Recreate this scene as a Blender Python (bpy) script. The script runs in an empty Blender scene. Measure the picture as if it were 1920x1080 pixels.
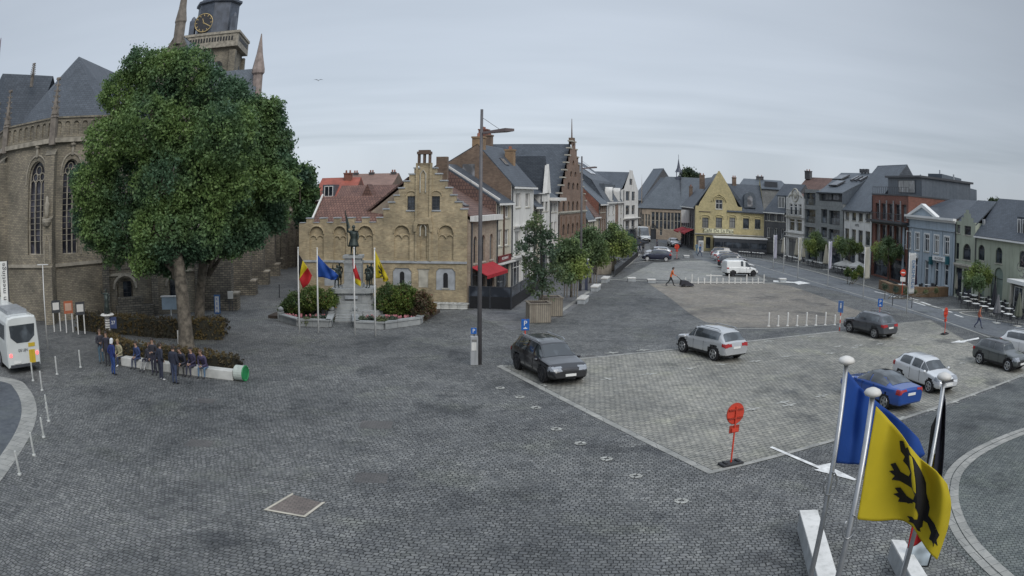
import bpy, bmesh, math, random
import numpy as np
from mathutils import Matrix, Vector
from mathutils.geometry import delaunay_2d_cdt
random.seed(7); RNG = np.random.default_rng(7)
SC = bpy.context.scene; COL = SC.collection
# ------------------------------------------------------------------ camera (wide lens with barrel distortion)
CAMH = 8.4; PITCH = 0.11650323; ROLL = 0.01087319; K1 = 0.65398569; K3 = 0.09373013
cd = bpy.data.cameras.new('camera'); cam = bpy.data.objects.new('camera', cd); COL.objects.link(cam); SC.camera = cam
cd.type = 'PANO'; cd.sensor_width = 36; cd.sensor_height = 20.25; cd.sensor_fit = 'HORIZONTAL'; cd.clip_start = .1; cd.clip_end = 3000
def setp(k, v):
    for t in (cd, getattr(cd, 'cycles', None)):
        try:
            setattr(t, k, v); return
        except Exception: pass
setp('panorama_type', 'FISHEYE_LENS_POLYNOMIAL'); setp('fisheye_fov', math.pi)
_q = 36 / 1.92
setp('fisheye_polynomial_k0', 0.0); setp('fisheye_polynomial_k1', -K1 / _q); setp('fisheye_polynomial_k2', 0.0)
setp('fisheye_polynomial_k3', -K3 / _q ** 3); setp('fisheye_polynomial_k4', 0.0)
cam.matrix_world = Matrix.Translation((0, 0, CAMH)) @ Matrix.Rotation(math.pi / 2 - PITCH, 4, 'X') @ Matrix.Rotation(ROLL, 4, 'Z')
# ------------------------------------------------------------------ overcast sky and weak sun
SUN_EL, SUN_AZ = math.radians(38), math.radians(150)
W = bpy.data.worlds.new('World'); SC.world = W; W.use_nodes = True
nt = W.node_tree; N = nt.nodes; Lk = nt.links
bg = N['Background']; bg.inputs[1].default_value = 0.11
sky = N.new('ShaderNodeTexSky'); sky.sky_type = 'NISHITA'; sky.sun_disc = False
sky.sun_elevation = SUN_EL; sky.sun_rotation = SUN_AZ
tc = N.new('ShaderNodeTexCoord'); sep = N.new('ShaderNodeSeparateXYZ'); Lk.new(tc.outputs['Generated'], sep.inputs[0])
# cloud layer projected on a flat deck: (x/z, y/z)
mx = N.new('ShaderNodeMath'); mx.operation = 'MAXIMUM'; mx.inputs[1].default_value = .06; Lk.new(sep.outputs[2], mx.inputs[0])
dv = []
for i in (0, 1):
    d_ = N.new('ShaderNodeMath'); d_.operation = 'DIVIDE'; Lk.new(sep.outputs[i], d_.inputs[0]); Lk.new(mx.outputs[0], d_.inputs[1]); dv.append(d_)
cmb = N.new('ShaderNodeCombineXYZ'); Lk.new(dv[0].outputs[0], cmb.inputs[0]); Lk.new(dv[1].outputs[0], cmb.inputs[1])
mp = N.new('ShaderNodeMapping'); mp.inputs['Scale'].default_value = (.5, 1.0, 1); mp.inputs['Rotation'].default_value = (0, 0, .1); Lk.new(cmb.outputs[0], mp.inputs[0])
nz = N.new('ShaderNodeTexNoise'); nz.inputs['Scale'].default_value = .55; nz.inputs['Detail'].default_value = 7; nz.inputs['Roughness'].default_value = .5; Lk.new(mp.outputs[0], nz.inputs[0])
nz2 = N.new('ShaderNodeTexNoise'); nz2.inputs['Scale'].default_value = .16; nz2.inputs['Detail'].default_value = 3; Lk.new(cmb.outputs[0], nz2.inputs[0])
ad = N.new('ShaderNodeMath'); ad.operation = 'MULTIPLY_ADD'; ad.inputs[1].default_value = .45; Lk.new(nz.outputs[0], ad.inputs[0]); Lk.new(nz2.outputs[0], ad.inputs[2])
cr = N.new('ShaderNodeValToRGB'); cr.color_ramp.elements[0].position = .5; cr.color_ramp.elements[0].color = (2.5, 2.8, 3.2, 1)
cr.color_ramp.elements[1].position = .9; cr.color_ramp.elements[1].color = (3.35, 3.68, 4.15, 1); Lk.new(ad.outputs[0], cr.inputs[0])
# the deck colour is scaled brighter straight ahead, low over the roofs
gl = N.new('ShaderNodeVectorMath'); gl.operation = 'DOT_PRODUCT'; gl.inputs[1].default_value = Vector((-.12, .97, .12)).normalized(); Lk.new(tc.outputs['Generated'], gl.inputs[0])
gr = N.new('ShaderNodeMapRange'); gr.inputs[1].default_value = .62; gr.inputs[2].default_value = 1.0; gr.inputs[3].default_value = .74; gr.inputs[4].default_value = 1.08; Lk.new(gl.outputs['Value'], gr.inputs[0])
sc_ = N.new('ShaderNodeVectorMath'); sc_.operation = 'SCALE'; Lk.new(cr.outputs[0], sc_.inputs[0]); zn = N.new('ShaderNodeMapRange'); zn.inputs[1].default_value = .3; zn.inputs[2].default_value = 1.0; zn.inputs[3].default_value = 1.0; zn.inputs[4].default_value = 2.6; Lk.new(sep.outputs[2], zn.inputs[0])   # overcast sky: zenith far brighter than the horizon
zm = N.new('ShaderNodeMath'); zm.operation = 'MULTIPLY'; Lk.new(gr.outputs[0], zm.inputs[0]); Lk.new(zn.outputs[0], zm.inputs[1]); Lk.new(zm.outputs[0], sc_.inputs['Scale'])
mix = N.new('ShaderNodeMix'); mix.data_type = 'RGBA'; mix.inputs[0].default_value = .93; Lk.new(sky.outputs[0], mix.inputs[6]); Lk.new(sc_.outputs[0], mix.inputs[7]); Lk.new(mix.outputs[2], bg.inputs[0])
sl_ = bpy.data.lights.new('sun', 'SUN'); sl_.energy = .9; sl_.angle = math.radians(35); sl_.color = (1, .96, .9)
so = bpy.data.objects.new('sun', sl_); COL.objects.link(so)
sd = Vector((math.sin(SUN_AZ) * math.cos(SUN_EL), math.cos(SUN_AZ) * math.cos(SUN_EL), math.sin(SUN_EL)))
so.rotation_euler = (-sd).to_track_quat('-Z', 'Y').to_euler()
SC.view_settings.view_transform = 'Standard'; SC.view_settings.look = 'None'; SC.view_settings.exposure = 0.7; SC.view_settings.gamma = 1
# ------------------------------------------------------------------ measuring helpers: sight line through a pixel of the 1920x1080 photo
def ray(px, py):
    x = (px - 960) / 1000; y = (py - 540) / 1000; r = math.hypot(x, y) or 1e-9; th = K1 * r + K3 * r ** 3
    s = math.sin(th) / r; a, b, f = x * s, -y * s, math.cos(th)
    c, q = math.cos(ROLL), math.sin(ROLL); xx = c * a - q * b; yy = q * a + c * b
    c, q = math.cos(PITCH), math.sin(PITCH)
    return Vector((xx, f * c + yy * q, -f * q + yy * c))
def G(px, py, z=0.0):
    d = ray(px, py); t = (z - CAMH) / d.z; return Vector((d.x * t, d.y * t, z))
def AT(px, py, Y):
    d = ray(px, py); t = Y / d.y; return Vector((d.x * t, Y, CAMH + d.z * t))
class Plane:           # vertical plane through A (x = 0) and B, local x along A>B, z up
    def __init__(s, A, B):
        s.A = Vector((A[0], A[1], 0)); s.B = Vector((B[0], B[1], 0)); s.L = (s.B - s.A).length; s.u = (s.B - s.A) / s.L
        s.n = Vector((-s.u.y, s.u.x, 0)); s.rz = math.atan2(s.u.y, s.u.x)
    def loc(s, px, py):
        d = ray(px, py); t = s.n.dot(s.A) / s.n.dot(d); p = d * t; p.z += CAMH
        return ((p - s.A).dot(s.u), p.z)
    def rect(s, x0, y0, x1, y1):
        a = s.loc(x0, (y0 + y1) / 2)[0]; b = s.loc(x1, (y0 + y1) / 2)[0]; c = s.loc((x0 + x1) / 2, y0)[1]; d = s.loc((x0 + x1) / 2, y1)[1]
        return (min(a, b), max(a, b), min(c, d), max(c, d))
# ------------------------------------------------------------------ materials
MATS = {}
def _base(name):
    m = bpy.data.materials.new(name); m.use_nodes = True; n = m.node_tree.nodes; p = n['Principled BSDF']; MATS[name] = m
    return m, n, m.node_tree.links, p
def _bump(n, l, p, src, st, dist=.02):
    b = n.new('ShaderNodeBump'); b.inputs['Strength'].default_value = st; b.inputs['Distance'].default_value = dist; l.new(src, b.inputs['Height']); l.new(b.outputs[0], p.inputs['Normal'])
def _mixc(n, l, a, b, fac, mode='MIX'):
    m = n.new('ShaderNodeMix'); m.data_type = 'RGBA'; m.blend_type = mode
    for i, v in ((6, a), (7, b), (0, fac)):
        if isinstance(v, (int, float)): m.inputs[i].default_value = v
        elif isinstance(v, (tuple, list)): m.inputs[i].default_value = (*v, 1)
        else: l.new(v, m.inputs[i])
    return m.outputs[2]
def _noise(n, l, vec, scale, detail=4, rough=.55, lo=.35, hi=.65):
    t = n.new('ShaderNodeTexNoise'); t.inputs['Scale'].default_value = scale; t.inputs['Detail'].default_value = detail; t.inputs['Roughness'].default_value = rough
    if vec is not None: l.new(vec, t.inputs['Vector'])
    r = n.new('ShaderNodeMapRange'); r.inputs[1].default_value = lo; r.inputs[2].default_value = hi; l.new(t.outputs[0], r.inputs[0]); return r.outputs[0]
def paint(name, c, rough=.6, var=.18, scale=.9, metal=0, coat=0, spec=.5):
    if name in MATS: return MATS[name]
    m, n, l, p = _base(name); g = n.new('ShaderNodeTexCoord').outputs['Object']
    f = _noise(n, l, g, scale); q = _mixc(n, l, tuple(v * (1 - var) for v in c), tuple(min(1, v * (1 + var * .6)) for v in c), f)
    if scale < 1 and var > .08: mp = n.new('ShaderNodeMapping'); mp.inputs['Scale'].default_value = (3, 3, .3); l.new(g, mp.inputs[0]); q = _mixc(n, l, q, _mixc(n, l, q, (.7, .71, .7), 1.0, 'MULTIPLY'), _noise(n, l, mp.outputs[0], 1.0, 5, .65, .5, .75))   # rain streaks
    l.new(q, p.inputs['Base Color'])
    p.inputs['Roughness'].default_value = rough; p.inputs['Metallic'].default_value = metal; p.inputs['Coat Weight'].default_value = coat; p.inputs['Coat Roughness'].default_value = .08
    p.inputs['Specular IOR Level'].default_value = spec
    return m
def bricks(name, c1, c2, mortar, bw=.24, bh=.075, ms=.012, stain=.35, rough=.85, sc=1.0, off=.5, bump=.35, big=.5, sq=1.0):
    if name in MATS: return MATS[name]
    m, n, l, p = _base(name); uv = n.new('ShaderNodeTexCoord').outputs['UV']
    b = n.new('ShaderNodeTexBrick'); b.inputs['Scale'].default_value = sc; b.inputs['Brick Width'].default_value = bw; b.inputs['Row Height'].default_value = bh
    b.inputs['Mortar Size'].default_value = ms; b.inputs['Mortar Smooth'].default_value = .3; b.offset = off; b.inputs['Bias'].default_value = 0; b.squash = sq
    b.inputs['Color1'].default_value = (*c1, 1); b.inputs['Color2'].default_value = (*c2, 1); b.inputs['Mortar'].default_value = (*mortar, 1); l.new(uv, b.inputs['Vector'])
    f = _noise(n, l, uv, big, 5, .6, .38, .68); dk = tuple(1 - stain * k for k in (1, .97, .93))
    c = _mixc(n, l, b.outputs['Color'], _mixc(n, l, b.outputs['Color'], dk, 1.0, 'MULTIPLY'), f)
    f2 = _noise(n, l, uv, 2.7, 4, .7, .35, .7); c = _mixc(n, l, c, _mixc(n, l, c, (.72, .74, .76), 1.0, 'MULTIPLY'), f2)
    l.new(c, p.inputs['Base Color']); p.inputs['Roughness'].default_value = rough; _bump(n, l, p, b.outputs['Fac'], -bump, .02)
    return m
def setts(name, c1, c2, joint, rot, w=.17, h=.16, stain=.4, bump=.6, wet=.62, warp=.05):
    m, n, l, p = _base(name); oc = n.new('ShaderNodeTexCoord').outputs['Object']
    mp = n.new('ShaderNodeMapping'); mp.inputs['Rotation'].default_value = (0, 0, rot); l.new(oc, mp.inputs[0])
    wn = n.new('ShaderNodeTexNoise'); wn.inputs['Scale'].default_value = 1.6; wn.inputs['Detail'].default_value = 3; l.new(mp.outputs[0], wn.inputs[0])
    sb = n.new('ShaderNodeVectorMath'); sb.operation = 'MULTIPLY_ADD'; sb.inputs[1].default_value = (warp * 4, warp * 4, 0); l.new(wn.outputs['Color'], sb.inputs[0]); l.new(mp.outputs[0], sb.inputs[2])
    b = n.new('ShaderNodeTexBrick'); b.inputs['Scale'].default_value = 1; b.inputs['Brick Width'].default_value = w; b.inputs['Row Height'].default_value = h; b.inputs['Mortar Size'].default_value = .021
    b.inputs['Mortar Smooth'].default_value = .75; b.inputs['Color1'].default_value = (*c1, 1); b.inputs['Color2'].default_value = (*c2, 1); b.inputs['Mortar'].default_value = (*joint, 1); l.new(sb.outputs[0], b.inputs[0])
    vr = n.new('ShaderNodeTexVoronoi'); vr.inputs['Scale'].default_value = 5.2; l.new(sb.outputs[0], vr.inputs[0]); vs_ = n.new('ShaderNodeSeparateXYZ'); l.new(vr.outputs['Color'], vs_.inputs[0])
    avg = tuple((x + y) * .44 for x, y in zip(c1, c2)); c = _mixc(n, l, b.outputs['Color'], avg, _noise(n, l, oc, .7, 5, .65, .52, .8)); c = _mixc(n, l, c, _mixc(n, l, c, (.68, .69, .72), 1.0, 'MULTIPLY'), vs_.outputs[0])
    for s, lo, hi, k in ((.09, .4, .62, stain), (.45, .42, .7, stain * .8), (2.3, .5, .8, .35), (.22, .56, .66, .5)):
        f = _noise(n, l, oc, s, 6, .62, lo, hi); c = _mixc(n, l, c, _mixc(n, l, c, tuple(1 - k * q for q in (1, .97, .92)), 1.0, 'MULTIPLY'), f)
    f = _noise(n, l, oc, .3, 5, .6, .55, .75); c = _mixc(n, l, c, _mixc(n, l, c, (1.18, 1.2, 1.05), 1.0, 'MULTIPLY'), f)
    l.new(c, p.inputs['Base Color'])
    rr = n.new('ShaderNodeMapRange'); rr.inputs[3].default_value = wet; rr.inputs[4].default_value = .85; l.new(_noise(n, l, oc, .8), rr.inputs[0]); l.new(rr.outputs[0], p.inputs['Roughness'])
    nn = n.new('ShaderNodeTexNoise'); nn.inputs['Scale'].default_value = 9; l.new(oc, nn.inputs[0])
    hh = n.new('ShaderNodeMath'); hh.operation = 'MULTIPLY_ADD'; hh.inputs[1].default_value = -1; l.new(b.outputs['Fac'], hh.inputs[0]); l.new(nn.outputs[0], hh.inputs[2])
    _bump(n, l, p, hh.outputs[0], bump, .03)
    return m
def leafmat(name, c1, c2, c3=None):
    m, n, l, p = _base(name); g = n.new('ShaderNodeNewGeometry'); r = n.new('ShaderNodeValToRGB')
    r.color_ramp.elements[0].color = (*c1, 1); r.color_ramp.elements[1].color = (*c2, 1)
    if c3: e = r.color_ramp.elements.new(.93); e.color = (*c2, 1); r.color_ramp.elements[2].color = (*c3, 1)
    l.new(g.outputs['Random Per Island'], r.inputs[0])
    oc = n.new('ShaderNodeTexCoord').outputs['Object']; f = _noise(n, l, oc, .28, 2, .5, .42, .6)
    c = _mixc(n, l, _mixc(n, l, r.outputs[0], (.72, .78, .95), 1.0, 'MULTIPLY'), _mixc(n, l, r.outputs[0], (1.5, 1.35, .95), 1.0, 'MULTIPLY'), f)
    l.new(c, p.inputs['Base Color']); p.inputs['Roughness'].default_value = .55; p.inputs['Specular IOR Level'].default_value = .3
    p.inputs['Subsurface Weight'].default_value = 0
    t = n.new('ShaderNodeBsdfTranslucent'); l.new(c, t.inputs[0]); ms = n.new('ShaderNodeMixShader'); ms.inputs[0].default_value = .25
    l.new(p.outputs[0], ms.inputs[1]); l.new(t.outputs[0], ms.inputs[2]); l.new(ms.outputs[0], n['Material Output'].inputs[0]); return m
def glassm(name, c=(.02, .025, .032), rough=.06, spec=.6):
    if name in MATS: return MATS[name]
    m, n, l, p = _base(name); oc = n.new('ShaderNodeTexCoord').outputs['Object']
    f = _noise(n, l, oc, 1.1, 2, .5, .45, .62); oi = n.new('ShaderNodeObjectInfo'); q = n.new('ShaderNodeMapRange'); q.inputs[1].default_value = .62; q.inputs[2].default_value = 1; q.inputs[4].default_value = .5 if 'window' in name or 'curt' in name else 0; l.new(oi.outputs['Random'], q.inputs[0]); l.new(_mixc(n, l, _mixc(n, l, c, tuple(min(1, v * 2.6 + .02) for v in c), f), (.45, .44, .41), q.outputs[0]), p.inputs['Base Color'])
    p.inputs['Roughness'].default_value = rough; p.inputs['Specular IOR Level'].default_value = spec; return m
def emis(name, c, s):
    m, n, l, p = _base(name); p.inputs['Base Color'].default_value = (*c, 1); p.inputs['Emission Color'].default_value = (*c, 1); p.inputs['Emission Strength'].default_value = s; return m
# ------------------------------------------------------------------ mesh builder
class MB:
    def __init__(s): s.v = []; s.f = []; s.m = []
    def add(s, vs, fs, mi=0):
        o = len(s.v); s.v += [tuple(v) for v in vs]; s.f += [tuple(i + o for i in f) for f in fs]; s.m += [mi] * len(fs); return s
    def box(s, x0, y0, z0, x1, y1, z1, mi=0, M=None):
        v = [Vector((x, y, z)) for z in (z0, z1) for y in (y0, y1) for x in (x0, x1)]
        if M is not None: v = [M @ q for q in v]
        return s.add(v, [(0, 2, 3, 1), (4, 5, 7, 6), (0, 1, 5, 4), (2, 6, 7, 3), (0, 4, 6, 2), (1, 3, 7, 5)], mi)
    def cyl(s, p0, p1, r0, r1=None, n=12, mi=0, cap=True):
        r1 = r0 if r1 is None else r1; p0, p1 = Vector(p0), Vector(p1); d = (p1 - p0).normalized(); a = d.orthogonal().normalized(); b = d.cross(a)
        vs = [p + (a * math.cos(2 * math.pi * i / n) + b * math.sin(2 * math.pi * i / n)) * r for p, r in ((p0, r0), (p1, r1)) for i in range(n)]
        fs = [(i, (i + 1) % n, n + (i + 1) % n, n + i) for i in range(n)]
        if cap: fs += [tuple(range(n - 1, -1, -1)), tuple(range(n, 2 * n))]
        return s.add(vs, fs, mi)
    def tube(s, pts, rs, n=8, mi=0):
        pts = [Vector(p) for p in pts]; rs = rs if isinstance(rs, (list, tuple)) else [rs] * len(pts); vs = []; a = None
        for i, p in enumerate(pts):
            d = (pts[min(i + 1, len(pts) - 1)] - pts[max(i - 1, 0)]).normalized()
            a = d.orthogonal().normalized() if a is None else (a - d * a.dot(d)).normalized(); b = d.cross(a)
            vs += [p + (a * math.cos(2 * math.pi * k / n) + b * math.sin(2 * math.pi * k / n)) * rs[i] for k in range(n)]
        fs = [(i * n + k, i * n + (k + 1) % n, (i + 1) * n + (k + 1) % n, (i + 1) * n + k) for i in range(len(pts) - 1) for k in range(n)]
        fs += [tuple(range(n - 1, -1, -1)), tuple(range((len(pts) - 1) * n, len(pts) * n))]; return s.add(vs, fs, mi)
    def lathe(s, prof, c=(0, 0, 0), n=20, mi=0, M=None):     # prof: (r, z) bottom to top
        vs = [Vector((c[0] + r * math.cos(2 * math.pi * k / n), c[1] + r * math.sin(2 * math.pi * k / n), c[2] + z)) for r, z in prof for k in range(n)]
        if M is not None: vs = [M @ v for v in vs]
        fs = [(i * n + k, i * n + (k + 1) % n, (i + 1) * n + (k + 1) % n, (i + 1) * n + k) for i in range(len(prof) - 1) for k in range(n)]
        fs += [tuple(range(n - 1, -1, -1)), tuple(range((len(prof) - 1) * n, len(prof) * n))]; return s.add(vs, fs, mi)
    def prism(s, poly, z0, z1, mi=0):                         # xy polygon (ccw) extruded in z
        n = len(poly); vs = [(x, y, z0) for x, y in poly] + [(x, y, z1) for x, y in poly]
        return s.add(vs, [tuple(range(n - 1, -1, -1)), tuple(range(n, 2 * n))] + [(i, (i + 1) % n, n + (i + 1) % n, n + i) for i in range(n)], mi)
    def prismy(s, poly, y0, y1, mi=0):                        # xz polygon extruded in y
        n = len(poly); vs = [(x, y0, z) for x, z in poly] + [(x, y1, z) for x, z in poly]
        return s.add(vs, [tuple(range(n)), tuple(range(2 * n - 1, n - 1, -1))] + [(i, n + i, n + (i + 1) % n, (i + 1) % n) for i in range(n)], mi)
    def quad(s, *p, mi=0): return s.add(p, [tuple(range(len(p)))], mi)
    def slab(s, p, t=.12, mi=0):                              # planar polygon with thickness t against its normal
        p = [Vector(q) for q in p]; nn = (p[1] - p[0]).cross(p[2] - p[1]).normalized(); n = len(p)
        if nn.z < 0: p = p[::-1]; nn = -nn
        return s.add(p + [q - nn * t for q in p], [tuple(range(n)), tuple(range(2 * n - 1, n - 1, -1))] + [(i, n + i, n + (i + 1) % n, (i + 1) % n) for i in range(n)], mi)
    def panel(s, outline, holes=(), y=0.0, depth=.2, mi=0, back=0, rmi=None):   # xz wall with openings and reveals; outline ccw seen from -y
        co = []; ed = []
        for loop in [outline] + list(holes):
            o = len(co); co += [Vector(q) for q in loop]; ed += [(o + i, o + (i + 1) % len(loop)) for i in range(len(loop))]
        rv = delaunay_2d_cdt(co, ed, [], 0, 1e-5); V2, F2 = rv[0], rv[2]
        def inside(p, L):
            r = False; n = len(L)
            for i in range(n):
                (x1, y1), (x2, y2) = L[i], L[(i + 1) % n]
                if (y1 > p[1]) != (y2 > p[1]) and p[0] < (x2 - x1) * (p[1] - y1) / (y2 - y1) + x1: r = not r
            return r
        fs = []
        for f in F2:
            c = sum((V2[i] for i in f), Vector((0, 0))) / len(f)
            if inside(c, outline) and not any(inside(c, h) for h in holes):
                a = sum(V2[f[i]].x * V2[f[(i + 1) % len(f)]].y - V2[f[(i + 1) % len(f)]].x * V2[f[i]].y for i in range(len(f)))
                fs.append(tuple(f) if a > 0 else tuple(reversed(f)))
        s.add([(q.x, y, q.y) for q in V2], fs, mi)
        for h in holes:
            n = len(h); s.add([(a, y, b) for a, b in h] + [(a, y + depth, b) for a, b in h], [(i, (i + 1) % n, n + (i + 1) % n, n + i) for i in range(n)], mi if rmi is None else rmi)
        if back:
            n = len(outline); s.add([(a, y, b) for a, b in outline] + [(a, y + back, b) for a, b in outline], [(i, n + i, n + (i + 1) % n, (i + 1) % n) for i in range(n)] + [tuple(range(2 * n - 1, n - 1, -1))], mi)
        return s
    def build(s, name, mats, parent=None, smooth=False, uv=True, bevel=0):
        me = bpy.data.meshes.new(name); me.from_pydata(s.v, [], s.f); mats = mats if isinstance(mats, (list, tuple)) else [mats]
        for m in mats: me.materials.append(m)
        me.polygons.foreach_set('material_index', s.m)
        if smooth: me.polygons.foreach_set('use_smooth', [True] * len(s.f))
        if uv:
            u = me.uv_layers.new(name='UVMap'); me.update(); D = u.data; vs = me.vertices
            for p in me.polygons:
                nx, ny, nz = p.normal
                if abs(nz) > .96:
                    for li in p.loop_indices: c = vs[me.loops[li].vertex_index].co; D[li].uv = (c.x, c.y)
                else:
                    k = 1 / max(.25, math.sqrt(1 - nz * nz)); ax = abs(nx) > abs(ny)
                    for li in p.loop_indices: c = vs[me.loops[li].vertex_index].co; D[li].uv = ((c.y if ax else c.x), c.z * k)
        o = bpy.data.objects.new(name, me); COL.objects.link(o); o.parent = parent
        if bevel:
            b = o.modifiers.new('bevel', 'BEVEL'); b.width = bevel; b.segments = 2; b.limit_method = 'ANGLE'
        return o
def tag(o, label=None, cat=None, group=None, kind=None):
    for k, v in (('label', label), ('category', cat), ('group', group), ('kind', kind)):
        if v: o[k] = v
    return o
def thing(name, label, cat, loc=(0, 0, 0), rz=0, group=None):
    o = bpy.data.objects.new(name, None); COL.objects.link(o); o.location = loc; o.rotation_euler = (0, 0, rz); o.empty_display_size = .3
    return tag(o, label, cat, group)
def dup(root, loc, rz=None, label=None, group=None, scale=None):
    r = root.copy(); COL.objects.link(r); r.location = loc
    if rz is not None: r.rotation_euler = (r.rotation_euler[0], r.rotation_euler[1], rz)
    if label: r['label'] = label
    if group: r['group'] = group
    if scale: r.scale = scale if isinstance(scale, tuple) else (scale,) * 3
    for ch in list(root.children):
        c = ch.copy(); COL.objects.link(c); c.parent = r
        for g in ch.children:
            d = g.copy(); COL.objects.link(d); d.parent = c
    return r
def text(body, size, mat, parent, name='lettering', loc=(0, 0, 0), rot=(math.pi / 2, 0, 0), ext=.006, align='CENTER', spacing=1.0, sx=1.0):
    cu = bpy.data.curves.new('txt', 'FONT'); cu.body = body; cu.size = size; cu.extrude = ext; cu.align_x = align; cu.align_y = 'CENTER'; cu.space_character = spacing; cu.resolution_u = 2
    t = bpy.data.objects.new('txt', cu); COL.objects.link(t); dg = bpy.context.evaluated_depsgraph_get(); me = bpy.data.meshes.new_from_object(t.evaluated_get(dg))
    bpy.data.objects.remove(t); me.name = name; me.materials.clear(); me.materials.append(mat)
    o = bpy.data.objects.new(name, me); COL.objects.link(o); o.location = loc; o.rotation_euler = rot; o.scale = (sx, 1, 1); o.parent = parent; return o
def leaves(name, clumps, n, size, mat, parent=None, seed=1, flat=0.0, shell=.55, jit=.25):
    """clumps: (x,y,z,rx,ry,rz) lobes; n leaf blades spread through the outer part of each lobe, broken up by a noise of small tufts"""
    g = np.random.default_rng(seed); C = np.array(clumps, float); w = (C[:, 3] * C[:, 4]) ** 1.0 + C[:, 5] * C[:, 3]; w /= w.sum()
    nt_ = max(30, n // 16); k = g.choice(len(C), nt_, p=w)           # tufts
    d = g.normal(size=(nt_, 3)); d /= np.linalg.norm(d, axis=1)[:, None]; r = shell + (1 - shell) * g.random(nt_) ** .6
    T = C[k, :3] + d * C[k, 3:] * (r * (1 + g.normal(0, .07, nt_)))[:, None]
    ti = g.integers(0, nt_, n); P = T[ti] + g.normal(0, 1, (n, 3)) * size * jit * 6
    a = g.normal(size=(n, 3)); a[:, 2] *= (1 - flat); a /= np.linalg.norm(a, axis=1)[:, None]
    b = np.cross(a, g.normal(size=(n, 3))); b /= np.linalg.norm(b, axis=1)[:, None]
    s = size * (.6 + .8 * g.random(n))[:, None]; a = a * s; b = b * s * .62
    V = np.stack([P - a, P + b * .9 + a * .1, P + a, P - b * .9 + a * .1], 1).reshape(-1, 3)
    me = bpy.data.meshes.new(name); me.vertices.add(4 * n); me.vertices.foreach_set('co', V.ravel().astype(np.float32))
    me.loops.add(4 * n); me.loops.foreach_set('vertex_index', np.arange(4 * n, dtype=np.int32)); me.polygons.add(n)
    me.polygons.foreach_set('loop_start', np.arange(0, 4 * n, 4, dtype=np.int32)); me.polygons.foreach_set('loop_total', np.full(n, 4, np.int32)); me.update(calc_edges=True)
    me.materials.append(mat); o = bpy.data.objects.new(name, me); COL.objects.link(o); o.parent = parent; return o
# ================================================================== THE GROUND
sett_dark = setts('dark setts', (.163, .166, .158), (.285, .285, .27), (.025, .026, .026), .12, warp=.09)
sett_par = setts('pale setts', (.325, .315, .268), (.445, .425, .36), (.08, .08, .073), math.radians(-23.3), w=.24, h=.22, stain=.32, bump=.4, warp=.02)
sett_mid = setts('brown setts', (.3, .268, .218), (.385, .34, .278), (.13, .12, .105), math.radians(-6), w=.24, h=.12, stain=.3, bump=.3)
sett_grn = setts('greenish setts', (.14, .158, .148), (.2, .215, .2), (.035, .042, .037), math.radians(20), w=.2, h=.15, stain=.3, bump=.45)
asph = setts('asphalt', (.16, .172, .182), (.168, .18, .19), (.155, .167, .175), 0, w=3, h=4, stain=.2, bump=.05)
asph_d = setts('bus asphalt', (.1, .112, .125), (.108, .12, .133), (.097, .108, .12), 0, w=3, h=4, stain=.2, bump=.05)
kerbm = bricks('kerb stone', (.34, .335, .305), (.42, .41, .375), (.15, .15, .14), bw=1.0, bh=.5, ms=.012, stain=.3, bump=.2)
whitem = paint('road paint', (.72, .72, .7), .7, .3, 3.0)
def sheet(name, pts, mat, z, kind='structure'):
    mb = MB(); mb.add([(p[0], p[1], z) for p in pts], [tuple(range(len(pts)))]); o = mb.build(name, mat, uv=True)
    if o.data.polygons[0].normal.z < 0: o.data.flip_normals()
    return tag(o, kind=kind)
def ribbon(name, pts, w, mat, z, h=0.0, off=0.0, mb=None, closed=False):
    own = mb is None; mb = mb or MB(); pts = [Vector((p[0], p[1])) for p in pts]; L = []
    for i, p in enumerate(pts):
        d = (pts[min(i + 1, len(pts) - 1)] - pts[max(i - 1, 0)]).normalized(); n = Vector((-d.y, d.x)); L.append((p + n * (off + w / 2), p + n * (off - w / 2)))
    for (a, b), (c, d) in zip(L[:-1], L[1:]):
        mb.add([(b.x, b.y, z), (d.x, d.y, z), (c.x, c.y, z), (a.x, a.y, z)], [(0, 1, 2, 3)])
        if h:
            mb.add([(b.x, b.y, z - h), (d.x, d.y, z - h), (d.x, d.y, z), (b.x, b.y, z)], [(0, 1, 2, 3)]); mb.add([(c.x, c.y, z - h), (a.x, a.y, z - h), (a.x, a.y, z), (c.x, c.y, z)], [(0, 1, 2, 3)])
    if own: return tag(mb.build(name, mat), kind='structure')
def smooth(pts, k=6):
    P = [Vector((p[0], p[1])) for p in pts]; P = [P[0] * 2 - P[1]] + P + [P[-1] * 2 - P[-2]]; out = []
    for i in range(1, len(P) - 2):
        a, b, c, d = P[i - 1:i + 3]
        for j in range(k):
            t = j / k; out.append(.5 * ((2 * b) + (c - a) * t + (2 * a - 5 * b + 4 * c - d) * t * t + (3 * b - a - 3 * c + d) * t ** 3))
    return out + [P[-2]]
def g2(*px): return [G(*p) for p in px]
sheet('ground', [(-600, -200), (600, -200), (600, 900), (-600, 900)], sett_dark, 0)
pc = [Vector((-.4, 39.0)), Vector((6.5, 22.75))]; ud = Vector((.9205, .3907))
sheet('parking_ground', [pc[0], pc[1], pc[1] + ud * 30, pc[1] + ud * 30 + Vector((-3.5, 6)), (33.5, 53.0), pc[0] + ud * 33], sett_par, .004)
sheet('square_ground', g2((1217, 532), (1255, 558), (1296, 590), (1322, 603.5), (1371, 614), (1450, 614), (1580, 606), (1640, 592), (1590, 576), (1540, 556), (1482, 536), (1439, 530)), sett_mid, .004)
sheet('upper_square_ground', g2((1168, 522), (1226, 492), (1300, 489), (1345, 487), (1395, 505), (1440, 526), (1300, 527)), setts('beige setts', (.31, .31, .285), (.37, .365, .335), (.18, .18, .165), 0, w=.3, h=.2, stain=.2, bump=.2), .004)
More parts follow.
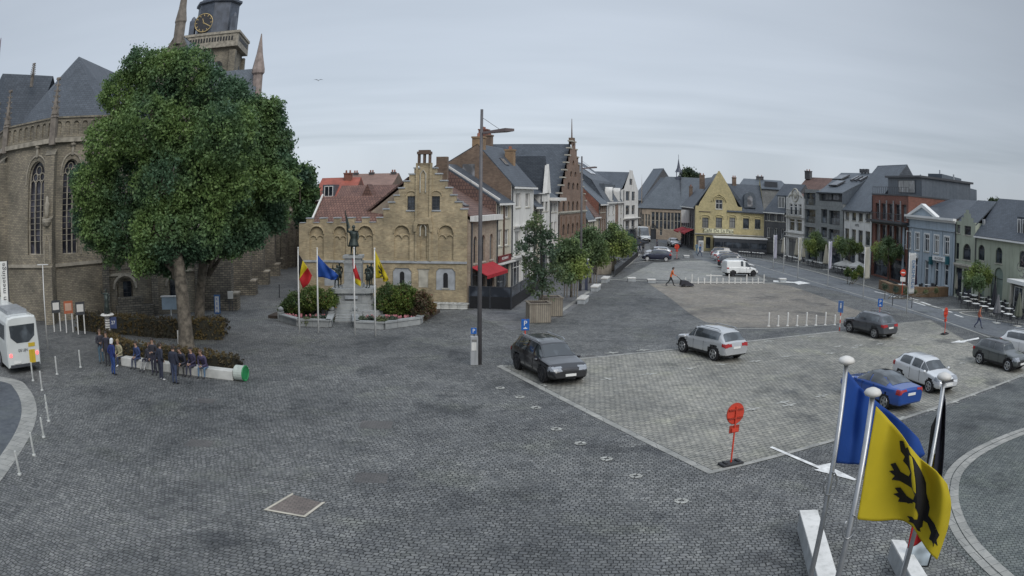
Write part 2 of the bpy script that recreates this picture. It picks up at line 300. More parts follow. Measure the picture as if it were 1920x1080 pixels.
sheet('pavement', g2((1058, 592), (960, 620), (876, 585), (940, 560)) + [(2, 78), (15, 120), (24, 150), (27, 157), (20.5, 119.5), (12, 89)], setts('pavement setts', (.22, .22, .22), (.29, .285, .28), (.09, .09, .09), .28, w=.22, h=.11, stain=.3, bump=.3), .004)
kerbR = [(38.4, 60), (38.4, 73), (38.3, 83), (38.0, 92), (37.2, 102), (35.0, 113), (32.5, 121), (28, 124.5)]
sheet('road', [(28.5, 125), (27.5, 150), (25, 175), (29, 175), (31, 150), (31, 126.5), (36, 117.5), (38.0, 102), (38.6, 88), (38.5, 62), (39.5, 56), (43, 50), (47, 44), (37, 38.5), (34, 50), (33.4, 60), (32.6, 70), (31.5, 76), (29, 84), (27.5, 95), (25.5, 110)], asph, .0085)
ribbon('kerb', kerbR, .32, kerbm, .07, .07)
ribbon('kerb', smooth([(38.4, 60), (39.0, 58.7), (41, 58.2), (46, 58.2)], 4), .3, kerbm, .066, .07)
ribbon('kerb', smooth([(46, 57.2), (40.5, 57.0), (39.3, 55.5), (40.5, 52.5), (43.5, 48.5), (48, 43)], 4), .3, kerbm, .066, .07)
ribbon('kerb', [G(1411, 495), G(1466.7, 511.7), G(1550, 535.8), G(1616.7, 555), G(1683, 573.3), G(1766, 600.5), G(1869, 637.6), (34.6, 41)], .22, kerbm, .0125)
ribbon('kerb', [pc[0], pc[1]], .3, kerbm, .0125, off=-.2)
ribbon('kerb', [pc[1] + ud * -.3, pc[1] + ud * 30], .22, kerbm, .0165, off=.1)
ribbon('kerb', [(3.4, 40.75), (9.1, 43.3), (14.1, 45.4), (19.3, 47.5), (22.2, 48.6)], .3, kerbm, .0125)
ribbon('kerb', [G(1371, 616), G(1450, 616), G(1566, 609)], .25, kerbm, .0125)
ribbon('kerb', [G(1125, 523), G(1240, 528.5), G(1440, 531), G(1500, 529)], .5, kerbm, .0125)
ribbon('kerb', [G(1038, 594), G(1095, 553), G(1145, 519), G(1182, 494), G(1200, 476)], .3, kerbm, .0125)
ribbon('kerb', [G(1182, 494), G(1240, 486.5), G(1345, 485)], .35, kerbm, .0165)
# bus lane on the left with its pale curved band
bandL = smooth([G(-60, 960), G(4, 880), G(48, 810), G(58, 765), G(44, 730), G(14, 712), (-31, 29)], 6)
sheet('bus_lane', [(-60, 12)] + [(-22, 12)] + bandL + [(-60, 32)], asph_d, .004)
ribbon('kerb', bandL, .85, kerbm, .0125, off=.1)
# ring of two pale bands on the right
ring = smooth([G(1935, 803), G(1880, 824), G(1825, 852), G(1790, 885), G(1780, 925), G(1787, 965), G(1810, 1010), G(1850, 1055), G(1900, 1100)], 6)
rc = MB(); ribbon('', ring, .3, kerbm, .0205, mb=rc, off=-.17); ribbon('', ring, .34, kerbm, .0205, mb=rc, off=.19); tag(rc.build('kerb', kerbm), kind='structure')
sheet('ring_paving', [p for p in ring] + [(18, 8), (32, 8), (34, 26)], sett_grn, .0085)
sheet('side_paving', [pc[1] + ud * 6.5 + Vector((.1, -.3))] + [pc[1] + ud * 30 + Vector((.1, -.3)), (37, 33), (24, 21)] + [(p[0], p[1]) for p in ring[4:]] + [(11.4, 12)], setts('lane setts', (.145, .157, .15), (.21, .219, .208), (.03, .035, .032), math.radians(23), w=.18, h=.15, stain=.35), .0045)
# sunken hatch with a pale frame
hq = g2((549, 925), (611, 942), (572, 971), (494, 957)); hc = sum(hq, Vector()) / 4
sheet('access_cover', [hc + (p - hc) * .86 for p in hq], bricks('cover brick', (.2, .165, .145), (.25, .21, .18), (.1, .085, .08), bw=.2, bh=.1, stain=.4), .0125)
fr = MB()
for i in range(4):
    a, b = hq[i], hq[(i + 1) % 4]; c = hc + (b - hc) * .86; d = hc + (a - hc) * .86
    if i != 0: fr.add([(p.x, p.y, .022) for p in ((a, b, c, d) if i % 2 else (a, b, c, d))], [(0, 1, 2, 3)])
tag(fr.build('cover_frame', paint('cover frame stone', (.5, .46, .38), .8)), kind='structure')
# small rust and dark covers
for i, (x, y, w, h) in enumerate(((385, 752, .9, .7), (375, 832, 1.0, .8), (706, 797, 1.2, 1.0), (697, 897, 1.0, .9), (1108, 668, .5, .35))):
    c = G(x, y); sheet('access_cover', [(c.x - w / 2, c.y - h / 2), (c.x + w / 2, c.y - h / 2 + .1), (c.x + w / 2 - .05, c.y + h / 2 + .1), (c.x - w / 2 - .05, c.y + h / 2)], bricks('rust cover %d' % (i % 2), [(.13, .125, .12), (.19, .15, .13)][i // 2 % 2], [(.16, .15, .145), (.22, .18, .155)][i // 2 % 2], (.07, .065, .06), bw=.2, bh=.1), .004)
# painted bay marks: small tees and crosses
mk = [(1043, 805), (1088, 832), (1137, 861), (1192, 893), (1277, 940), (1140, 711), (1217, 702), (1292, 692), (1354, 684), (1415, 678), (1474, 669), (1410, 768), (1468, 755), (1556, 663), (1602, 652), (1540, 743), (1480, 760), (1696, 637), (1650, 645), (1570, 650), (1610, 648), (1685, 785), (1790, 754), (1747, 769), (1824, 741), (1860, 727), (1888, 716), (1914, 706), (938, 728), (975, 745), (1005, 765), (1016, 724), (943, 687), (1147, 662), (1205, 657), (1442, 640), (1520, 632), (1805, 681), (1777, 690)]
mm = MB()
vd = Vector((-ud.y, ud.x))
for i, (x, y) in enumerate(mk):
    c = G(x, y); dirs = (ud, vd)
    if i < 5 or x < 1040:
        for k in range(4):     # small square ring of four pale stones
            a = k * math.pi / 2 + .4; q = c + Vector((math.cos(a), math.sin(a), 0)) * .14; e = Vector((math.cos(a), math.sin(a), 0)); f = Vector((-e.y, e.x, 0))
            mm.add([(p.x, p.y, .0205) for p in (q - e * .06 - f * .12, q + e * .06 - f * .12, q + e * .06 + f * .12, q - e * .06 + f * .12)], [(0, 1, 2, 3)])
    else:
        for z, e, f, l in ((.0205, ud, vd, .42), (.0235, vd, ud, .25)):
            e = Vector((e.x, e.y, 0)); f = Vector((f.x, f.y, 0)); mm.add([(p.x, p.y, z) for p in (c - e * l - f * .075, c + e * l - f * .075, c + e * l + f * .075, c - e * l + f * .075)], [(0, 1, 2, 3)])
tag(mm.build('parking_mark', paint('worn paint', (.38, .38, .35), .8, .4, 4)), kind='structure')
def arrow(px, body=.1, z=.0245):   # px outline polygon of the painted arrow
    m = MB(); m.add([(*G(*p).xy, z) for p in px], [tuple(range(len(px)))]); o = m.build('road_arrow', whitem)
    if o.data.polygons[0].normal.z < 0: o.data.flip_normals()
    return tag(o, kind='structure')
arrow([(1443, 840), (1448, 838), (1533, 874), (1559, 869), (1556, 876), (1606, 900), (1602, 902), (1560, 891), (1526, 882), (1536, 880)])
arrow([(1782, 643), (1800, 638), (1801, 640), (1835, 633), (1836, 636), (1812, 640.5), (1808, 643)])
arrow([(1450, 526), (1488, 529), (1500, 527.5), (1520, 531.5), (1497, 534), (1490, 531), (1450, 529)])
for seg in (((1640, 547), (1665, 552)), ((1668, 555), (1700, 561)), ((1705, 558), (1722, 563)), ((1712, 566), (1735, 573)), ((1727, 566), (1745, 572)), ((1745, 573), (1763, 578)), ((1768, 581), (1785, 586)), ((1790, 590), (1806, 595))):
    ribbon('road_marking', [G(*seg[0]), G(*seg[1])], .3, whitem, .0125)
# ================================================================== BUILDING KIT
yb = bricks('yellow brick', (.6, .48, .29), (.42, .32, .19), (0.435, 0.377, 0.275), bw=.24, bh=.09, stain=.45)
yb2 = bricks('cafe brick', (.6, .51, .27), (.51, .43, .22), (0.5, 0.42, 0.25), bw=.24, bh=.1, stain=.2)
chst = bricks('church brick', (0.403, 0.35, 0.254), (0.263, 0.228, 0.175), (0.175, 0.158, 0.131), bw=.34, bh=.13, ms=.02, stain=.55, big=.3)
chst2 = bricks('weathered church stone', (0.32, 0.28, 0.208), (0.16, 0.141, 0.112), (0.096, 0.088, 0.08), bw=.42, bh=.17, ms=.03, stain=.6, big=.4)
brown = bricks('brown brick', (0.27, 0.182, 0.128), (0.189, 0.121, 0.0878), (0.216, 0.176, 0.135), bw=.26, bh=.1, stain=.4)
redb = bricks('red brick', (0.285, 0.109, 0.076), (0.209, 0.0808, 0.057), (0.209, 0.133, 0.104), bw=.26, bh=.1, stain=.3)
orb = bricks('orange brick', (.3, .19, .14), (.22, .14, .1), (.28, .22, .17), bw=.26, bh=.1, stain=.3)
pinkb = bricks('pale pink brick', (0.486, 0.392, 0.297), (0.392, 0.297, 0.23), (0.405, 0.351, 0.27), bw=.3, bh=.12, stain=.3)
darkb = bricks('dark brick', (0.12, 0.12, 0.126), (0.084, 0.084, 0.09), (0.12, 0.12, 0.12), bw=.26, bh=.1, stain=.3)
greyb = bricks('grey brick', (0.312, 0.312, 0.3), (0.25, 0.25, 0.237), (0.25, 0.25, 0.237), bw=.3, bh=.1, stain=.3)
slate = bricks('slate roof', (0.0935, 0.11, 0.132), (0.066, 0.0803, 0.099), (0.0385, 0.044, 0.055), bw=.35, bh=.24, ms=.02, stain=.25, rough=.55, bump=.3)
slate_l = bricks('light slate roof', (.13, .15, .175), (.1, .12, .14), (.06, .07, .08), bw=.35, bh=.24, ms=.02, stain=.25, rough=.55, bump=.3)
zinc = bricks('zinc cladding', (.11, .13, .155), (.095, .115, .14), (.06, .07, .085), bw=.6, bh=8, ms=.02, stain=.15, rough=.45, bump=.4, off=0)
rtile = bricks('red roof tile', (.27, .145, .11), (.19, .1, .078), (0.095, 0.0475, 0.038), bw=.24, bh=.3, ms=.03, stain=.4, rough=.8, bump=.6)
btile = bricks('brown roof tile', (0.24, 0.144, 0.114), (0.18, 0.108, 0.09), (0.084, 0.054, 0.048), bw=.24, bh=.3, ms=.03, stain=.35, rough=.8, bump=.6)
wht = paint('white render', (.68, .67, .64), .75, .12, .6)
crm = paint('cream render', (.56, .52, .42), .8, .15, .5)
blg = paint('blue grey render', (.36, .42, .47), .75, .1, .4)
grn = paint('sage green render', (.36, .39, .31), .8, .12, .4)
stn = paint('pale limestone', (.44, .42, .36), .8, .25, 1.5)
stn2 = paint('grey bluestone', (.36, .38, .4), .7, .25, 1.5)
frw = paint('white window paint', (.75, .75, .73), .45, .06)
frd = paint('dark window paint', (.045, .048, .055), .4, .1)
frb = paint('brown window paint', (.1, .06, .045), .45, .1)
metd = paint('dark grey metal', (.05, .054, .062), .45, .15, 2)
metl = paint('galvanised metal', (.42, .44, .46), .4, .15, 3, metal=.6)
wood = bricks('weathered timber', (.33, .29, .23), (.26, .22, .17), (.08, .07, .06), bw=.14, bh=9, ms=.012, stain=.3, off=0)
wood_br = bricks('brown timber', (.25, .16, .09), (.2, .125, .07), (.06, .04, .03), bw=.12, bh=9, ms=.012, stain=.3, off=0)
conc = paint('white precast stone', (.5, .5, .47), .8, .2, 1.2)
blk = paint('black', (.015, .015, .017), .5, .1)
gls = glassm('window glass'); gls2 = glassm('pale curtained glass', (.1, .1, .105), .1)
def rc(x0, x1, z0, z1): return [(x0, z0), (x1, z0), (x1, z1), (x0, z1)]
def arch(x0, x1, z0, z1, n=8, pt=0.0):       # opening with a round (pt=0) or pointed head
    c, r = (x0 + x1) / 2, (x1 - x0) / 2; pts = [(x0, z0), (x1, z0)]
    if pt:
        h = r * pt; zs = z1 - h
        pts += [(x1, zs)] + [(c + r * math.cos(a) , zs + h * (math.sin(a) ** .8)) for a in [math.pi / 2 * i / n for i in range(1, n)]] + [(c, z1)] + [(c - r * math.cos(a), zs + h * (math.sin(a) ** .8)) for a in [math.pi / 2 * i / n for i in range(n - 1, 0, -1)]] + [(x0, zs)]
    else:
        h = min(r, (z1 - z0) * .5); zs = z1 - h
        pts += [(c + r * math.cos(a), zs + h * math.sin(a)) for a in [math.pi * i / (2 * n) for i in range(0, 2 * n + 1)]]
    return pts
def window(root, r, frame=frw, glass=gls, nx=2, nz=1, sill=None, y=.14, fw=.07, label=None, name='window', zb=None, surround=None):
    x0, x1, z0, z1 = r; m = MB(); d = .06
    for a, b, c, e in ((x0, x0 + fw, z0, z1), (x1 - fw, x1, z0, z1), (x0 + fw, x1 - fw, z1 - fw, z1), (x0 + fw, x1 - fw, z0, z0 + fw)): m.box(a, y, c, b, y + d, e)
    for i in range(1, nx): x = x0 + (x1 - x0) * i / nx; m.box(x - fw * .4, y + .006, z0 + fw, x + fw * .4, y + d - .006, z1 - fw)
    for z in ([z0 + (z1 - z0) * i / nz for i in range(1, nz)] if zb is None else [z0 + (z1 - z0) * zb]): m.box(x0 + fw, y + .003, z - fw * .45, x1 - fw, y + d - .003, z + fw * .45)
    w = m.build(name, frame, root, uv=False)
    MB().box(x0 + fw * .5, y + d * .4, z0 + fw * .5, x1 - fw * .5, y + d * .7, z1 - fw * .5).build('pane', glass, w, uv=False)
    if sill: MB().box(x0 - .08, -.07, z0 - .1, x1 + .08, y, z0 - .002).build('sill', sill, w, uv=False)
    if surround:
        t = MB(); k = .14
        t.box(x0 - k, -.03, z0 - .002, x0 - .002, .01, z1 + k); t.box(x1 + .002, -.03, z0 - .002, x1 + k, .01, z1 + k); t.box(x0 - .002, -.03, z1 + .002, x1 + .002, .01, z1 + k); t.build('window_surround', surround, w, uv=False)
    return w
def door(root, r, mat=frb, glassy=True):
    x0, x1, z0, z1 = r; m = MB(); m.box(x0, .15, z0, x1, .21, z1); o = m.build('door', mat, root)
    if glassy: MB().box(x0 + .14, .135, z0 + .9, x1 - .14, .152, z1 - .15).build('pane', gls, o, uv=False)
    MB().cyl((x1 - .12, .1, z0 + 1.0), (x1 - .12, .15, z0 + 1.0), .025).build('handle', metl, o, uv=False); return o
def walls(root, W_, D, outline, holes, mat, h_side, gableL=None, gableR=None, name='wall', depth=.2, th=.02):
    """front panel with openings, side walls and back wall; gableL/R = list of (y, z) tops of the side walls from front to back"""
    m = MB(); m.panel(outline, holes, depth=depth)
    for x, g, fl in ((.005, gableL, 1), (W_ - .005, gableR, 0)):
        g = g or [(0, h_side), (D, h_side)]; pts = [(x, .006, 0), (x, D, 0)] + [(x, max(.006, y), z) for y, z in reversed(g)]
        if fl: pts = pts[::-1]
        m.quad(*pts)
    m.quad((W_, D, 0), (0, D, 0), (0, D, h_side), (W_, D, h_side)); MB().cyl((.13, -.08, 0), (.13, -.08, h_side - .15), .055, n=8).build('downpipe', metd, root); return m.build(name, mat, root)
def roof_par(root, W_, D, he, hr, mat, over=.3, yr=None, gutter=frw, name='roof', x0=0, x1=None, both=True):
    yr = D / 2 if yr is None else yr; x1 = W_ if x1 is None else x1; k = (hr - he) / yr
    m = MB(); m.slab([(x0, -over, he - over * k + .1), (x1, -over, he - over * k + .1), (x1, yr, hr + .1), (x0, yr, hr + .1)], .14)
    if both: m.slab([(x1, D, he + .1), (x0, D, he + .1), (x0, yr + .004, hr + .1), (x1, yr + .004, hr + .1)], .14)
    r = m.build(name, mat, root)
    if gutter: MB().box(x0 + .01, -over - .12, he - over * k - .1, x1 - .01, -over + .02, he - over * k + .06).build('gutter', gutter, root, uv=False)
    return r
def roof_perp(root, W_, D, he, hr, mat, over=.12, y0=0.0, xc=None, name='roof'):
    xc = W_ / 2 if xc is None else xc; m = MB(); kl = (hr - he) / xc; kr = (hr - he) / (W_ - xc)
    m.slab([(xc, y0, hr + .06), (-over, y0, he - over * kl + .06), (-over, D, he - over * kl + .06), (xc, D, hr + .06)][::1], .12)
    m.slab([(W_ + over, y0, he - over * kr + .06), (xc + .004, y0, hr + .06), (xc + .004, D, hr + .06), (W_ + over, D, he - over * kr + .06)], .12)
    return m.build(name, mat, root)
def chimney(root, x, y, z0, z1, w=.9, d=.6, mat=brown, parent=None):
    m = MB(); m.box(x - w / 2, y - d / 2, z0, x + w / 2, y + d / 2, z1 - .15); m.box(x - w / 2 - .06, y - d / 2 - .06, z1 - .15, x + w / 2 + .06, y + d / 2 + .06, z1)
    c = m.build('chimney', mat, parent or root); p = MB()
    for k in (-.25, .25): p.cyl((x + w * k, y, z1), (x + w * k, y, z1 + .3), .11, .09, 10)
    p.build('chimney_pot', paint('terracotta', (.3, .12, .08)), c, uv=False); return c
def skylight(root, x0, x1, y0, k, he, yl0, yl1, mat=None):      # on a front slope z = he + k*y
    m = MB(); z = lambda y: he + .1 + k * y
    m.slab([(x0, yl0, z(yl0) + .09), (x1, yl0, z(yl0) + .09), (x1, yl1, z(yl1) + .09), (x0, yl1, z(yl1) + .09)], .2); o = m.build('skylight', metd, root)
    a = .07; MB().slab([(x0 + a, yl0 + a, z(yl0 + a) + .105), (x1 - a, yl0 + a, z(yl0 + a) + .105), (x1 - a, yl1 - a, z(yl1 - a) + .105), (x0 + a, yl1 - a, z(yl1 - a) + .105)], .03).build('pane', mat or gls2, o, uv=False); return o
def cornice(root, x0, x1, z0, z1, mat, d=.3, name='cornice'):
    h = z1 - z0; m = MB(); m.box(x0, -d * .4, z0, x1, -.002, z0 + h * .5); m.box(x0 - .03, -d, z0 + h * .5, x1 + .03, -.002, z1); return m.build(name, mat, root, uv=False)
def bld(name, label, P, group=None, cat='house'):
    return thing(name, label, cat, (P.A.x, P.A.y, 0), P.rz, group)
# ================================================================== GUILD HOUSE with stepped gable and its lower wing
PG = Plane((-16.44, 59.8), (-3.3, 58.8)); c3 = lambda x, y: (500 + x / 2.7, 250 + y / 2.7)
gx = lambda x, y: PG.loc(*c3(x, y)); gr_ = lambda a, b, c, d: PG.rect(*c3(a, b), *c3(c, d))
root = bld('guild_house', 'yellow brick house with tall stepped gable and open bell turret, behind the monument', PG, cat='house')
xl, xr = gx(590, 500)[0], PG.L; xc = (xl + xr) / 2; zst = 3.33
steps = [(0, 385), (27, 350), (55, 315), (78, 278), (103, 243), (130, 208), (155, 178), (180, 150)]
zz = [gx(800, y)[1] for _, y in steps]; wq = (xr - xl) / 2; k_ = wq / 211
ol = [(xl, 0), (xr, 0)]
for i, (dx, _) in enumerate(steps): ol += [(xr - dx * k_, zz[i - 1] if i else zz[0]), (xr - dx * k_, zz[i])] if i else [(xr, zz[0])]
ol += [(2 * xc - x, z) for x, z in reversed(ol[2:])]
holes = []; wins = []
for a, b in ((712, 750), (836, 877)): r = gr_(a, 318, b, 388); holes.append(rc(*r)); wins.append(r)
m_arch = [arch(*gr_(644, 465, 723, 642)), arch(*gr_(868, 465, 945, 642)), arch(*gr_(776, 462, 812, 640))]
mp_ = [gr_(637, 682, 733, 772), gr_(767, 686, 818, 782), gr_(856, 684, 955, 795)]
m_pan = [arch(r[0], r[1], r[2], r[3]) if False else [(r[0], r[2]), (r[1], r[2]), (r[1], r[3] - .25), ((r[0] + r[1]) / 2 + .5, r[3]), ((r[0] + r[1]) / 2 - .5, r[3]), (r[0], r[3] - .25)] for r in mp_]
m = MB(); m.panel(ol, holes + m_arch + m_pan, depth=.16, back=.45); wall = m.build('wall', yb, root)
m = MB(); D = 13
for r in (arch(*gr_(644, 465, 723, 642)), arch(*gr_(868, 465, 945, 642)), arch(*gr_(776, 462, 812, 640))): m.add([(x, .15, z) for x, z in r], [tuple(range(len(r)))])
m.quad((xl + .01, .46, 0), (xl + .01, D, 0), (xl + .01, D, zz[0] - .3), (xl + .01, .46, zz[0] - .3)); m.quad((xr - .01, D, 0), (xr - .01, .46, 0), (xr - .01, .46, zz[0] - .3), (xr - .01, D, zz[0] - .3)); m.build('wall', yb, root)
for r in wins: window(root, r, metd, gls, nx=2, nz=4, fw=.05, sill=stn2, y=.1); 
for r in wins:     # round hood over each upper window
    t = MB(); c = (r[0] + r[1]) / 2; R = (r[1] - r[0]) / 2 + .14; t.tube([(c + R * math.cos(a), -.03, r[3] + .05 + R * .8 * math.sin(a)) for a in [math.pi * i / 10 for i in range(11)]], .05, 6); t.build('window_hood', yb, root)
for i, r in enumerate(mp_):
    f = m_pan[i]; t = MB(); t.prismy([((x - (r[0] + r[1]) / 2) * .97 + (r[0] + r[1]) / 2, (z - r[2]) * .98 + r[2] + .02) for x, z in f], .07, .14); o = t.build('memorial_panel', stn2 if i != 1 else stn, root)
    c = (r[0] + r[1]) / 2; h = r[3] - r[2]
    if i != 1: t = MB(); t.prismy(arch(c - .17, c + .17, r[2] + h * .12, r[2] + h * .8, pt=1.3), .045, .072); t.build('niche_figure', blk, o); t = MB(); t.box(c - .28, .03, r[2] + h * .04, c + .28, .07, r[2] + h * .1); t.build('ledge', stn, o)
for a, b, c, d in ((644, 465, 723, 642), (868, 465, 945, 642)):      # two small arches in each blind arch
    r = gr_(a, b, c, d); t = MB(); w = (r[1] - r[0]) / 2; zt = r[2] + (r[3] - r[2]) * .62
    for j in (0, 1): cx = r[0] + w * (j + .5); t.tube([(cx + w / 2 * math.cos(q), .1, zt + w * .45 * math.sin(q)) for q in [math.pi * i / 8 for i in range(9)]], .055, 6)
    t.tube([(r[0] + .0, .0, r[3] - w), *[((r[0] + r[1]) / 2 - w * math.cos(q) * 1.04, -.02, r[3] - w + w * 1.04 * math.sin(q)) for q in [math.pi * i / 10 for i in range(11)]]], .06, 6); t.build('blind_tracery', yb, root)
t = MB(); t.box(.0, -.09, zst - .09, xr + .02, -.001, zst + .07); t.build('string_course', stn2, root)
a0, a1 = gx(752, 500)[0], gx(762, 500)[0]; b0, b1 = gx(822, 500)[0], gx(834, 500)[0]; t = MB(); zt_ = zz[-1]
t.box(a0, -.12, zst + .07, a1, -.002, zt_); t.box(b0, -.12, zst + .07, b1, -.002, zt_); t.build('pilaster', yb, root)
t = MB(); q0 = gx(792, 435); t.prismy([(a0 - .1, q0[1] - .9), (a0 - .1, q0[1] - .3), (a0 + .15, q0[1] + .15), (b1 - .15, q0[1] + .15), (b1 + .1, q0[1] - .3), (b1 + .1, q0[1] - .9), (b1 - .1, q0[1] - .9), (b1 - .2, q0[1] - .35), (a0 + .2, q0[1] - .35), (a0 + .1, q0[1] - .9)], -.2, -.122); t.build('niche_hood', yb, root)
for y0, y1 in ((185, 300), (455, 520)):
    r = gr_(778, y0, 806, y1); t = MB(); t.tube([(r[0], -.05, r[2]), (r[0], -.05, r[3] - .3), ((r[0] + r[1]) / 2, -.05, r[3]), (r[1], -.05, r[3] - .3), (r[1], -.05, r[2])], .05, 6); t.build('niche_frame', stn, root)
r = gr_(764, 85, 828, 150); t = MB(); w_ = r[1] - r[0]   # open bell turret
t.box(r[0], .0, zz[-1] - .2, r[1], .6, r[2] - .0)
for x in (r[0], (r[0] + r[1]) / 2 - .07, r[1] - .14): t.box(x, .05, r[2], x + .14, .55, r[3] - .3)
t.box(r[0] - .05, -.03, r[3] - .3, r[1] + .05, .63, r[3] - .1); t.box(r[0] + .05, .05, r[3] - .1, r[1] - .05, .55, r[3] + .02); t.build('bell_turret', paint('dark weathered brick', (.13, .09, .07), .9), root)
t = MB()
for i, (dx, _) in enumerate(steps[:-1]):        # dark coping on every step
    for s in (1, -1):
        xa = xc + s * (wq - dx * k_ + .06); xb = xc + s * (wq - steps[i + 1][0] * k_ - .1); t.box(min(xa, xb), -.07, zz[i] + .002, max(xa, xb), .5, zz[i] + .1)
t.build('coping', stn2, root)
roof_perp(root, xr - xl, 7, zz[0] - .9, zz[4] - .6, btile, y0=.46).location.x = xl
t = MB(); q = gx(866, 122); t.box(q[0] - .45, 2.0, zz[3], q[0] + .4, 2.7, q[1] + .15); t.build('chimney', brown, root)
for i in range(4):
    x0 = gx(836 + i * 41, 870)[0]; t = thing('planter', 'low white stone planter tub at the foot of the gabled brick house, ' + ['leftmost of four', 'second from left', 'third from left', 'rightmost of four'][i], 'planter', tuple(PG.A + PG.u * x0 - PG.n * .6) , PG.rz, 'white stone tubs by the brick house')
    mb = MB(); mb.lathe([(.42, 0), (.5, .06), (.46, .12), (.52, .45), (.6, .5), (.6, .6), (.48, .6), (.46, .5)], (.5, 0, 0), 12); mb.build('tub', conc, t, smooth=False)
    MB().cyl((.5, 0, .5), (.5, 0, .54), .44).build('soil', paint('soil', (.06, .045, .035), .95), t)
    t.scale = (.95, .6, .75)
# battlemented wing on the same front
zt0 = gx(380, 452)[1]; zt1 = gx(380, 430)[1]; ol = [(0, 0), (xl - .01, 0), (xl - .01, zt1)]; n = 6; ws = xl / n
for i in range(n):
    x = xl - .01 - i * ws; ol += [(x - ws * .45, zt1), (x - ws * .45, zt0), (x - ws + .01, zt0)] + ([(x - ws + .01, zt1)] if i < n - 1 else [])
ba = [gr_(217, 470, 288, 642), gr_(338, 470, 402, 642), gr_(458, 468, 538, 642)]
m = MB(); m.panel(ol, [arch(*r) for r in ba] + [rc(*gr_(290, 682, 366, 772))], depth=.16, back=.4); wing = thing('guild_wing', 'low battlemented yellow brick wing with blind arches and hipped red tile roof', 'house', (PG.A.x, PG.A.y, 0), PG.rz)
m.build('wall', yb, wing); m = MB(); r = gr_(290, 682, 366, 772); m.box(r[0] + .01, .08, r[2], r[1] - .01, .14, r[3] - .01); m.build('memorial_panel', stn2, wing)
m = MB()
for r in ba:
    q = arch(*r); m.add([(x, .155, z) for x, z in q], [tuple(range(len(q)))])
m.quad((.01, .4, 0), (.01, 9, 0), (.01, 9, zt0), (.01, .4, zt0)); m.build('wall', yb, wing)
for r in ba:
    t = MB(); w = (r[1] - r[0]) / 2; zt = r[2] + (r[3] - r[2]) * .62
    for j in (0, 1): cx = r[0] + w * (j + .5); t.tube([(cx + w / 2 * math.cos(q), .1, zt + w * .45 * math.sin(q)) for q in [math.pi * i / 8 for i in range(9)]], .055, 6)
    t.tube([((r[0] + r[1]) / 2 - w * math.cos(q) * 1.04, -.02, r[3] - w + w * 1.04 * math.sin(q)) for q in [math.pi * i / 10 for i in range(11)]], .06, 6); t.build('blind_tracery', yb, wing)
t = MB(); t.box(0, -.08, zst - .1, xl, -.001, zst + .05); t.build('string_course', stn2, wing)
t = MB()
for i in range(n): x = xl - .01 - i * ws; t.box(x - ws * .45 - .03, -.06, zt1 + .002, x + .02, .46, zt1 + .08); t.box(x - ws + .06, -.05, zt0 + .002, x - ws * .45 - .06, .44, zt0 + .05)
t.build('coping', stn2, wing)
x0 = gx(215, 430)[0]; xe = gx(520, 320)[0]; y1 = 3.6; ze = zt0 - .1; zr = AT(*c3(380, 318), 59.5 + y1).z; m = MB()
m.slab([(x0, .6, ze), (xl - .1, .6, ze), (xe, y1, zr), (x0, y1, zr)]); m.slab([(xl - .1, .6, ze), (xl - .1, 6.6, ze), (xe, y1, zr)]); m.slab([(xl - .1, 6.6, ze), (x0, 6.6, ze), (x0, y1, zr), (xe, y1, zr)]); m.build('roof', rtile, wing)
MB().tube([(x0 - .05, .5, ze + .1), (x0 - .05, y1, zr + .15)], .09, 6).build('verge', wht, wing)
# red roofed houses behind the wing
def back_house(name, label, pxl, pxr, pye, pyr, Y, D, mat, wmat, hipr=0, dorm=None, kx=0):
    a = AT(pxl, pye, Y); b = AT(pxr, pye, Y); P = Plane(a, b); r = bld(name, label, P); he = (a.z + b.z) / 2; hr = AT((pxl + pxr) / 2, pyr, Y + D / 2).z; L = P.L
    m = MB(); m.panel(rc(0, L, 0, he), []); m.quad((.005, 0, 0), (.005, D, 0), (.005, D, he), (.005, D / 2, hr), (.005, 0, he)); m.quad((L - .005, D, 0), (L - .005, 0, 0), (L - .005, 0, he), (L - .005, D / 2, hr), (L - .005, D, he)); m.build('wall', wmat, r)
    roof_par(r, L, D, he, hr, mat); return r, P, he, hr, L
r, P, he, hr, L = back_house('terraced_house', 'long red tiled roof of a house behind the battlemented wing', 622, 752, 385, 349, 74, 9, rtile, brown)
m = MB(); m.prismy([(L * .42, he + .6), (L * .62, he + .6), (L * .52, he + 2.0)], -.1, 2.5); m.build('dormer', rtile, r)
r, P, he, hr, L = back_house('terraced_house', 'bright red roofed house with a white dormer beside the dark green tree', 586, 662, 372, 335, 84, 9, paint('bright red tile', (.33, .09, .06), .7, .2), redb)
q = P.loc(612, 360)[0]; m = MB(); m.box(q - .5, .3, he, q + .9, 2.5, he + 1.5); o = m.build('dormer', slate_l, r); window(o, (q - .3, q + .7, he + .2, he + 1.35), y=.22)
chimney(r, q + 1.6, 4, hr - .8, hr + .6, mat=redb)
r, P, he, hr, L = back_house('terraced_house', 'far house with a wide pale red roof rising above the other red roofs', 640, 735, 349, 327, 98, 12, paint('faded red tile', (.24, .15, .12), .8, .2, .5), brown)
for f in (.12, .45, .9): chimney(r, L * f, 5.5, hr - .4, hr + .25, w=.6, mat=darkb)
# ================================================================== LEFT ROW of houses along the street
FL0 = Vector((-3.1, 58.75, 0)); FLd = Vector((.278, .96, 0)).normalized(); FL = Plane(FL0, FL0 + FLd * 100)
def seg(k0, k1): return Plane(FL0 + FLd * k0, FL0 + FLd * k1)
c2 = lambda x, y: (860 + x / 6, 240 + y / 6)      # crop helpers
k930, k958, k1000, k1012, k1030, k1046, k1098, k1130 = [FL.loc(x, 430)[0] for x in (930, 958, 1000, 1012, 1030, 1046, 1098, 1130)]
GRP = 'houses in the row on the left side of the square'
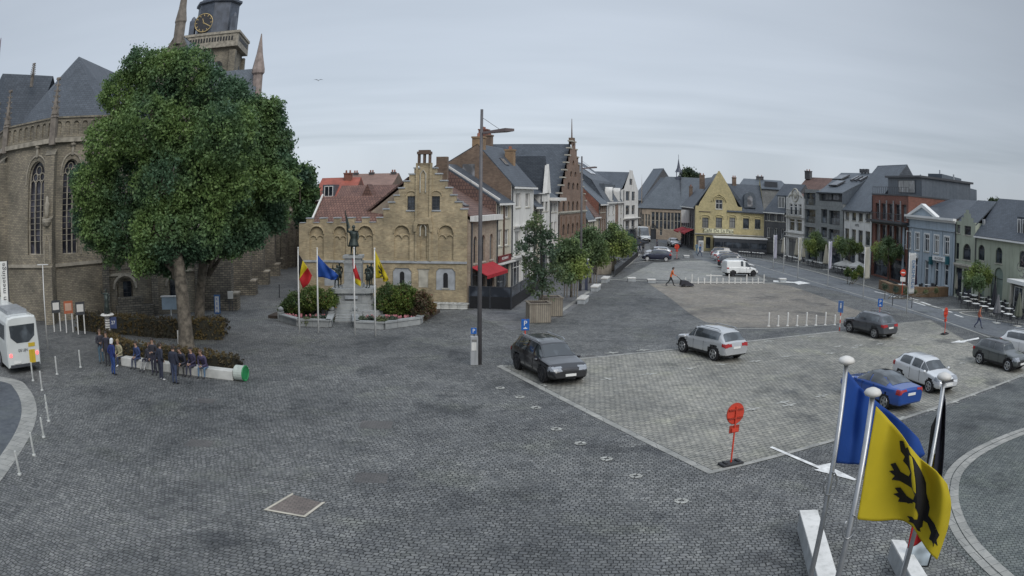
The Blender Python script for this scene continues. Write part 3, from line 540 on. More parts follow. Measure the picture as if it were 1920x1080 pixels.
# 1 low restaurant
P = seg(.15, k930); r = bld('restaurant', 'low pinkish restaurant with a white cornice and red awning beside the stepped gable house', P, GRP)
he = P.loc(905, 412)[1]; L = P.L; wl = [(.7, 1.5), (2.6, 3.45), (4.6, 5.45)]
ws_ = [(a, b, 3.2, 5.2) for a, b in wl]; gh = [(.5, 2.1, .3, 2.5), (2.6, 3.5, 0, 2.4), (4.0, 5.8, .3, 2.5)]
walls(r, L, 9, rc(0, L, 0, he), [arch(*w) for w in ws_] + [rc(*w) for w in gh], pinkb, he, [(0, he), (5, he + 2.9), (9, he)], [(0, he), (5, he + 2.9), (9, he)])
for w in ws_: window(r, w, frd, gls, nx=2, zb=.7, fw=.06, sill=stn)
for w in gh: window(r, w, frd, gls, nx=2, fw=.07)
t = MB(); t.box(-.1, -.55, he - .05, L + .1, -.002, he + .35); t.build('cornice', wht, r, uv=False); roof_par(r, L, 9, he + .3, he + 3.2, btile, over=.35, yr=5, gutter=None); skylight(r, 1.6, 2.6, .3, .58, he + .3, 1.0, 2.2)
def awning(root, x0, x1, z, d, mat, drop=.8, val=.25):
    m = MB(); m.slab([(x0, -.02, z), (x0, -d, z - drop), (x1, -d, z - drop), (x1, -.02, z)], .04); m.box(x0, -d - .02, z - drop - val, x1, -d + .01, z - drop)
    a = m.build('awning', mat, root)
    f = MB(); f.tube([(x0 + .1, -.05, z - .6), (x0 + .1, -d + .05, z - drop - .06)], .02, 5); f.tube([(x1 - .1, -.05, z - .6), (x1 - .1, -d + .05, z - drop - .06)], .02, 5); f.build('awning_arm', metd, a); return a
redm = paint('red canvas', (.4, .02, .03), .75, .1); awning(r, .2, 5.4, 3.0, 1.25, redm, .6)
# 2 yellow house
P = seg(k930 + .02, k958); r = bld('shop_house', 'narrow yellowish house with a red sign band above dark ground floor windows', P, GRP); L = P.L; he = P.loc(945, 378)[1]
ws_ = [P.rect(932, 386, 939, 410), P.rect(943, 386, 953, 408), P.rect(928 + 2, 431, 940, 462), P.rect(945, 430, 955, 460)]
ws_ = [(L * .12, L * .4, w[2], w[3]) if i % 2 == 0 else (L * .58, L * .88, w[2], w[3]) for i, w in enumerate(ws_)]; gh = [(.3, L - .3, .3, 2.5)]
walls(r, L, 9.5, rc(0, L, 0, he), [rc(*w) for w in ws_ + gh], crm, he, [(0, he), (5, he + 3.1), (9.5, he)], [(0, he), (5, he + 3.1), (9.5, he)])
m = MB(); m.quad((-.02, 9.5, 5), (-.02, 0, 5), (-.02, 0, he), (-.02, 5, he + 3.1), (-.02, 9.5, he)); m.build('gable_wall', btile, r)
for w in ws_: window(r, w, frw, gls2, nx=2, sill=stn)
window(r, gh[0], frd, gls, nx=3); roof_par(r, L, 9.5, he, he + 3.1, slate, yr=5); t = MB(); t.tube([(-.0, -.3, he + .15), (0, 5, he + 3.4)], .1, 4); t.build('verge', wht, r)
t = MB(); t.box(.3, -.16, 2.8, L - .3, -.002, 3.3); o = t.build('sign_band', paint('red sign', (.16, .02, .025), .5), r, uv=False); text('RESTAURANT', .3, frw, o, loc=(L / 2, -.165, 3.05)); cornice(r, 0, L, 2.55, 2.72, wht, .5); t = MB(); t.box(L * .45, -.08, 2.8, L * .52, -.001, he - .2); t.build('pilaster', frb, r)
# 3 taller white house with brown gable
P = seg(k958 + .02, k1000); r = bld('terraced_house', 'tall white rendered house with a bare brown brick side gable and tan chimneys', P, GRP); L = P.L; he = P.loc(975, 345)[1]; rise = 3.4; yr = 3.1
def grid(L, n, w, z0, z1, mrg=.5): s = (L - 2 * mrg) / n; return [(mrg + s * (i + .5) - w / 2, mrg + s * (i + .5) + w / 2, z0, z1) for i in range(n)]
ws_ = grid(L, 2, 1.5, P.loc(970, 389)[1], P.loc(970, 362)[1]); w2 = grid(L, 2, 1.7, 3.1, 5.1); gh = [(.4, L * .45, .2, 2.5), (L * .55, L - .4, .2, 2.5)]
walls(r, L, 9, rc(0, L, 0, he), [rc(*w) for w in ws_ + w2 + gh], wht, he); g = [(0, he), (yr, he + rise), (11, he)]
m = MB(); m.quad((-.03, 9, 3), (-.03, 0, 3), (-.03, 0, he), (-.03, yr, he + rise), (-.03, 9, he)); m.quad((L, 0, 3), (L, 9, 3), (L, 9, he), (L, yr, he + rise), (L, 0, he)); o = m.build('gable_wall', brown, r)
m = MB(); m.box(-.09, 3.3, he + .5, -.02, 4.4, he + 1.7); m.build('window', gls2, r, uv=False)
for w in ws_ + w2: window(r, w, frw, gls2, nx=3, sill=stn)
for w in gh: window(r, w, frw, gls, nx=3, zb=.75)
cornice(r, 0, L, 2.6, 2.95, wht, .25); cornice(r, L * .1, L * .9, 5.35, 5.6, wht, .35)
roof_par(r, L, 9, he, he + rise, slate, yr=yr); tan = bricks('tan brick', (.4, .26, .14), (.33, .2, .11), (.3, .22, .15))
chimney(r, .4, yr, he + rise - .9, he + rise + .75, .8, 1.0, tan); chimney(r, L * .95, yr + 1.2, he + rise - 1.6, he + rise + 1.4, .6, .55, brown); chimney(r, L * .8, yr - 1.2, he + rise - 1.9, he + rise - .1, .8, .8, tan)
skylight(r, L * .4, L * .55, 0, rise / yr, he, 1.4, 2.0)
# 4 small slate roofed, 5 white with spire gable, 6 narrow white
P = seg(k1000 + .02, k1012); r = bld('terraced_house', 'small low house with a dark slate slope squeezed between two white houses', P, GRP); L = P.L; he = P.loc(1006, 384)[1]
w1 = grid(L, 1, 1.3, he - 2.2, he - .5, .1); w2 = grid(L, 1, 1.3, 3, 4.8, .1); walls(r, L, 9, rc(0, L, 0, he), [rc(*w) for w in w1 + w2 + [(.2, L - .2, .2, 2.5)]], crm, he, [(0, he), (5, he + 4.5), (9, he)], [(0, he), (5, he + 4.5), (9, he)])
for w in w1 + w2: window(r, w, frd)
window(r, (.2, L - .2, .2, 2.5), frd); roof_par(r, L, 9, he, he + 4.5, slate, yr=5)
P = seg(k1012 + .02, k1030); r = bld('terraced_house', 'white house with a slender pointed spire gable and wide dark slate roof', P, GRP); L = P.L; he = P.loc(1021, 362)[1]; hp = P.loc(1028, 308)[1]
w1 = grid(L, 2, 1.1, P.loc(1021, 396)[1], P.loc(1021, 378)[1]); w2 = grid(L, 2, 1.2, 3, 4.9)
walls(r, L, 12, rc(0, L, 0, he), [rc(*w) for w in w1 + w2 + [(.3, L - .3, .2, 2.4)]], wht, he)
for w in w1 + w2 + [(.3, L - .3, .2, 2.4)]: window(r, w, frd, nx=2, sill=stn)
m = MB(); m.prismy([(L * .5, he), (L * .98, he), (L * .74, hp)], -.15, .25); m.build('spire_gable', wht, r)
zr_ = P.loc(1022, 303)[1] + .6; m = MB(); m.slab([(-1.2, -.2, he - .1), (L * .7, -.2, he - .1), (L * .74, .2, zr_), (L * .74, 9, zr_), (-5.5, 9, he - 1)], .15); m.quad((L * .74, .2, zr_), (L, .2, he), (L, 9, he), (L * .74, 9, zr_)); m.build('roof', slate, r)
m = MB(); m.quad((-9.5, 12, 0), (-1.2, -.2 + .3, 0), (-1.2, .1, he - .15), (-9.5, 12, he - 2.1)); 
P = seg(k1030 + .02, k1046); r = bld('terraced_house', 'narrow white house with a projecting cornice beside the tall stepped brick gable', P, GRP); L = P.L; he = P.loc(1038, 375)[1]
w1 = grid(L, 2, 1.0, P.loc(1038, 398)[1], P.loc(1038, 380)[1]); w2 = grid(L, 2, 1.0, 3.0, P.loc(1038, 416)[1]); gh = [(.3, L - .3, .2, 2.4)]
walls(r, L, 9, rc(0, L, 0, he), [rc(*w) for w in w1 + w2 + gh], wht, he, [(0, he), (4.5, he + 3), (9, he)], [(0, he), (4.5, he + 3), (9, he)])
for w in w1 + w2 + gh: window(r, w, frw, gls, nx=2, sill=stn)
t = MB(); t.box(-.1, -.9, he - .05, L + .1, -.002, he + .25); t.build('cornice', wht, r, uv=False); roof_par(r, L, 9, he + .2, he + 3.2, slate_l, yr=4.5, gutter=None); awning(r, .2, L - .2, 2.7, 1.4, redm, .6)
# 7 tall stepped brown gable with great slate roof
P = seg(k1046 + .02, k1098); r = bld('gabled_house', 'tall brown brick town house with a steep stepped gable and a huge slate roof', P, GRP); L = P.L; ze = P.loc(1072, 392)[1]; za = P.loc(1062, 262)[1]; xa = L * .5
n = 9; st = []
for i in range(n): st += [(L - (L * .5 - .3) * i / n, ze + (za - ze) * i / n), (L - (L * .5 - .3) * i / n, ze + (za - ze) * (i + 1) / n)]
ol = [(0, 0), (L, 0)] + st + [(L - x, z) for x, z in reversed(st)]
rows = []
for (y0, y1, nn, wd) in ((438, 418, 5, 1.2), (395, 377, 5, 1.2), (355, 342, 3, 1.2), (331, 321, 2, 1.0), (309, 300, 1, .9)):
    zc = sorted((P.loc(1072, y0)[1], P.loc(1072, y1)[1])); sp = L * .8 / 5; rows += [(L / 2 + (j - (nn - 1) / 2) * sp - wd / 2, L / 2 + (j - (nn - 1) / 2) * sp + wd / 2, *zc) for j in range(nn)]
gh = [(.6, L * .4, .2, 3.0), (L * .45, L * .55, 0, 2.8), (L * .6, L - .6, .2, 3.0)]
walls(r, L, 11, ol, [arch(*w) for w in rows] + [rc(*w) for w in gh], orb, ze, [(0, ze), (11, ze)], None)
for w in rows: window(r, w, frd, gls, nx=2, zb=.65, fw=.06)
for w in gh: window(r, w, frd, gls, nx=2)
t = MB()
for i in range(n):
    for s in (1, -1): x = L / 2 + s * (L / 2 - (L * .5 - .3) * i / n); t.box(min(x + s * .1, x - s * (L * .5 / n)), -.12, ze + (za - ze) * (i + 1) / n, max(x + s * .1, x - s * (L * .5 / n)), .45, ze + (za - ze) * (i + 1) / n + .14)
t.build('coping', stn, r); t = MB()
for j in range(6): x = L * .1 + L * .8 / 5 * (j + .0); t.box(x - .16, -.12, 3.3, x + .16, -.002, ze - .8)
t.build('pilaster', orb, r); cornice(r, 0, L, ze - .5, ze - .2, stn, .2); cornice(r, 0, L, 3.1, 3.4, stn, .3)
zrr = P.loc(1058, 268)[1]; roof_perp(r, L, 11, ze - .2, za - .3, slate, y0=.4); t = MB(); t.box(L / 2 - .35, -.1, za - .3, L / 2 + .35, .5, za + .5); t.cyl((L / 2, .2, za + .5), (L / 2, .2, za + 2.8), .09, .03, 6); t.build('finial', brown, r); chimney(r, L * .42, 10.5, za - 1, za + 1.5, 1.2, 1.0, redb)
# 8.. smaller houses further along
def simple(P, label, he, rise, wm, rm, rows, yr=4.5, D=9, nx=2, fm=frw, grp=GRP, name='terraced_house', gab=None, gl=gls, gutter=frw, sill=stn, zb=None, over=.3, gh=None, archd=False, surround=None):
    r = bld(name, label, P, grp); L = P.L; g = [(0, he), (yr, he + rise), (D, he)]; gh = [(.35, L - .35, .15, 2.5)] if gh is None else gh
    walls(r, L, D, rc(0, L, 0, he), [(arch(*w) if archd else rc(*w)) for w in rows] + [rc(*w) for w in gh], wm, he, g, g)
    if gab:
        m = MB(); m.quad((-.02, D, 2), (-.02, 0, 2), (-.02, 0, he), (-.02, yr, he + rise), (-.02, D, he)); m.quad((L + .01, 0, 2), (L + .01, D, 2), (L + .01, D, he), (L + .01, yr, he + rise), (L + .01, 0, he)); m.build('gable_wall', gab, r)
    for w in rows: window(r, w, fm, gl, nx=nx, sill=sill, zb=zb, surround=surround)
    for w in gh: window(r, w, frd, gls, nx=max(1, int((w[1] - w[0]) / 1.3)), zb=.75)
    roof_par(r, L, D, he, he + rise, rm, yr=yr, gutter=gutter, over=over); return r
ks = [FL.loc(x, 430)[0] for x in (1098, 1112, 1122, 1136)]
P = seg(k1098 + .03, ks[1]); h = P.loc(1105, 407)[1]; r = simple(P, 'pale house with a steep grey roof directly beyond the tall stepped gable', h, 6.5, crm, slate_l, grid(P.L, 3, .9, 3, h - .5), gab=brown, yr=4.5, D=9)
P = seg(ks[1] + .03, ks[2]); h = P.loc(1117, 403)[1]; r = simple(P, 'yellowish low house with a brown tiled roof behind the street trees', h, 6.0, crm, btile, grid(P.L, 2, 1.0, 3, h - .6), gab=redb, yr=5, D=10)
P = seg(ks[2] + .03, ks[3]); h = P.loc(1128, 380)[1]; r = simple(P, 'red gabled brick house before the white corner building', h, 4.5, brown, slate_l, grid(P.L, 3, 1.0, 3, 5) + grid(P.L, 3, 1.0, 6, h - .5), gab=redb, yr=5, D=10)
# 9 white corner block with orange centre, and its white gable
q = FL0 + FLd * (ks[3] + .1); P = Plane(q, AT(1168, 430, 139)); he = P.loc(1150, 380)[1]; L = P.L
r = bld('apartment_building', 'white and orange corner building with a dark mansard roof and round topped dormers', P, GRP); w1 = grid(L, 4, 1.7, P.loc(1150, 402)[1], P.loc(1150, 386)[1]); w2 = grid(L, 4, 1.7, P.loc(1150, 430)[1], P.loc(1150, 412)[1]); gh = grid(L, 4, 2.2, .2, 2.4)
walls(r, L, 12, rc(0, L, 0, he), [rc(*w) for w in w1 + w2 + gh], wht, he)
for w in w1 + w2 + gh: window(r, w, frd, nx=2, sill=stn)
m = MB(); m.box(L * .49, -.12, 2.6, L * .63, -.002, he); m.build('pilaster', orb, r); m = MB(); m.slab([(0, 0, he), (L, 0, he), (L, 2.2, he + 3.4), (0, 2.2, he + 3.4)], .15); m.slab([(0, 2.2, he + 3.4), (L, 2.2, he + 3.4), (L, 7, he + 6.6), (0, 7, he + 6.6)], .15); m.quad((0, 12, 0), (0, 0.2, 0), (0, 0.2, he), (0, 2.2, he + 3.3), (0, 7, he + 6.5), (0, 12, he)); m.build('roof', slate, r); cornice(r, 0, L, he - .3, he + .1, wht, .4)
for f in (.3, .75): m = MB(); m.prismy(arch(L * f - .8, L * f + .8, he + .2, he + 2.4), -.1, 1.2); o = m.build('dormer', wht, r); m = MB(); m.prismy(arch(L * f - .5, L * f + .5, he + .4, he + 2.0), -.14, -.102); m.build('pane', gls, o)
m = MB(); m.box(L * .25, 1.0, he + .9, L * .85, 2.0, he + 2.9); m.build('roof_balcony', slate_l, r); skylight(r, L * .4, L * .52, 0, 3.4 / 2.2, he, 4.9, 6.2) if False else None
for f in (.42, .56): m = MB(); m.slab([(L * f, 3.6, he + 4.55), (L * f + 1.6, 3.6, he + 4.55), (L * f + 1.6, 5.2, he + 5.62), (L * f, 5.2, he + 5.62)], .12); m.build('skylight', paint('bright glass', (.6, .62, .65), .15), r)
chimney(r, L * .4, 7, he + 6, he + 7.6, 1.6, .8, brown); chimney(r, L * .08, 5, he + 4, he + 6.6, 1.5, .8, tan)
P2 = Plane(P.B + P.u * .02, AT(1196, 430, 150)); L = P2.L; zs_ = P2.loc(1183, 356)[1]; za = P2.loc(1187, 320)[1]
r = bld('gabled_house', 'bright white narrow gable at the street corner with paired tall windows on three floors', P2, GRP); ol = [(0, 0), (L, 0), (L, zs_), (L - .5, zs_ + .2), (L * .62, za - .4), (L * .62, za), (L * .38, za), (L * .38, za - .4), (.5, zs_ + .2), (0, zs_)]
rr = [(L * a, L * b, P2.loc(1183, y0)[1], P2.loc(1183, y1)[1]) for y0, y1 in ((376, 359), (402, 385), (430, 413)) for a, b in ((.16, .42), (.55, .78))] + [(L * .4, L * .6, P2.loc(1187, 347)[1], P2.loc(1187, 336)[1])]
walls(r, L, 14, ol, [rc(*w) for w in rr] + [rc(.5, L - .5, .2, 2.5)], wht, zs_)
for w in rr: window(r, w, frd, gls, nx=1, zb=.5, fw=.08)
window(r, (.5, L - .5, .2, 2.5), frd, nx=3); roof_perp(r, L, 14, zs_, za - .4, slate, y0=.3); cornice(r, 0, L, P2.loc(1183, 411)[1], P2.loc(1183, 408)[1], wht, .5)
# ================================================================== FAR END AND RIGHT SIDE of the square
GRR = 'houses on the right side of the square'; GRF = 'houses at the far end of the square'
k4 = lambda x, y: (1190 + x / 4.5, 300 + y / 4.5)
def prect(P, f, a, b, c, d): return P.rect(*f(a, b), *f(c, d))
# old hospice hall with tall windows
P = Plane((25.2, 157.5), (33.2, 156)); L = P.L; r = thing('old_hall', 'old brick hall with rows of tall narrow windows, arched door and steep slate roof', 'hall', tuple(P.A), P.rz, GRF); P.A.z = 0
he = P.loc(*k4(230, 410))[1]; up = [(L * f - .32, L * f + .32, he - 4.1, he - .7) for f in (.30, .4, .5, .6, .69, .78, .87, .95)] + [(L * f - .2, L * f + .2, he - 3.6, he - 1.2) for f in (.05, .13, .2)]
dn = [(L * .24, L * .38, 0, 2.9)]; sm = [(L * f - .25, L * f + .25, .8, 2.4) for f in (.05, .13, .5)]
walls(r, L, 11, rc(0, L, 0, he), [rc(*w) for w in up + sm] + [arch(*w) for w in dn], pinkb, he, [(0, he), (5.5, he + 7), (11, he)], [(0, he), (5.5, he + 7), (11, he)])
for w in up + sm: window(r, w, stn, gls, nx=1, zb=.5, fw=.08)
door(r, dn[0], frd, False); zr = AT(*k4(420, 145), 161).z
m = MB(); m.slab([(-.6, -.3, he), (L + .2, -.3, he), (L + 9, 6, zr), (L * .62, 6, zr)], .15); m.slab([(-.6, 11, he), (-.6, -.3, he), (L * .62, 6, zr)], .15); m.quad((L + .2, -.2, he - .1), (L + .2, 11, he - .1), (L + 9, 6, zr)); m.build('roof', slate_l, r)
m = MB(); c = L * .95; zc = zr + .1; m.box(c - .55, 5.4, zr - .8, c + .55, 6.6, zc); [m.box(c + a - .07, 6 + b - .07, zc, c + a + .07, 6 + b + .07, zc + .9) for a in (-.45, .45) for b in (-.45, .45)]; m.lathe([(.85, 0), (.7, .15), (.36, .9), (.16, 2.0), (.03, 2.9)], (c, 6, zc + .9), 8); m.cyl((c, 6, zc + 3.7), (c, 6, zc + 4.6), .04); m.build('bell_turret', paint('turret lead', (.07, .08, .11), .5), r)
# street mouth roofs behind
for nm, lab, a, b, Y, z0, hr, mt in (('terraced_house', 'dark roofed house at the street mouth left of the old hall', 1197, 1214, 168, 6.5, 6, slate), ('terraced_house', 'farthest slate roofed house down the street beside the white gable', 1188, 1206, 186, 8, 7, zinc)):
    P = Plane(AT(a, 430, Y), AT(b, 430, Y - 6)); simple(P, lab, z0, hr, pinkb if Y < 170 else darkb, mt, grid(P.L, 3, .8, 3.2, 5), gab=None, D=10, yr=5, grp=GRF)
P = Plane(AT(1193, 430, 196), AT(1262, 430, 190)); r = simple(P, 'long dark slate roof seen between the white gable and the hall spire', 9.2, 3.0, darkb, slate, [], gab=None, D=10, yr=5, grp=GRF, gh=[])
for f in (.2, .4, .8): skylight(r, P.L * f, P.L * f + 1.8, 0, .6, 9.2, 1, 2.6)
# dark alley buildings left of the cafe
P = Plane((30.6, 143), (29.5, 127.2)); r = simple(P, 'dark shop with red awnings in the side street beside the cafe', 7.2, 5.0, darkb, slate, [(a, a + 1.2, 3.4, 5.6) for a in (1, 3.2, 5.5, 8, 10.5, 13)], gab=zinc, D=9, grp=GRF, gh=[(a, a + 2.2, .1, 2.6) for a in (.8, 4, 7.2, 10.5, 13)])
awning(r, .6, 7, 3.2, 1.6, redm, .6); awning(r, 8.5, 14.5, 3.3, 1.5, redm, .6); o = MB(); o.box(9.6, -1.5, 4.2, 9.75, -.05, 6.4); o.build('hanging_sign', wht, r); chimney(r, 1.0, 1.5, 8.0, 10.6, .6, .6, brown)
# yellow cafe
P = Plane((29.15, 126), (40.9, 124.1)); L = P.L; r = thing('cafe', 'yellow brick corner cafe with a steep pointed gable and dark glazed terrace', 'cafe', (P.A.x, P.A.y, 0), P.rz, GRF)
X = lambda x, y: P.loc(*k4(x, y)); xg = X(905, 500)[0]; zf = X(530, 385)[1]; xa, za = X(712, 92); x0 = X(512, 500)[0]
ol = [(x0, 0), (xg, 0), (xg, zf + .1), (X(878, 385)[0], zf + .1), (X(868, 372)[0], zf + .25)] + [(X(a, b)) for a, b in ((842, 318), (800, 235), (755, 155))] + [(xa + .08, za), (xa - .08, za)] + [X(a, b) for a, b in ((668, 165), (625, 238), (582, 310), (552, 355))] + [(X(540, 372)[0], zf), (x0, zf)]
top = prect(P, k4, 683, 335, 741, 415); row = [prect(P, k4, a, 486, b, 571) for a, b in ((570, 623), (684, 737), (799, 848))]; gh = [prect(P, k4, 520, 640, 582, 745), prect(P, k4, 600, 650, 640, 745)]
w2 = [prect(P, k4, a, c, b, d) for a, b, c, d in ((914, 965, 492, 578), (1013, 1062, 500, 582))]; hw = X(990, 446)[1]
zs0 = X(700, 622)[1]; m = MB(); m.panel(ol, [rc(*top)] + [rc(*w) for w in row] + [rc(*w) for w in gh] + [rc(X(665, 600)[0], xg - .3, .3, zs0 - .6)], back=.35); m.panel(rc(xg + .01, L, 0, hw), [rc(*w) for w in w2] + [rc(xg + .4, L - .4, .3, zs0 - .6)])
m.quad((x0 + .01, 10, 0), (x0 + .01, .35, 0), (x0 + .01, .35, zf - .2), (x0 + .01, 10, zf - .2)); m.quad((L, .0, 0), (L, 10, 0), (L, 10, hw), (L, 5, hw + 6), (L, 0, hw)); m.build('wall', yb2, r)
for w in [top] + row + w2: window(r, w, frw if w in (top,) else frd, gls, nx=2, zb=.62, sill=stn, surround=None)
t = MB()
for w in [top] + row + w2: c = (w[0] + w[1]) / 2; R = (w[1] - w[0]) / 2 + .25; t.tube([(c - R, -.06, w[3] - .2)] + [(c - R * math.cos(a), -.06, w[3] + .1 + R * .45 * math.sin(a)) for a in [math.pi * i / 8 for i in range(9)]] + [(c + R, -.06, w[3] - .2)], .09, 6)
c = (top[0] + top[1]) / 2; t.tube([(c - 1.3, -.1, top[3] - .3), (c - .9, -.1, top[3] + .4), (c, -.1, top[3] + .9), (c + .9, -.1, top[3] + .4), (c + 1.3, -.1, top[3] - .3)], .1, 6); t.build('window_hood', yb2, r)
for w in gh: window(r, w, frd, gls, nx=1)
window(r, (X(665, 600)[0], xg - .3, .3, zs0 - .6), frd, gls, nx=6); window(r, (xg + .4, L - .4, .3, zs0 - .6), frd, gls, nx=3)
cornice(r, x0, L, zs0 - .25, zs0, stn, .3); cornice(r, X(545, 430)[0], X(640, 430)[0], X(545, 438)[1], X(545, 430)[1], brown, .12); cornice(r, X(800, 440)[0], X(848, 440)[0], X(800, 442)[1], X(800, 434)[1], brown, .12)
s0, s1 = X(583, 600), X(832, 612); t = MB(); t.box(s0[0], -.22, X(700, 616)[1], s1[0], -.1, X(700, 580)[1]); o = t.build('sign_board', paint('cream sign', (.62, .6, .42), .6), r, uv=False); text('Café De La Paix', .78, blk, o, loc=((s0[0] + s1[0]) / 2, -.225, (X(700, 616)[1] + X(700, 580)[1]) / 2), spacing=1.02)
# terrace veranda: glass box with white edge
v0, v1 = X(655, 650)[0], L + .2; zv = X(880, 652)[1]; t = MB(); t.box(v0, -3.0, zv - .12, v1, -.35, zv + .1); o = t.build('terrace_roof', frw, r, uv=False); t = MB(); t.box(v0 + .05, -2.9, zv - .7, v1 - .05, -2.8, zv - .12); t.box(v0 + .05, -2.9, 0, v1 - .05, -2.8, .8)
for i in range(7): x = v0 + .1 + (v1 - v0 - .3) * i / 6; t.box(x, -2.92, .8, x + .1, -2.78, zv - .7)
t.build('terrace_frame', metd, o, uv=False); t = MB(); t.box(v0 + .1, -2.87, .8, v1 - .1, -2.83, zv - .7); t.build('pane', gls, o, uv=False)
m = MB(); xc = xa; zr2 = za - .3; m.slab([(x0 - .2, .36, zf - .1), (xa, .36, zr2), (xa, 10, zr2), (x0 - .2, 10, zf - .1)]); m.slab([(xa + .01, .36, zr2), (xg + .2, .36, zf - .1), (xg + .2, 10, zf - .1), (xa + .01, 10, zr2)])
hr2 = AT(*k4(920, 205), 129).z; m.slab([(xg - 2.6, -.25, hw), (L, -.25, hw), (L, 5, hr2), (xg - 2.6, 5, hr2)]); m.slab([(L, 10, hw), (xg - 2.6, 10, hw), (xg - 2.6, 5, hr2), (L, 5, hr2)]); m.build('roof', slate, r)
MB().box(xg + .1, -.4, hw - .1, L, -.26, hw + .08).build('gutter', metd, r, uv=False); skylight(r, X(945, 255)[0] + .5, X(980, 255)[0] + .6, 0, (hr2 - hw) / 5.25, hw, 3.4, 4.2, paint('bright glass', (.6, .62, .65), .15))
q = X(980, 400); m = MB(); m.prismy(arch(q[0] - 1.1, q[0] + .9, hw + .8, hw + 3.4), .35, 2.4); o = m.build('dormer', slate_l, r); m = MB(); m.prismy(arch(q[0] - .55, q[0] + .35, hw + 1.0, hw + 2.8), .3, .345); m.build('pane', gls2, o)
chimney(r, X(625, 100)[0] - .6, 7, za - 3, za - .6, .9, .8, brown); chimney(r, X(868, 180)[0], 5, hr2 - .6, hr2 + 1.1, .7, .7, brown)
# pale hipped block behind
P = Plane(AT(1385, 400, 150), AT(1482, 400, 147)); L = P.L; r = bld('apartment_building', 'pale grey hipped roof block with a roof terrace behind the yellow cafe', P, GRF); z0, z1 = AT(1400, 352, 150).z, AT(1430, 337, 155).z
m = MB(); m.panel(rc(0, L, 0, z0), []); m.quad((L, 0, 0), (L, 12, 0), (L, 12, z0), (L, 0, z0)); m.quad((0, 12, 0), (0, 0, 0), (0, 0, z0), (0, 12, z0)); m.build('wall', greyb, r); m = MB(); m.slab([(-.3, -.3, z0), (L + .3, -.3, z0), (L * .85, 5, z1), (L * .1, 5, z1)]); m.slab([(L + .3, -.3, z0), (L + .3, 12, z0), (L * .85, 5, z1)]); m.slab([(-.3, 12, z0), (-.3, -.3, z0), (L * .1, 5, z1)]); m.build('roof', slate_l, r)
m = MB(); m.box(L * .5, .8, z0 + .25, L * .75, 2.5, z0 + 1.5); m.build('roof_terrace', metd, r); chimney(r, L * .42, 5, z1 - .2, z1 + .6, 1.6, .8, darkb)
# dark brick house
r5 = lambda x, y: (1420 + x / 4.7, 310 + y / 4.7)
P = Plane((40.95, 124.05), (43.3, 119.3)); L = P.L; Y = lambda x, y: P.loc(*r5(x, y)); he = Y(120, 402)[1]
rows = [(L * f - .42, L * f + .42, Y(120, 488)[1], Y(120, 425)[1]) for f in (.2, .53, .85)] + [(L * f - .42, L * f + .42, Y(120, 640)[1], Y(120, 550)[1]) for f in (.2, .53, .85)]
r = simple(P, 'dark grey brick house with pale sash windows and a small white dormer', he, 4.6, darkb, slate, rows, yr=5, D=9, nx=2, grp=GRR)
q = Y(145, 345); m = MB(); m.box(L * .5, .6, he + .5, L * .88, 3, he + 2.5); m.box(L * .46, .5, he + 2.5, L * .92, 3.1, he + 2.65); o = m.build('dormer', slate_l, r); window(o, (L * .54, L * .84, he + .6, he + 2.4), y=.5)
MB().box(.05, -.02, Y(120, 492)[1] - .05, L - .05, .0, Y(120, 488)[1]).build('string_course', stn, r)
# ornate narrow white gable
P = Plane((43.35, 119.2), (44.2, 112.8)); L = P.L; r = bld('gabled_house', 'ornate narrow white house with a curved round headed gable and carved roundel', P, GRR); Y = lambda x, y: P.loc(*r5(x, y)); zt = Y(290, 220)[1]; zs = Y(290, 290)[1]
ol = [(0, 0), (L, 0), (L, zs), (L * .93, zs + .3)] + [(L / 2 + L * .4 * math.cos(a), zs + .3 + (zt - zs - .3) * math.sin(a)) for a in [math.pi * i / 12 for i in range(1, 12)]] + [(L * .07, zs + .3), (0, zs)]
t1 = [(L * f - .55, L * f + .55, Y(290, 436)[1], Y(290, 336)[1]) for f in (.25, .5, .75)]; t2 = [(L * f - 1.0, L * f + 1.0, Y(290, 575)[1], Y(290, 466)[1]) for f in (.3, .7)]; gh = [(L * .14, L * .86, .2, Y(290, 642)[1])]
walls(r, L, 12, ol, [rc(*w) for w in t1 + t2 + gh], wht, zs); [window(r, w, frw, gls, nx=1, zb=.75, fw=.12) for w in t1 + t2]; window(r, gh[0], frd, gls, nx=4, zb=.8)
t = MB(); zc = (zs + zt) / 2 - .1; t.tube([(L / 2 + 1.15 * math.cos(a), -.06, zc + 1.0 * math.sin(a)) for a in [2 * math.pi * i / 16 for i in range(17)]], .12, 6); t.tube([(L / 2 + 2.3 * math.cos(a), -.05, zs + .2 + (zt - zs - .8) * math.sin(a)) for a in [math.pi * i / 12 for i in range(13)]], .1, 6); t.lathe([(0.02, 0), (.6, .05), (.3, .2), (.02, .25)], (0, 0, 0), 10, M=Matrix.Translation((L / 2, -.02, zc)) @ Matrix.Rotation(math.pi / 2, 4, 'X')); t.build('carved_ornament', stn, r)
for x in (.1, L - .5): m = MB(); m.box(x, -.14, 0, x + .4, -.002, zs + .2); m.build('pilaster', wht, r)
for y0 in (452, 590, 625): cornice(r, -.05, L + .05, Y(290, y0 + 8)[1], Y(290, y0 - 4)[1], wht, .35)
t = MB(); zb_ = Y(290, 436)[1]; t.box(L * .1, -.7, zb_ - .25, L * .9, -.16, zb_ - .1); o = t.build('balcony', stn, r); t = MB(); t.box(L * .1, -.7, zb_ + .75, L * .9, -.64, zb_ + .82); [t.box(L * .1 + L * .8 * i / 14 - .02, -.69, zb_ - .1, L * .1 + L * .8 * i / 14 + .02, -.65, zb_ + .75) for i in range(15)]; t.build('railing', metd, o)
roof_perp(r, L, 12, zs - .2, zt - .5, rtile, y0=.35)
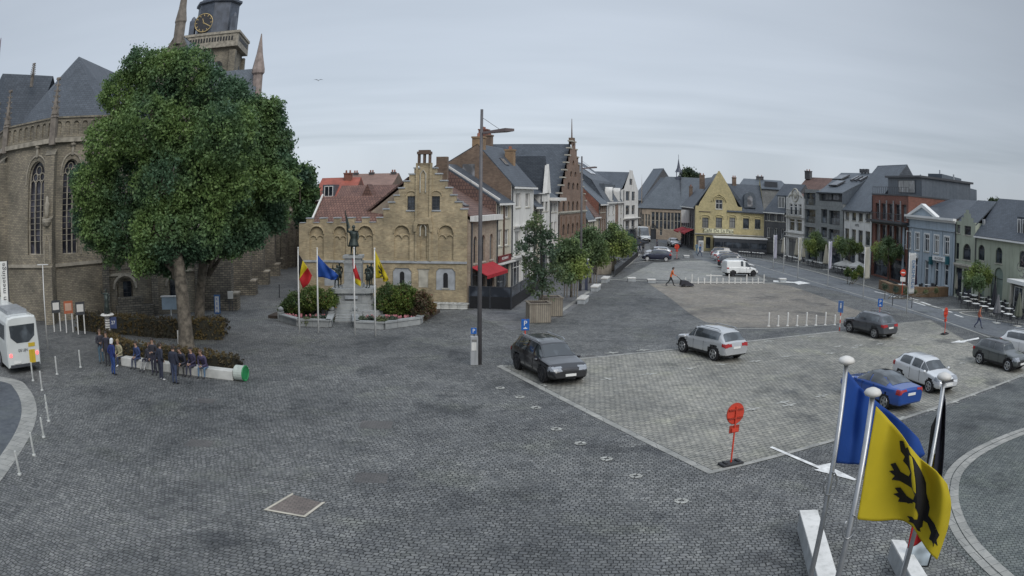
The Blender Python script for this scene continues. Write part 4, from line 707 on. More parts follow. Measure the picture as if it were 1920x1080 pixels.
# red roof behind it
P = Plane(AT(1482, 400, 128), AT(1540, 400, 122)); z0, z1 = AT(1500, 372, 126).z, AT(1500, 332, 131).z; r = simple(P, 'house with a tall red brown tiled roof behind the ornate white gable', z0, z1 - z0, brown, btile, [], D=11, yr=5.5, grp=GRR, gh=[]); chimney(r, .6, 5, z1 - .3, z1 + 1.2, 1.2, .8, darkb)
# modern grey block
P = Plane((44.25, 112.6), (46.3, 101.6)); L = P.L; r = bld('apartment_building', 'modern grey apartment block with large dark glazed bays and a big slate roof', P, GRR); Y = lambda x, y: P.loc(*r5(x, y)); xm = Y(545, 400)[0]; z1 = Y(470, 212)[1]; z2 = Y(650, 318)[1]; zt2 = Y(650, 240)[1]
hb = [(Y(a, 300)[0], Y(b, 300)[0], Y(450, d)[1], Y(450, c)[1]) for a, b, c, d in ((408, 512, 242, 350), (408, 512, 387, 505), (408, 512, 542, 640))]; hd = [(Y(a, 450)[0], Y(b, 450)[0], Y(650, d)[1], Y(650, c)[1]) for a, b, c, d in ((562, 615, 392, 515), (630, 727, 397, 522), (562, 615, 552, 640), (630, 727, 562, 655))]
gh = [(.6, xm - .3, .2, 2.6), (xm + .5, L - .6, .2, 2.6)]
m = MB(); m.panel(rc(0, xm, 0, z1), [rc(*w) for w in hb + gh[:1]], depth=.5, back=0); m.panel(rc(xm + .01, L, 0, z2), [rc(*w) for w in hd + gh[1:]], depth=.4); m.quad((L, 0, 0), (L, 14, 0), (L, 14, z2), (L, 0, z2)); m.quad((xm, 0, z2), (xm, 3, z2), (xm, 3, z1), (xm, 0, z1)); m.quad((0, 3, 0), (0, 0, 0), (0, 0, z1), (0, 3, z1)); m.quad((0, 0, z1), (xm, 0, z1), (xm, 5, z1), (0, 5, z1)); m.build('wall', bricks('grey cladding', (.3, .31, .3), (.27, .28, .27), (.2, .2, .2), bw=1.2, bh=.6, stain=.2, bump=.1), r)
for w in hb + hd: w_ = window(r, w, frd, gls, nx=2, fw=.1, y=.42); t = MB(); t.box(w[0], .3, w[2] + .9, w[1], .34, w[2] + .97); t.box(w[0], .31, w[2] + .05, w[1], .33, w[2] + .9); t.build('balcony_rail', glassm('rail glass', (.06, .07, .08), .1), w_)
for w in gh: window(r, w, frd, gls, nx=4, y=.42)
m = MB(); m.box(xm + .3, .5, z2, L - .3, 2.0, zt2); o = m.build('attic_storey', metd, r); w = (xm + 1.2, xm + (L - xm) * .45, z2 + .2, zt2 - .2); window(o, w, frd, gls, nx=2, y=.4); window(o, (xm + (L - xm) * .5, L - .6, z2 + .2, zt2 - .2), frd, gls2, nx=3, y=.4)
zr = AT(*r5(740, 45), P.A.y - 3 + 0).z; zr = AT(1560, 320, 110).z; m = MB(); m.slab([(xm - .6, -.3, zt2), (L + .1, -.3, zt2), (L + .1, 7.5, zr), (xm - .6, 7.5, zr)], .2); m.slab([(L + .1, 16, zt2 - 1), (xm - .6, 16, zt2 - 1), (xm - .6, 7.5, zr), (L + .1, 7.5, zr)], .2); m.slab([(0, 3.2, z1 + .1), (xm - .6, 3.2, z1 + .1), (xm - .6, 7.5, zr), (0, 7.5, zr)], .2); m.build('roof', slate_l, r)
m = MB(); m.quad((L + .05, -.2, z2 - .3), (L + .05, 16, z2 - .3), (L + .05, 16, zt2 - 1), (L + .05, 7.5, zr - .1), (L + .05, -.2, zt2)); m.build('gable_wall', zinc, r)
kk = (zr - zt2) / 7.8
for a, b, c, d, g_ in ((.05, .4, 1.6, 3.4, gls), (-.3, .1, 4.0, 5.8, gls), (.5, .58, 3.8, 5.4, None), (.66, .74, 3.8, 5.4, gls), (.86, .94, 3.8, 5.4, None)):
    xa_, xb_ = xm + (L - xm) * a, xm + (L - xm) * b; skylight(r, xa_, xb_, 0, kk, zt2 + .3, c, d, g_ or gls2)
for f in (.2, .28, .36, .6): MB().box(L * f + 4, 7, zr, L * f + 4.4, 7.5, zr + .6).build('chimney', metd, r)
# white house
P = Plane((46.35, 101.4), (46.1, 90.9)); L = P.L; Y = lambda x, y: P.loc(1520 + x / 3, 280 + y / 3); he = Y(255, 337)[1]
up = [(L * f - .75, L * f + .75, Y(255, 402)[1], Y(255, 357)[1]) for f in (.13, .38, .62, .87)]; lo = [(L * f - .8, L * f + .8, Y(255, 528)[1], Y(255, 452)[1]) for f in (.13, .38, .62, .87)]
r = simple(P, 'bright white house with four small dark windows on each floor', he, 6.5, wht, slate_l, up + lo, yr=6.2, D=11, nx=2, fm=frd, grp=GRR, gh=[(.5, L * .45, .2, 2.5), (L * .55, L - .5, .2, 2.5)], gutter=metd); text('HOTEL', .5, metd, r, loc=(L / 2, -.02, (Y(255, 402)[1] + Y(255, 452)[1]) / 2))
m = MB(); m.quad((L + .02, 0, he - 1), (L + .02, 11, he - 1), (L + .02, 11, he), (L + .02, 6.2, he + 6.4), (L + .02, 0, he)); m.build('gable_wall', slate, r)
# modern brick block with penthouse and the dark mass behind
P = Plane((46.1, 90.8), (45.8, 79.3)); L = P.L; r = bld('apartment_building', 'modern red brick building with tall slim windows, metal balconies and grey penthouse', P, GRR); Y = lambda x, y: P.loc(1520 + x / 3, 280 + y / 3); z1 = Y(420, 258)[1]; za_, zb_ = Y(420, 395)[1], Y(420, 305)[1]; zc_, zd_ = Y(420, 520)[1], Y(420, 425)[1]
xs = [(.1, .2), (.27, .4), (.46, .59), (.65, .78), (.84, .95)]; hs = [(L * a, L * b, za_, zb_) for a, b in xs] + [(L * a, L * b, zc_, zd_) for a, b in xs]; gh = [(.5, L * .48, .2, 2.6), (L * .54, L - .5, .2, 2.6)]
walls(r, L, 12, rc(0, L, 0, z1), [rc(*w) for w in hs + gh], redb, z1, depth=.35)
for w in hs + gh: window(r, w, metl if w in hs else frd, gls, nx=1 if w in hs else 3, y=.28)
t = MB(); t.box(-.05, -1.1, za_ - .35, L + .05, -.002, za_ - .1); o = t.build('balcony', metd, r); t = MB(); t.box(0, -1.08, za_ + .75, L, -1.03, za_ + .82); [t.box(L * i / 30 - .015, -1.07, za_ - .1, L * i / 30 + .015, -1.04, za_ + .75) for i in range(31)]; t.build('railing', metd, o)
[MB().box(L * f - .1, -.12, z_, L * f + .1, -.002, z_ + h_).build('pilaster', metl, r) for f in (.235, .43, .62, .81) for z_, h_ in ((za_ - .1, zb_ - za_ + .5), (zc_ - .8, zd_ - zc_ + .8))]; cornice(r, 0, L, zd_ + .05, zd_ + .3, metd, .25); MB().box(-.05, -.06, z1, L + .06, 12, z1 + .18).build('parapet', metd, r)
zp = AT(1690, 335, 88).z; m = MB(); m.box(.6, 2.4, z1 + .18, L - .4, 11, zp); o = m.build('penthouse', zinc, r); MB().box(.3, 2.0, zp, L - .1, 11.4, zp + .25).build('roof', metd, o); a, b = Y(445, 220)[0], Y(548, 220)[0]; window(o, (L * .35, L * .8, z1 + .5, zp - .3), frd, gls2, nx=3, y=2.33)
t = MB(); t.box(.1, .05, z1 + 1.0, L - .1, .1, z1 + 1.06); [t.box(.1 + (L - .2) * i / 16, .05, z1 + .18, .14 + (L - .2) * i / 16, .09, z1 + 1.0) for i in range(17)]; t.build('railing', metd, r)
P = Plane(AT(1640, 360, 101), AT(1797, 360, 88)); L = P.L; r = bld('apartment_building', 'big blank dark grey flat roofed block with a square tower rising behind the brick building', P, GRR); X = lambda x, y: P.loc(1520 + x / 3, 280 + y / 3)
pts = [(0, 6), (X(832, 275)[0], 6), X(832, 205), X(738, 182), X(738, 138), X(660, 136), X(660, 172), X(560, 162), (0, X(400, 165)[1])]; m = MB(); m.prismy(pts, 0, 9); m.build('wall', zinc, r); m = MB(); q = X(700, 265); m.box(q[0] - 1.4, 2, q[1] - 1.5, q[0] + 1.4, 3, q[1] + .3); m.build('chimney', tan, r)
for a in (590, 700, 780): q = X(a, 150 if a == 700 else 175); MB().cyl((q[0], 2, q[1] - 1), (q[0], 2, q[1] + 1.0), .12).build('vent_pipe', metl, r)
m = MB(); m.quad((0, -.01, 6), (X(560, 0)[0], -.01, 6), (0, -.01, 6.01)); 
# blue classical house with pediment
P = Plane((45.8, 79.2), (46.75, 68.9)); L = P.L; r = bld('town_house', 'blue grey classical house with a white triangular pediment and five tall sash windows', P, GRR); b4 = lambda x, y: (1660 + x / 4, 350 + y / 4); Y = lambda x, y: P.loc(*b4(x, y))
zc0 = Y(320, 252)[1]; ws_ = [P.rect(*b4(a, b), *b4(c, d)) for a, b, c, d in ((160, 342, 190, 468), (224, 348, 255, 475), (294, 356, 328, 487), (367, 364, 401, 500), (442, 374, 478, 512))]; wz = (sum(w[2] for w in ws_) / 5, sum(w[3] for w in ws_) / 5); ws_ = [(w[0], w[1], *wz) for w in ws_]
gd = [P.rect(*b4(292, 552), *b4(322, 726)), P.rect(*b4(368, 562), *b4(396, 738)), P.rect(*b4(200, 535), *b4(240, 700))]; gd = [(a, b, .05 if i < 2 else .5, d) for i, (a, b, c, d) in enumerate(gd)] + [(*P.rect(*b4(442, 575), *b4(472, 700))[:2], .9, gd[0][3])]
walls(r, L, 12, rc(0, L, 0, zc0), [rc(*w) for w in ws_ + gd], blg, zc0)
for w in ws_: window(r, w, frw, gls, nx=2, zb=.74, sill=stn, fw=.1, surround=frw)
for w in gd: window(r, w, frw, gls, nx=1, zb=.72, fw=.1)
cornice(r, -.25, L + .25, zc0 - .05, zc0 + .45, frw, .6); cornice(r, 0, L, Y(320, 322)[1], Y(320, 312)[1], blg, .2)
for x in [ws_[0][0] - .7] + [(ws_[i][1] + ws_[i + 1][0]) / 2 for i in range(4)] + [ws_[4][1] + .6]: m = MB(); m.box(x - .2, -.1, 0, x + .2, -.002, Y(320, 325)[1]); m.build('pilaster', blg, r)
pa, pb, pc_ = Y(180, 235)[0], Y(286, 128), Y(402, 245)[0]; ym = .1; zt_ = pb[1]; xm = (pa + pc_) / 2
m = MB(); m.prismy([(pa + .5, zc0 + .46), (pc_ - .5, zc0 + .46), (xm, zt_ - .35)], ym - .3, ym + .3); m.build('pediment', blg, r); m = MB()
for a, b in (((pa, zc0 + .46), (xm, zt_)), ((pc_, zc0 + .46), (xm, zt_))):
    d = Vector((b[0] - a[0], b[1] - a[1])).normalized(); n_ = Vector((-d.y, d.x)) * (.34 if d.x < 0 else -.34); n_ = -n_ if n_.y > 0 else n_; m.prismy([a, (a[0] - d.x * 0, a[1]), b, (b[0] + 0, b[1] - .42), (a[0] + (.75 if d.x > 0 else -.75), a[1])][1:], ym - .5, ym + .2)
m.build('pediment_moulding', frw, r)
zr = AT(*b4(450, 90), 79).z; m = MB(); m.slab([(-.2, -.1, zc0 + .4), (L + .2, -.1, zc0 + .4), (L - 0, 5.5, zr), (2.6, 5.5, zr)]); m.slab([(L + .2, 11, zc0 + .3), (-.2, 11, zc0 + .3), (2.6, 5.5, zr), (L, 5.5, zr)]); m.slab([(-.2, 11, zc0 + .3), (-.2, -.1, zc0 + .4), (2.6, 5.5, zr)]); m.slab([(xm, ym + .3, zt_ - .3), (pa, ym + .3, zc0 + .4), (xm, 4.6, zt_ - .3)], .05); m.slab([(pc_, ym + .3, zc0 + .4), (xm, ym + .3, zt_ - .3), (xm, 4.6, zt_ - .3)], .05); m.build('roof', slate, r)
m = MB(); m.quad((L + .02, 0, 4), (L + .02, 11, 4), (L + .02, 11, zc0 + .3), (L + .02, 5.5, zr), (L + .02, 0, zc0 + .4)); m.build('gable_wall', brown, r)
def signbox(root, x0, x1, z0, z1, body, size, mat=frw, tm=metd, y=-.3): t = MB(); t.box(x0, y, z0, x1, -.002, z1); o = t.build('shop_sign', mat, root, uv=False); text(body, size, tm, o, loc=((x0 + x1) / 2, y - .004, (z0 + z1) / 2)); return o
a = Y(365, 540); b = Y(462, 560); signbox(r, a[0], b[0], b[1] - .1, a[1] + .35, 'BRASSERIE', .4); a = Y(190, 510); b = Y(248, 520); signbox(r, a[0], b[0], b[1] - .25, a[1] + .25, 'BAR', .4)
for x in (355, 478): q = Y(x, 550); m = MB(); m.box(q[0] - .18, -.55, q[1] - .5, q[0] + .18, -.1, q[1] + .35); m.build('wall_lantern', paint('teal metal', (.03, .14, .17), .4), r)
# narrow green house with little stepped gable
P = Plane((46.75, 68.75), (47.2, 64.9)); L = P.L; r = bld('gabled_house', 'narrow sage green house with a tiny stepped gable dormer', P, GRR); Y = lambda x, y: P.loc(*b4(x, y)); zt = Y(588, 262)[1]; zg = Y(588, 172)[1]
ol = [(0, 0), (L, 0), (L, zt), (L * .9, zt), (L * .9, zt + (zg - zt) * .35), (L * .78, zt + (zg - zt) * .35), (L * .78, zt + (zg - zt) * .7), (L * .68, zt + (zg - zt) * .7), (L * .68, zg), (L * .52, zg), (L * .52, zt + (zg - zt) * .7), (L * .42, zt + (zg - zt) * .7), (L * .42, zt + (zg - zt) * .35), (L * .3, zt + (zg - zt) * .35), (L * .3, zt), (0, zt)]
w1 = [(L * .45, L * .78, Y(588, 358)[1], Y(588, 292)[1]), (L * .06, L * .24, Y(540, 345)[1], Y(540, 285)[1])]; w2 = [(L * .4, L * .8, Y(588, 545)[1], Y(588, 425)[1]), (L * .04, L * .2, Y(540, 542)[1], Y(540, 422)[1])]; gh = [(.3, L * .4, .3, 3.1), (L * .48, L - .3, .05, 3.1)]
walls(r, L, 9, ol, [rc(*w) for w in w1 + gh] + [arch(*w) for w in w2[:1]] + [rc(*w2[1])], grn, zt); [window(r, w, frd, gls, nx=1, zb=.7, sill=stn) for w in w1 + w2]; [window(r, w, frd, gls, nx=1, zb=.6) for w in gh]; cornice(r, 0, L, 3.2, 3.6, stn, .25); roof_par(r, L, 9, zt - .3, zt + 2.4, slate, yr=4, over=0, gutter=None)
# long green house
P = Plane((47.2, 64.8), (48.6, 55.6)); L = P.L; he = (P.loc(*b4(640, 358))[1] + P.loc(*b4(1000, 388))[1]) / 2; Y = lambda x, y: P.loc(*b4(x, y)); w1 = [P.rect(*b4(697, 436), *b4(745, 552)), P.rect(*b4(828, 443), *b4(877, 562)), (L * .84, L * .96, 0, 0)]; w1 = [(a, b, w1[0][2], w1[0][3]) for a, b, *_ in w1]
g0 = P.rect(*b4(815, 606), *b4(882, 800)); gh = [(g0[0], g0[1], .1, g0[3]), (1.0, 2.0, .2, 3.0), (3.1, 4.0, .2, 3.0)]
r = bld('town_house', 'long sage green house with arched doorway and wall painting near the right edge', P, GRR); zr = AT(*b4(900, 198), P.A.y).z; rs = he + 3.9
walls(r, L, 9, rc(0, L, 0, he), [arch(*w) for w in w1 + gh[:1]] + [rc(*w) for w in gh[1:]], grn, he, [(0, he), (4.5, rs), (9, he)], [(0, he), (4.5, rs), (9, he)])
for w in w1: window(r, w, frd, gls, nx=2, zb=.65, sill=stn, surround=None)
for w in gh: window(r, w, frd, paint('green grey door', (.2, .25, .22), .5), nx=1, zb=.7)
roof_par(r, L, 9, he, rs, slate, yr=4.5); t = MB(); t.box(L * .72, .7, he + .3, L * .98, 3, he + 2.2); o = t.build('dormer', slate, r); [window(o, (L * (.73 + .085 * i), L * (.79 + .085 * i), he + .5, he + 2.0), frw, gls2, nx=1, y=.62) for i in range(3)]
m = MB(); m.box(L * .68, 3.9, rs - .3, L * .71, 4.2, rs + 1.3); m.build('chimney', grn, r); MB().box(L * .02, 1.0, he + .7, L * .05, 1.3, he + 1.6).build('antenna', metl, r)
m = MB(); rnd = random.Random(5)      # wall painting: loose looping outlines
for i in range(14):
    cx, cz, R = L * (.86 + rnd.random() * .13), 3.3 + rnd.random() * 2.4, .2 + rnd.random() * .35; a0_ = rnd.random() * 6
    m.tube([(cx + R * math.cos(a0_ + a), -.012, cz + R * math.sin(a0_ + a) * .8) for a in [k * .5 for k in range(rnd.randint(5, 10))]], .035, 4)
m.build('wall_painting', paint('mural paint', (.2, .19, .19), .8), r)
# single storey cafe at right edge
P = Plane((46.6, 56.5), (46.0, 46)); L = P.L; r = thing('cafe', 'single storey cafe with white roof edge and pale columns at the far right', 'cafe', tuple(P.A), P.rz); z = P.loc(1888, 521)[1]
m = MB(); m.box(-.3, -.3, z - .35, L, 5, z); m.build('roof', frw, r); m = MB(); [m.box(x, 0, 0, x + .3, .3, z - .35) for x in (0,)]; m.build('column', stn, r)
for x in (2.6, 5.2, 7.8): MB().box(x, 0, 0, x + .3, .3, z - .352).build('column', stn, r)
m = MB(); m.box(.15, .4, 0, L - .1, 4.8, z - .36); m.build('wall', greyb, r)
for i in range(3): window(r, (.6 + i * 2.6, 2.5 + i * 2.6, .6, z - .6), frw, gls, nx=2, y=.26)
# ================================================================== THE CHURCH
ax = Vector((-.17, .985, 0)).normalized(); rx = Vector((ax.y, -ax.x, 0)); CC = Vector((-37, 54, 0))
ch = thing('church', 'large Gothic brick church with traceried windows, slate roofs and a clock tower', 'church', tuple(CC), math.atan2(rx.y, rx.x))
MI = Matrix.Translation(CC) @ Matrix.Rotation(math.atan2(rx.y, rx.x), 4, 'Z'); INV = MI.inverted()
def cl(p): return INV @ Vector((p[0], p[1], p[2] if len(p) > 2 else 0))   # world to church frame: x right of the axis, y along it
pinst = paint('dark pinnacle stone', (.2, .175, .15), .85, .3, 2)
def pinnacle(x, y, z0, h, w=.5, parent=ch):
    m = MB(); m.box(x - w / 2, y - w / 2, z0, x + w / 2, y + w / 2, z0 + h * .45)
    for a, b, c, d in ((0, -1, 1, 0), (0, 1, 1, 0), (-1, 0, 0, 1), (1, 0, 0, 1)):       # small gables on the shaft
        cx, cy = x + a * w * .5, y + b * w * .5; m.add([(cx - c * w * .6, cy - d * w * .6, z0 + h * .4), (cx + c * w * .6, cy + d * w * .6, z0 + h * .4), (cx, cy, z0 + h * .58), (cx - a * .3 - c * w * .6, cy - b * .3 - d * w * .6, z0 + h * .4), (cx - a * .3 + c * w * .6, cy - b * .3 + d * w * .6, z0 + h * .4), (cx - a * .3, cy - b * .3, z0 + h * .58)], [(0, 1, 2), (3, 5, 4), (0, 2, 5, 3), (2, 1, 4, 5)])
    m.cyl((x, y, z0 + h * .45), (x, y, z0 + h), w * .55, .03, 4)
    for i in range(1, 7):
        zz_ = z0 + h * (.45 + .085 * i); rr_ = w * .55 * (1 - i / 7.2) + .07
        for a in range(4): m.cyl((x + rr_ * math.cos(a * 1.5708 + .785) * .9, y + rr_ * math.sin(a * 1.5708 + .785) * .9, zz_), (x + (rr_ + .1) * math.cos(a * 1.5708 + .785), y + (rr_ + .1) * math.sin(a * 1.5708 + .785), zz_ + .12), .07, .04, 4)
    m.box(x - .2, y - .05, z0 + h - .12, x + .2, y + .05, z0 + h + .02); return m.build('pinnacle', pinst, parent, uv=False)
class LocalPart:
    """a facet of the church: a child whose own frame has x along the wall and y inwards"""
    def __init__(s, name, A, B, mat, build):
        A, B = cl(A), cl(B); s.L = (B - A).length; s.o = None; s.A, s.B = A, B; s.rz = math.atan2(B.y - A.y, B.x - A.x)
        m = MB(); build(m, s.L); s.o = m.build(name, mat, ch); s.o.location = (A.x, A.y, 0); s.o.rotation_euler = (0, 0, s.rz)
stn = paint('church trim stone', (.33, .3, .245), .85, .35, 2)
ZS, ZC, ZP = 4.17, 13.6, 15.2
def gothic_window(parent, x0, x1, z0, z1, n=3, name='gothic_window'):
    ol = arch(x0, x1, z0, z1, 8, 1.6); c = (x0 + x1) / 2; w = x1 - x0; m = MB()
    m.tube([(a, .32, b) for a, b in ol] + [(ol[0][0], .32, ol[0][1])], .09, 6)
    for i in range(1, n): x = x0 + w * i / n; m.box(x - .05, .26, z0, x + .05, .38, z1 - w * .85)
    for i in range(n):
        cx = x0 + w * (i + .5) / n; r = w / n / 2; zz_ = z1 - w * .9; m.tube([(cx + r * math.cos(a), .32, zz_ + r * 1.3 * math.sin(a)) for a in [math.pi * k / 8 for k in range(9)]], .045, 5)
    for cx, cz, r in [(c, z1 - w * .34, w * .16)] + [(c + s * w * .2, z1 - w * .58, w * .14) for s in (-1, 1)]: m.tube([(cx + r * math.cos(a), .32, cz + r * math.sin(a)) for a in [2 * math.pi * k / 12 for k in range(13)]], .045, 5)
    zz_ = z0 + 1.0
    while zz_ < z1 - w: m.box(x0, .3, zz_ - .015, x1, .34, zz_ + .015); zz_ += .45
    o = m.build(name, stn, parent, uv=False); m = MB(); m.add([(a, .4, b) for a, b in ol], [tuple(range(len(ol)))]); m.build('pane', glassm('church glass', (.02, .02, .028), .12), o, uv=False)
    m = MB(); oo = arch(x0 - .28, x1 + .28, z0 - .1, z1 + .42, 8, 1.6)[1:]; m.tube([(a, -.04, b) for a, b in oo], .075, 6); m.box(c - .12, -.16, z1 + .3, c + .12, .0, z1 + 1.1); m.lathe([(.25, 0), (.3, .12), (.12, .35)], (c, -.05, z1 + 1.0), 8); m.build('hood_mould', stn, o, uv=False); return o
def apse_facet(A, B, xw0, xw1, zb, zt):
    hole = arch(xw0, xw1, zb, zt, 8, 1.6)
    f = LocalPart('wall', A, B, chst, lambda m, L: m.panel(rc(0, L, 0, ZC), [hole], depth=.4, back=0)); L = f.L
    gothic_window(f.o, xw0, xw1, zb, zt)
    m = MB(); m.box(-.1, -.18, ZS - .12, L + .1, -.002, ZS + .12); m.build('string_course', stn, f.o); m = MB(); m.box(-.1, -.35, ZC - .25, L + .1, .4, ZC + .1); m.build('cornice', stn, f.o)
    n = max(3, round(L / .82)); w = L / n; m = MB(); m.panel(rc(0, L, ZC + .1, ZP), [arch(i * w + .16, (i + 1) * w - .16, ZC + .3, ZP - .22, 5) for i in range(n)], y=-.1, depth=.12); m.box(0, .03, ZC + .1, L, .3, ZP - .002); m.box(-.05, -.2, ZP, L + .05, .35, ZP + .14); m.build('parapet', chst, f.o); return f
A0, A1, B1 = Vector((-40.3, 47.3, 0)), Vector((-34.1, 46.9, 0)), Vector((-30.3, 51.4, 0))
PA, PB = Plane(A0, A1), Plane(A1, B1); w = (PA.loc(52, 400)[0], PA.loc(83, 400)[0]); zb, zt = PA.loc(66, 478)[1], PA.loc(66, 303)[1]
apse_facet(A0, A1, w[0], w[1], zb, zt); wb = PB.loc(117, 400)[0]; apse_facet(A1, B1, wb, PB.loc(146, 400)[0], PB.loc(130, 476)[1], PB.loc(130, 298)[1])
Am = Vector((-45.5, 51.5, 0)); apse_facet(Am, A0, 1.6, 4.6, 5.2, 11.8); B2 = Vector((-30.2, 57, 0)); apse_facet(B1, B2, 1.4, 4.0, 5.2, 11.8)
LocalPart('wall', B2, B2 + ax * 30, chst, lambda m, L: m.panel(rc(0, L, 0, ZC), []))
def buttress(p, dirv, z1=ZC - 1.2, w=.9, d=1.5, pin=True):
    p = Vector(p); dirv = Vector((dirv[0], dirv[1], 0)).normalized(); s = Vector((-dirv.y, dirv.x, 0)); m = MB(); q = cl(p); dl = (INV.to_3x3() @ dirv); sl2 = (INV.to_3x3() @ s)
    M = Matrix(((sl2.x, dl.x, 0, q.x), (sl2.y, dl.y, 0, q.y), (0, 0, 1, 0), (0, 0, 0, 1)))
    for a, b, c in ((0, ZS, d), (ZS, z1 * .62, d * .8), (z1 * .62, z1, d * .55)): m.box(-w / 2, -.4, a, w / 2, c, b, M=M); m.add([M @ Vector(v) for v in ((-w / 2 - .04, c + .06, b), (w / 2 + .04, c + .06, b), (w / 2 + .04, 0, b + .5), (-w / 2 - .04, 0, b + .5))], [(0, 1, 2, 3)])
    o = m.build('buttress', chst, ch)
    t = MB(); t.tube([tuple(M @ Vector((x, d * .8 + .03, z))) for x, z in ((-.28, ZS + .3), (-.28, ZS + 1.7), (0, ZS + 2.4), (.28, ZS + 1.7), (.28, ZS + .3))], .06, 5); t.lathe([(.2, 0), (.42, .3), (.45, .5), (.25, .55)], tuple(M @ Vector((0, d * .8 + .1, ZS + 3.0))), 8); t.build('niche', stn, o, uv=False)
    t = MB(); t.lathe([(.16, 0), (.2, .5), (.24, 1.1), (.13, 1.25), (.14, 1.5), (.02, 1.65)], tuple(M @ Vector((0, d * .8 + .1, ZS + 3.55))), 8); t.build('saint_figure', stn, o, smooth=True, uv=False)
    if pin: c = M @ Vector((0, .12, 0)); pinnacle(c.x, c.y, ZC - .4, 5.2, .55)
    return o
cdir = lambda p: (Vector(p) - CC)
for p in (Am, A0, A1, B1): buttress(p, cdir(p))
# apse roof: steep polygonal slate with ridge running away
ap = cl(AT(148, 106, 53.6)); ap2 = cl(AT(218, 140, 65.3)); ap2.z = ap.z; ring_ = [cl(Vector((p.x, p.y, ZC + .4))) for p in (Vector((-45.6, 58, 0)), Am, A0, A1, B1, B2)]; m = MB()
for a, b in zip(ring_[:-1], ring_[1:]): a_, b_ = a.lerp(Vector((0, 0, a.z)), .06), b.lerp(Vector((0, 0, b.z)), .06); m.add([a_, b_, ap], [(0, 1, 2)])
e1, e2 = ring_[-1].lerp(Vector((0, 0, ZC)), .06), ring_[0].lerp(Vector((0, 0, ZC)), .06); f1, f2 = e1 + Vector((0, 26, 0)), e2 + Vector((0, 26, 0)); r1 = Vector((ap.x, ap.y + 28, ap.z)); m.add([e1, f1, r1, ap], [(0, 1, 2, 3)]); m.add([f2, e2, ap, r1], [(0, 1, 2, 3)]); m.build('choir_roof', slate, ch)
# ridge of the second roof on the left with its turret
pL = AT(5, 138, 56); pR = AT(97, 167, 62); lo = ZC; q1, q2 = cl(pL), cl(pR); q2.z = q1.z - .3; m = MB(); n_ = Vector((0, -7, 0)); m.add([q1, q2, Vector((q2.x, q2.y - 5, lo)), Vector((q1.x, q1.y - 7, lo))], [(0, 1, 2, 3)]); m.add([q1, q2, Vector((q2.x, q2.y + 8, lo)), Vector((q1.x, q1.y + 8, lo))], [(3, 2, 1, 0)]); m.build('transept_roof', slate, ch)
q = cl(AT(60, 152, 58)); pinnacle(q.x, q.y, q.z - .6, 2.4, .3); q = cl(AT(6, 70, 52)); m = MB(); m.lathe([(.95, 0), (.95, 16), (1.1, 16.3), (.75, 17.2), (.04, q.z)], (q.x - .3, q.y, 0), 8); m.build('stair_turret', paint('purple grey turret', (.2, .16, .19), .8, .25, 2), ch)
m = MB(); q = cl(Vector((-47.5, 50.5, 0))); m.box(q.x - 6, q.y, 0, q.x + 1.5, q.y + 9, ZC + 1); m.prismy([(q.x - 6, ZC + 1), (q.x + 1.5, ZC + 1), (q.x - 2.2, ZC + 6.5)], q.y + .02, q.y + .6); m.build('transept_wall', chst, ch)
# east gable of the south aisle with finial, pinnacle and roof
gA = cl(AT(335, 60, 69)); m = MB(); gw = 6.0; m.prismy([(gA.x - gw, 0), (gA.x + gw, 0), (gA.x + gw, 15.5), (gA.x, gA.z + .4), (gA.x - gw, 15.5)], gA.y, gA.y + .7); m.build('aisle_gable', chst2, ch)
m = MB(); zt_ = 15.4; gz = gA.z; m.slab([(gA.x - gw - .2, gA.y + .7, zt_), (gA.x, gA.y + .7, gz), (gA.x, gA.y + 32, gz), (gA.x - gw - .2, gA.y + 32, zt_)]); m.slab([(gA.x, gA.y + .7, gz), (gA.x + gw + .2, gA.y + .7, zt_), (gA.x + gw + .2, gA.y + 32, zt_), (gA.x, gA.y + 32, gz)]); m.build('aisle_roof', slate_l, ch)
m = MB(); z0 = gz + .2; m.lathe([(.62, -1.5), (.62, .8), (.7, 1.0), (.45, 2.5), (.05, 9)], (gA.x, gA.y + .3, z0), 8); o = m.build('pinnacle', pinst, ch)
q = cl(AT(484, 135, 76)); zt_ = AT(484, 64, 76).z; m = MB(); m.lathe([(1.0, 0), (1.0, 15), (.55, 17.2), (.55, zt_ - 4.6), (.72, zt_ - 4.4), (.72, zt_ - 4.0), (.35, zt_ - 2.2), (.05, zt_)], (q.x, q.y, 0), 8); m.build('stair_turret', paint('pinkish turret brick', (.3, .245, .22), .85, .25, 2), ch)
q2 = cl(AT(462, 140, 82)); m = MB(); m.slab([(q2.x - 7, q2.y - 2, 16), (q2.x + 1.2, q2.y - 2, 13.0), (q2.x + 1.2, q2.y + 12, 13.0), (q2.x - 7, q2.y + 12, 16)]); m.slab([(q2.x - 9, q.y + 1.5, AT(462, 138, 80).z), (q.x, q.y + 1.5, AT(462, 138, 80).z), (q.x, q.y - 3, 17), (q2.x - 9, q.y - 3, 17)]); m.build('side_roof', slate_l, ch)
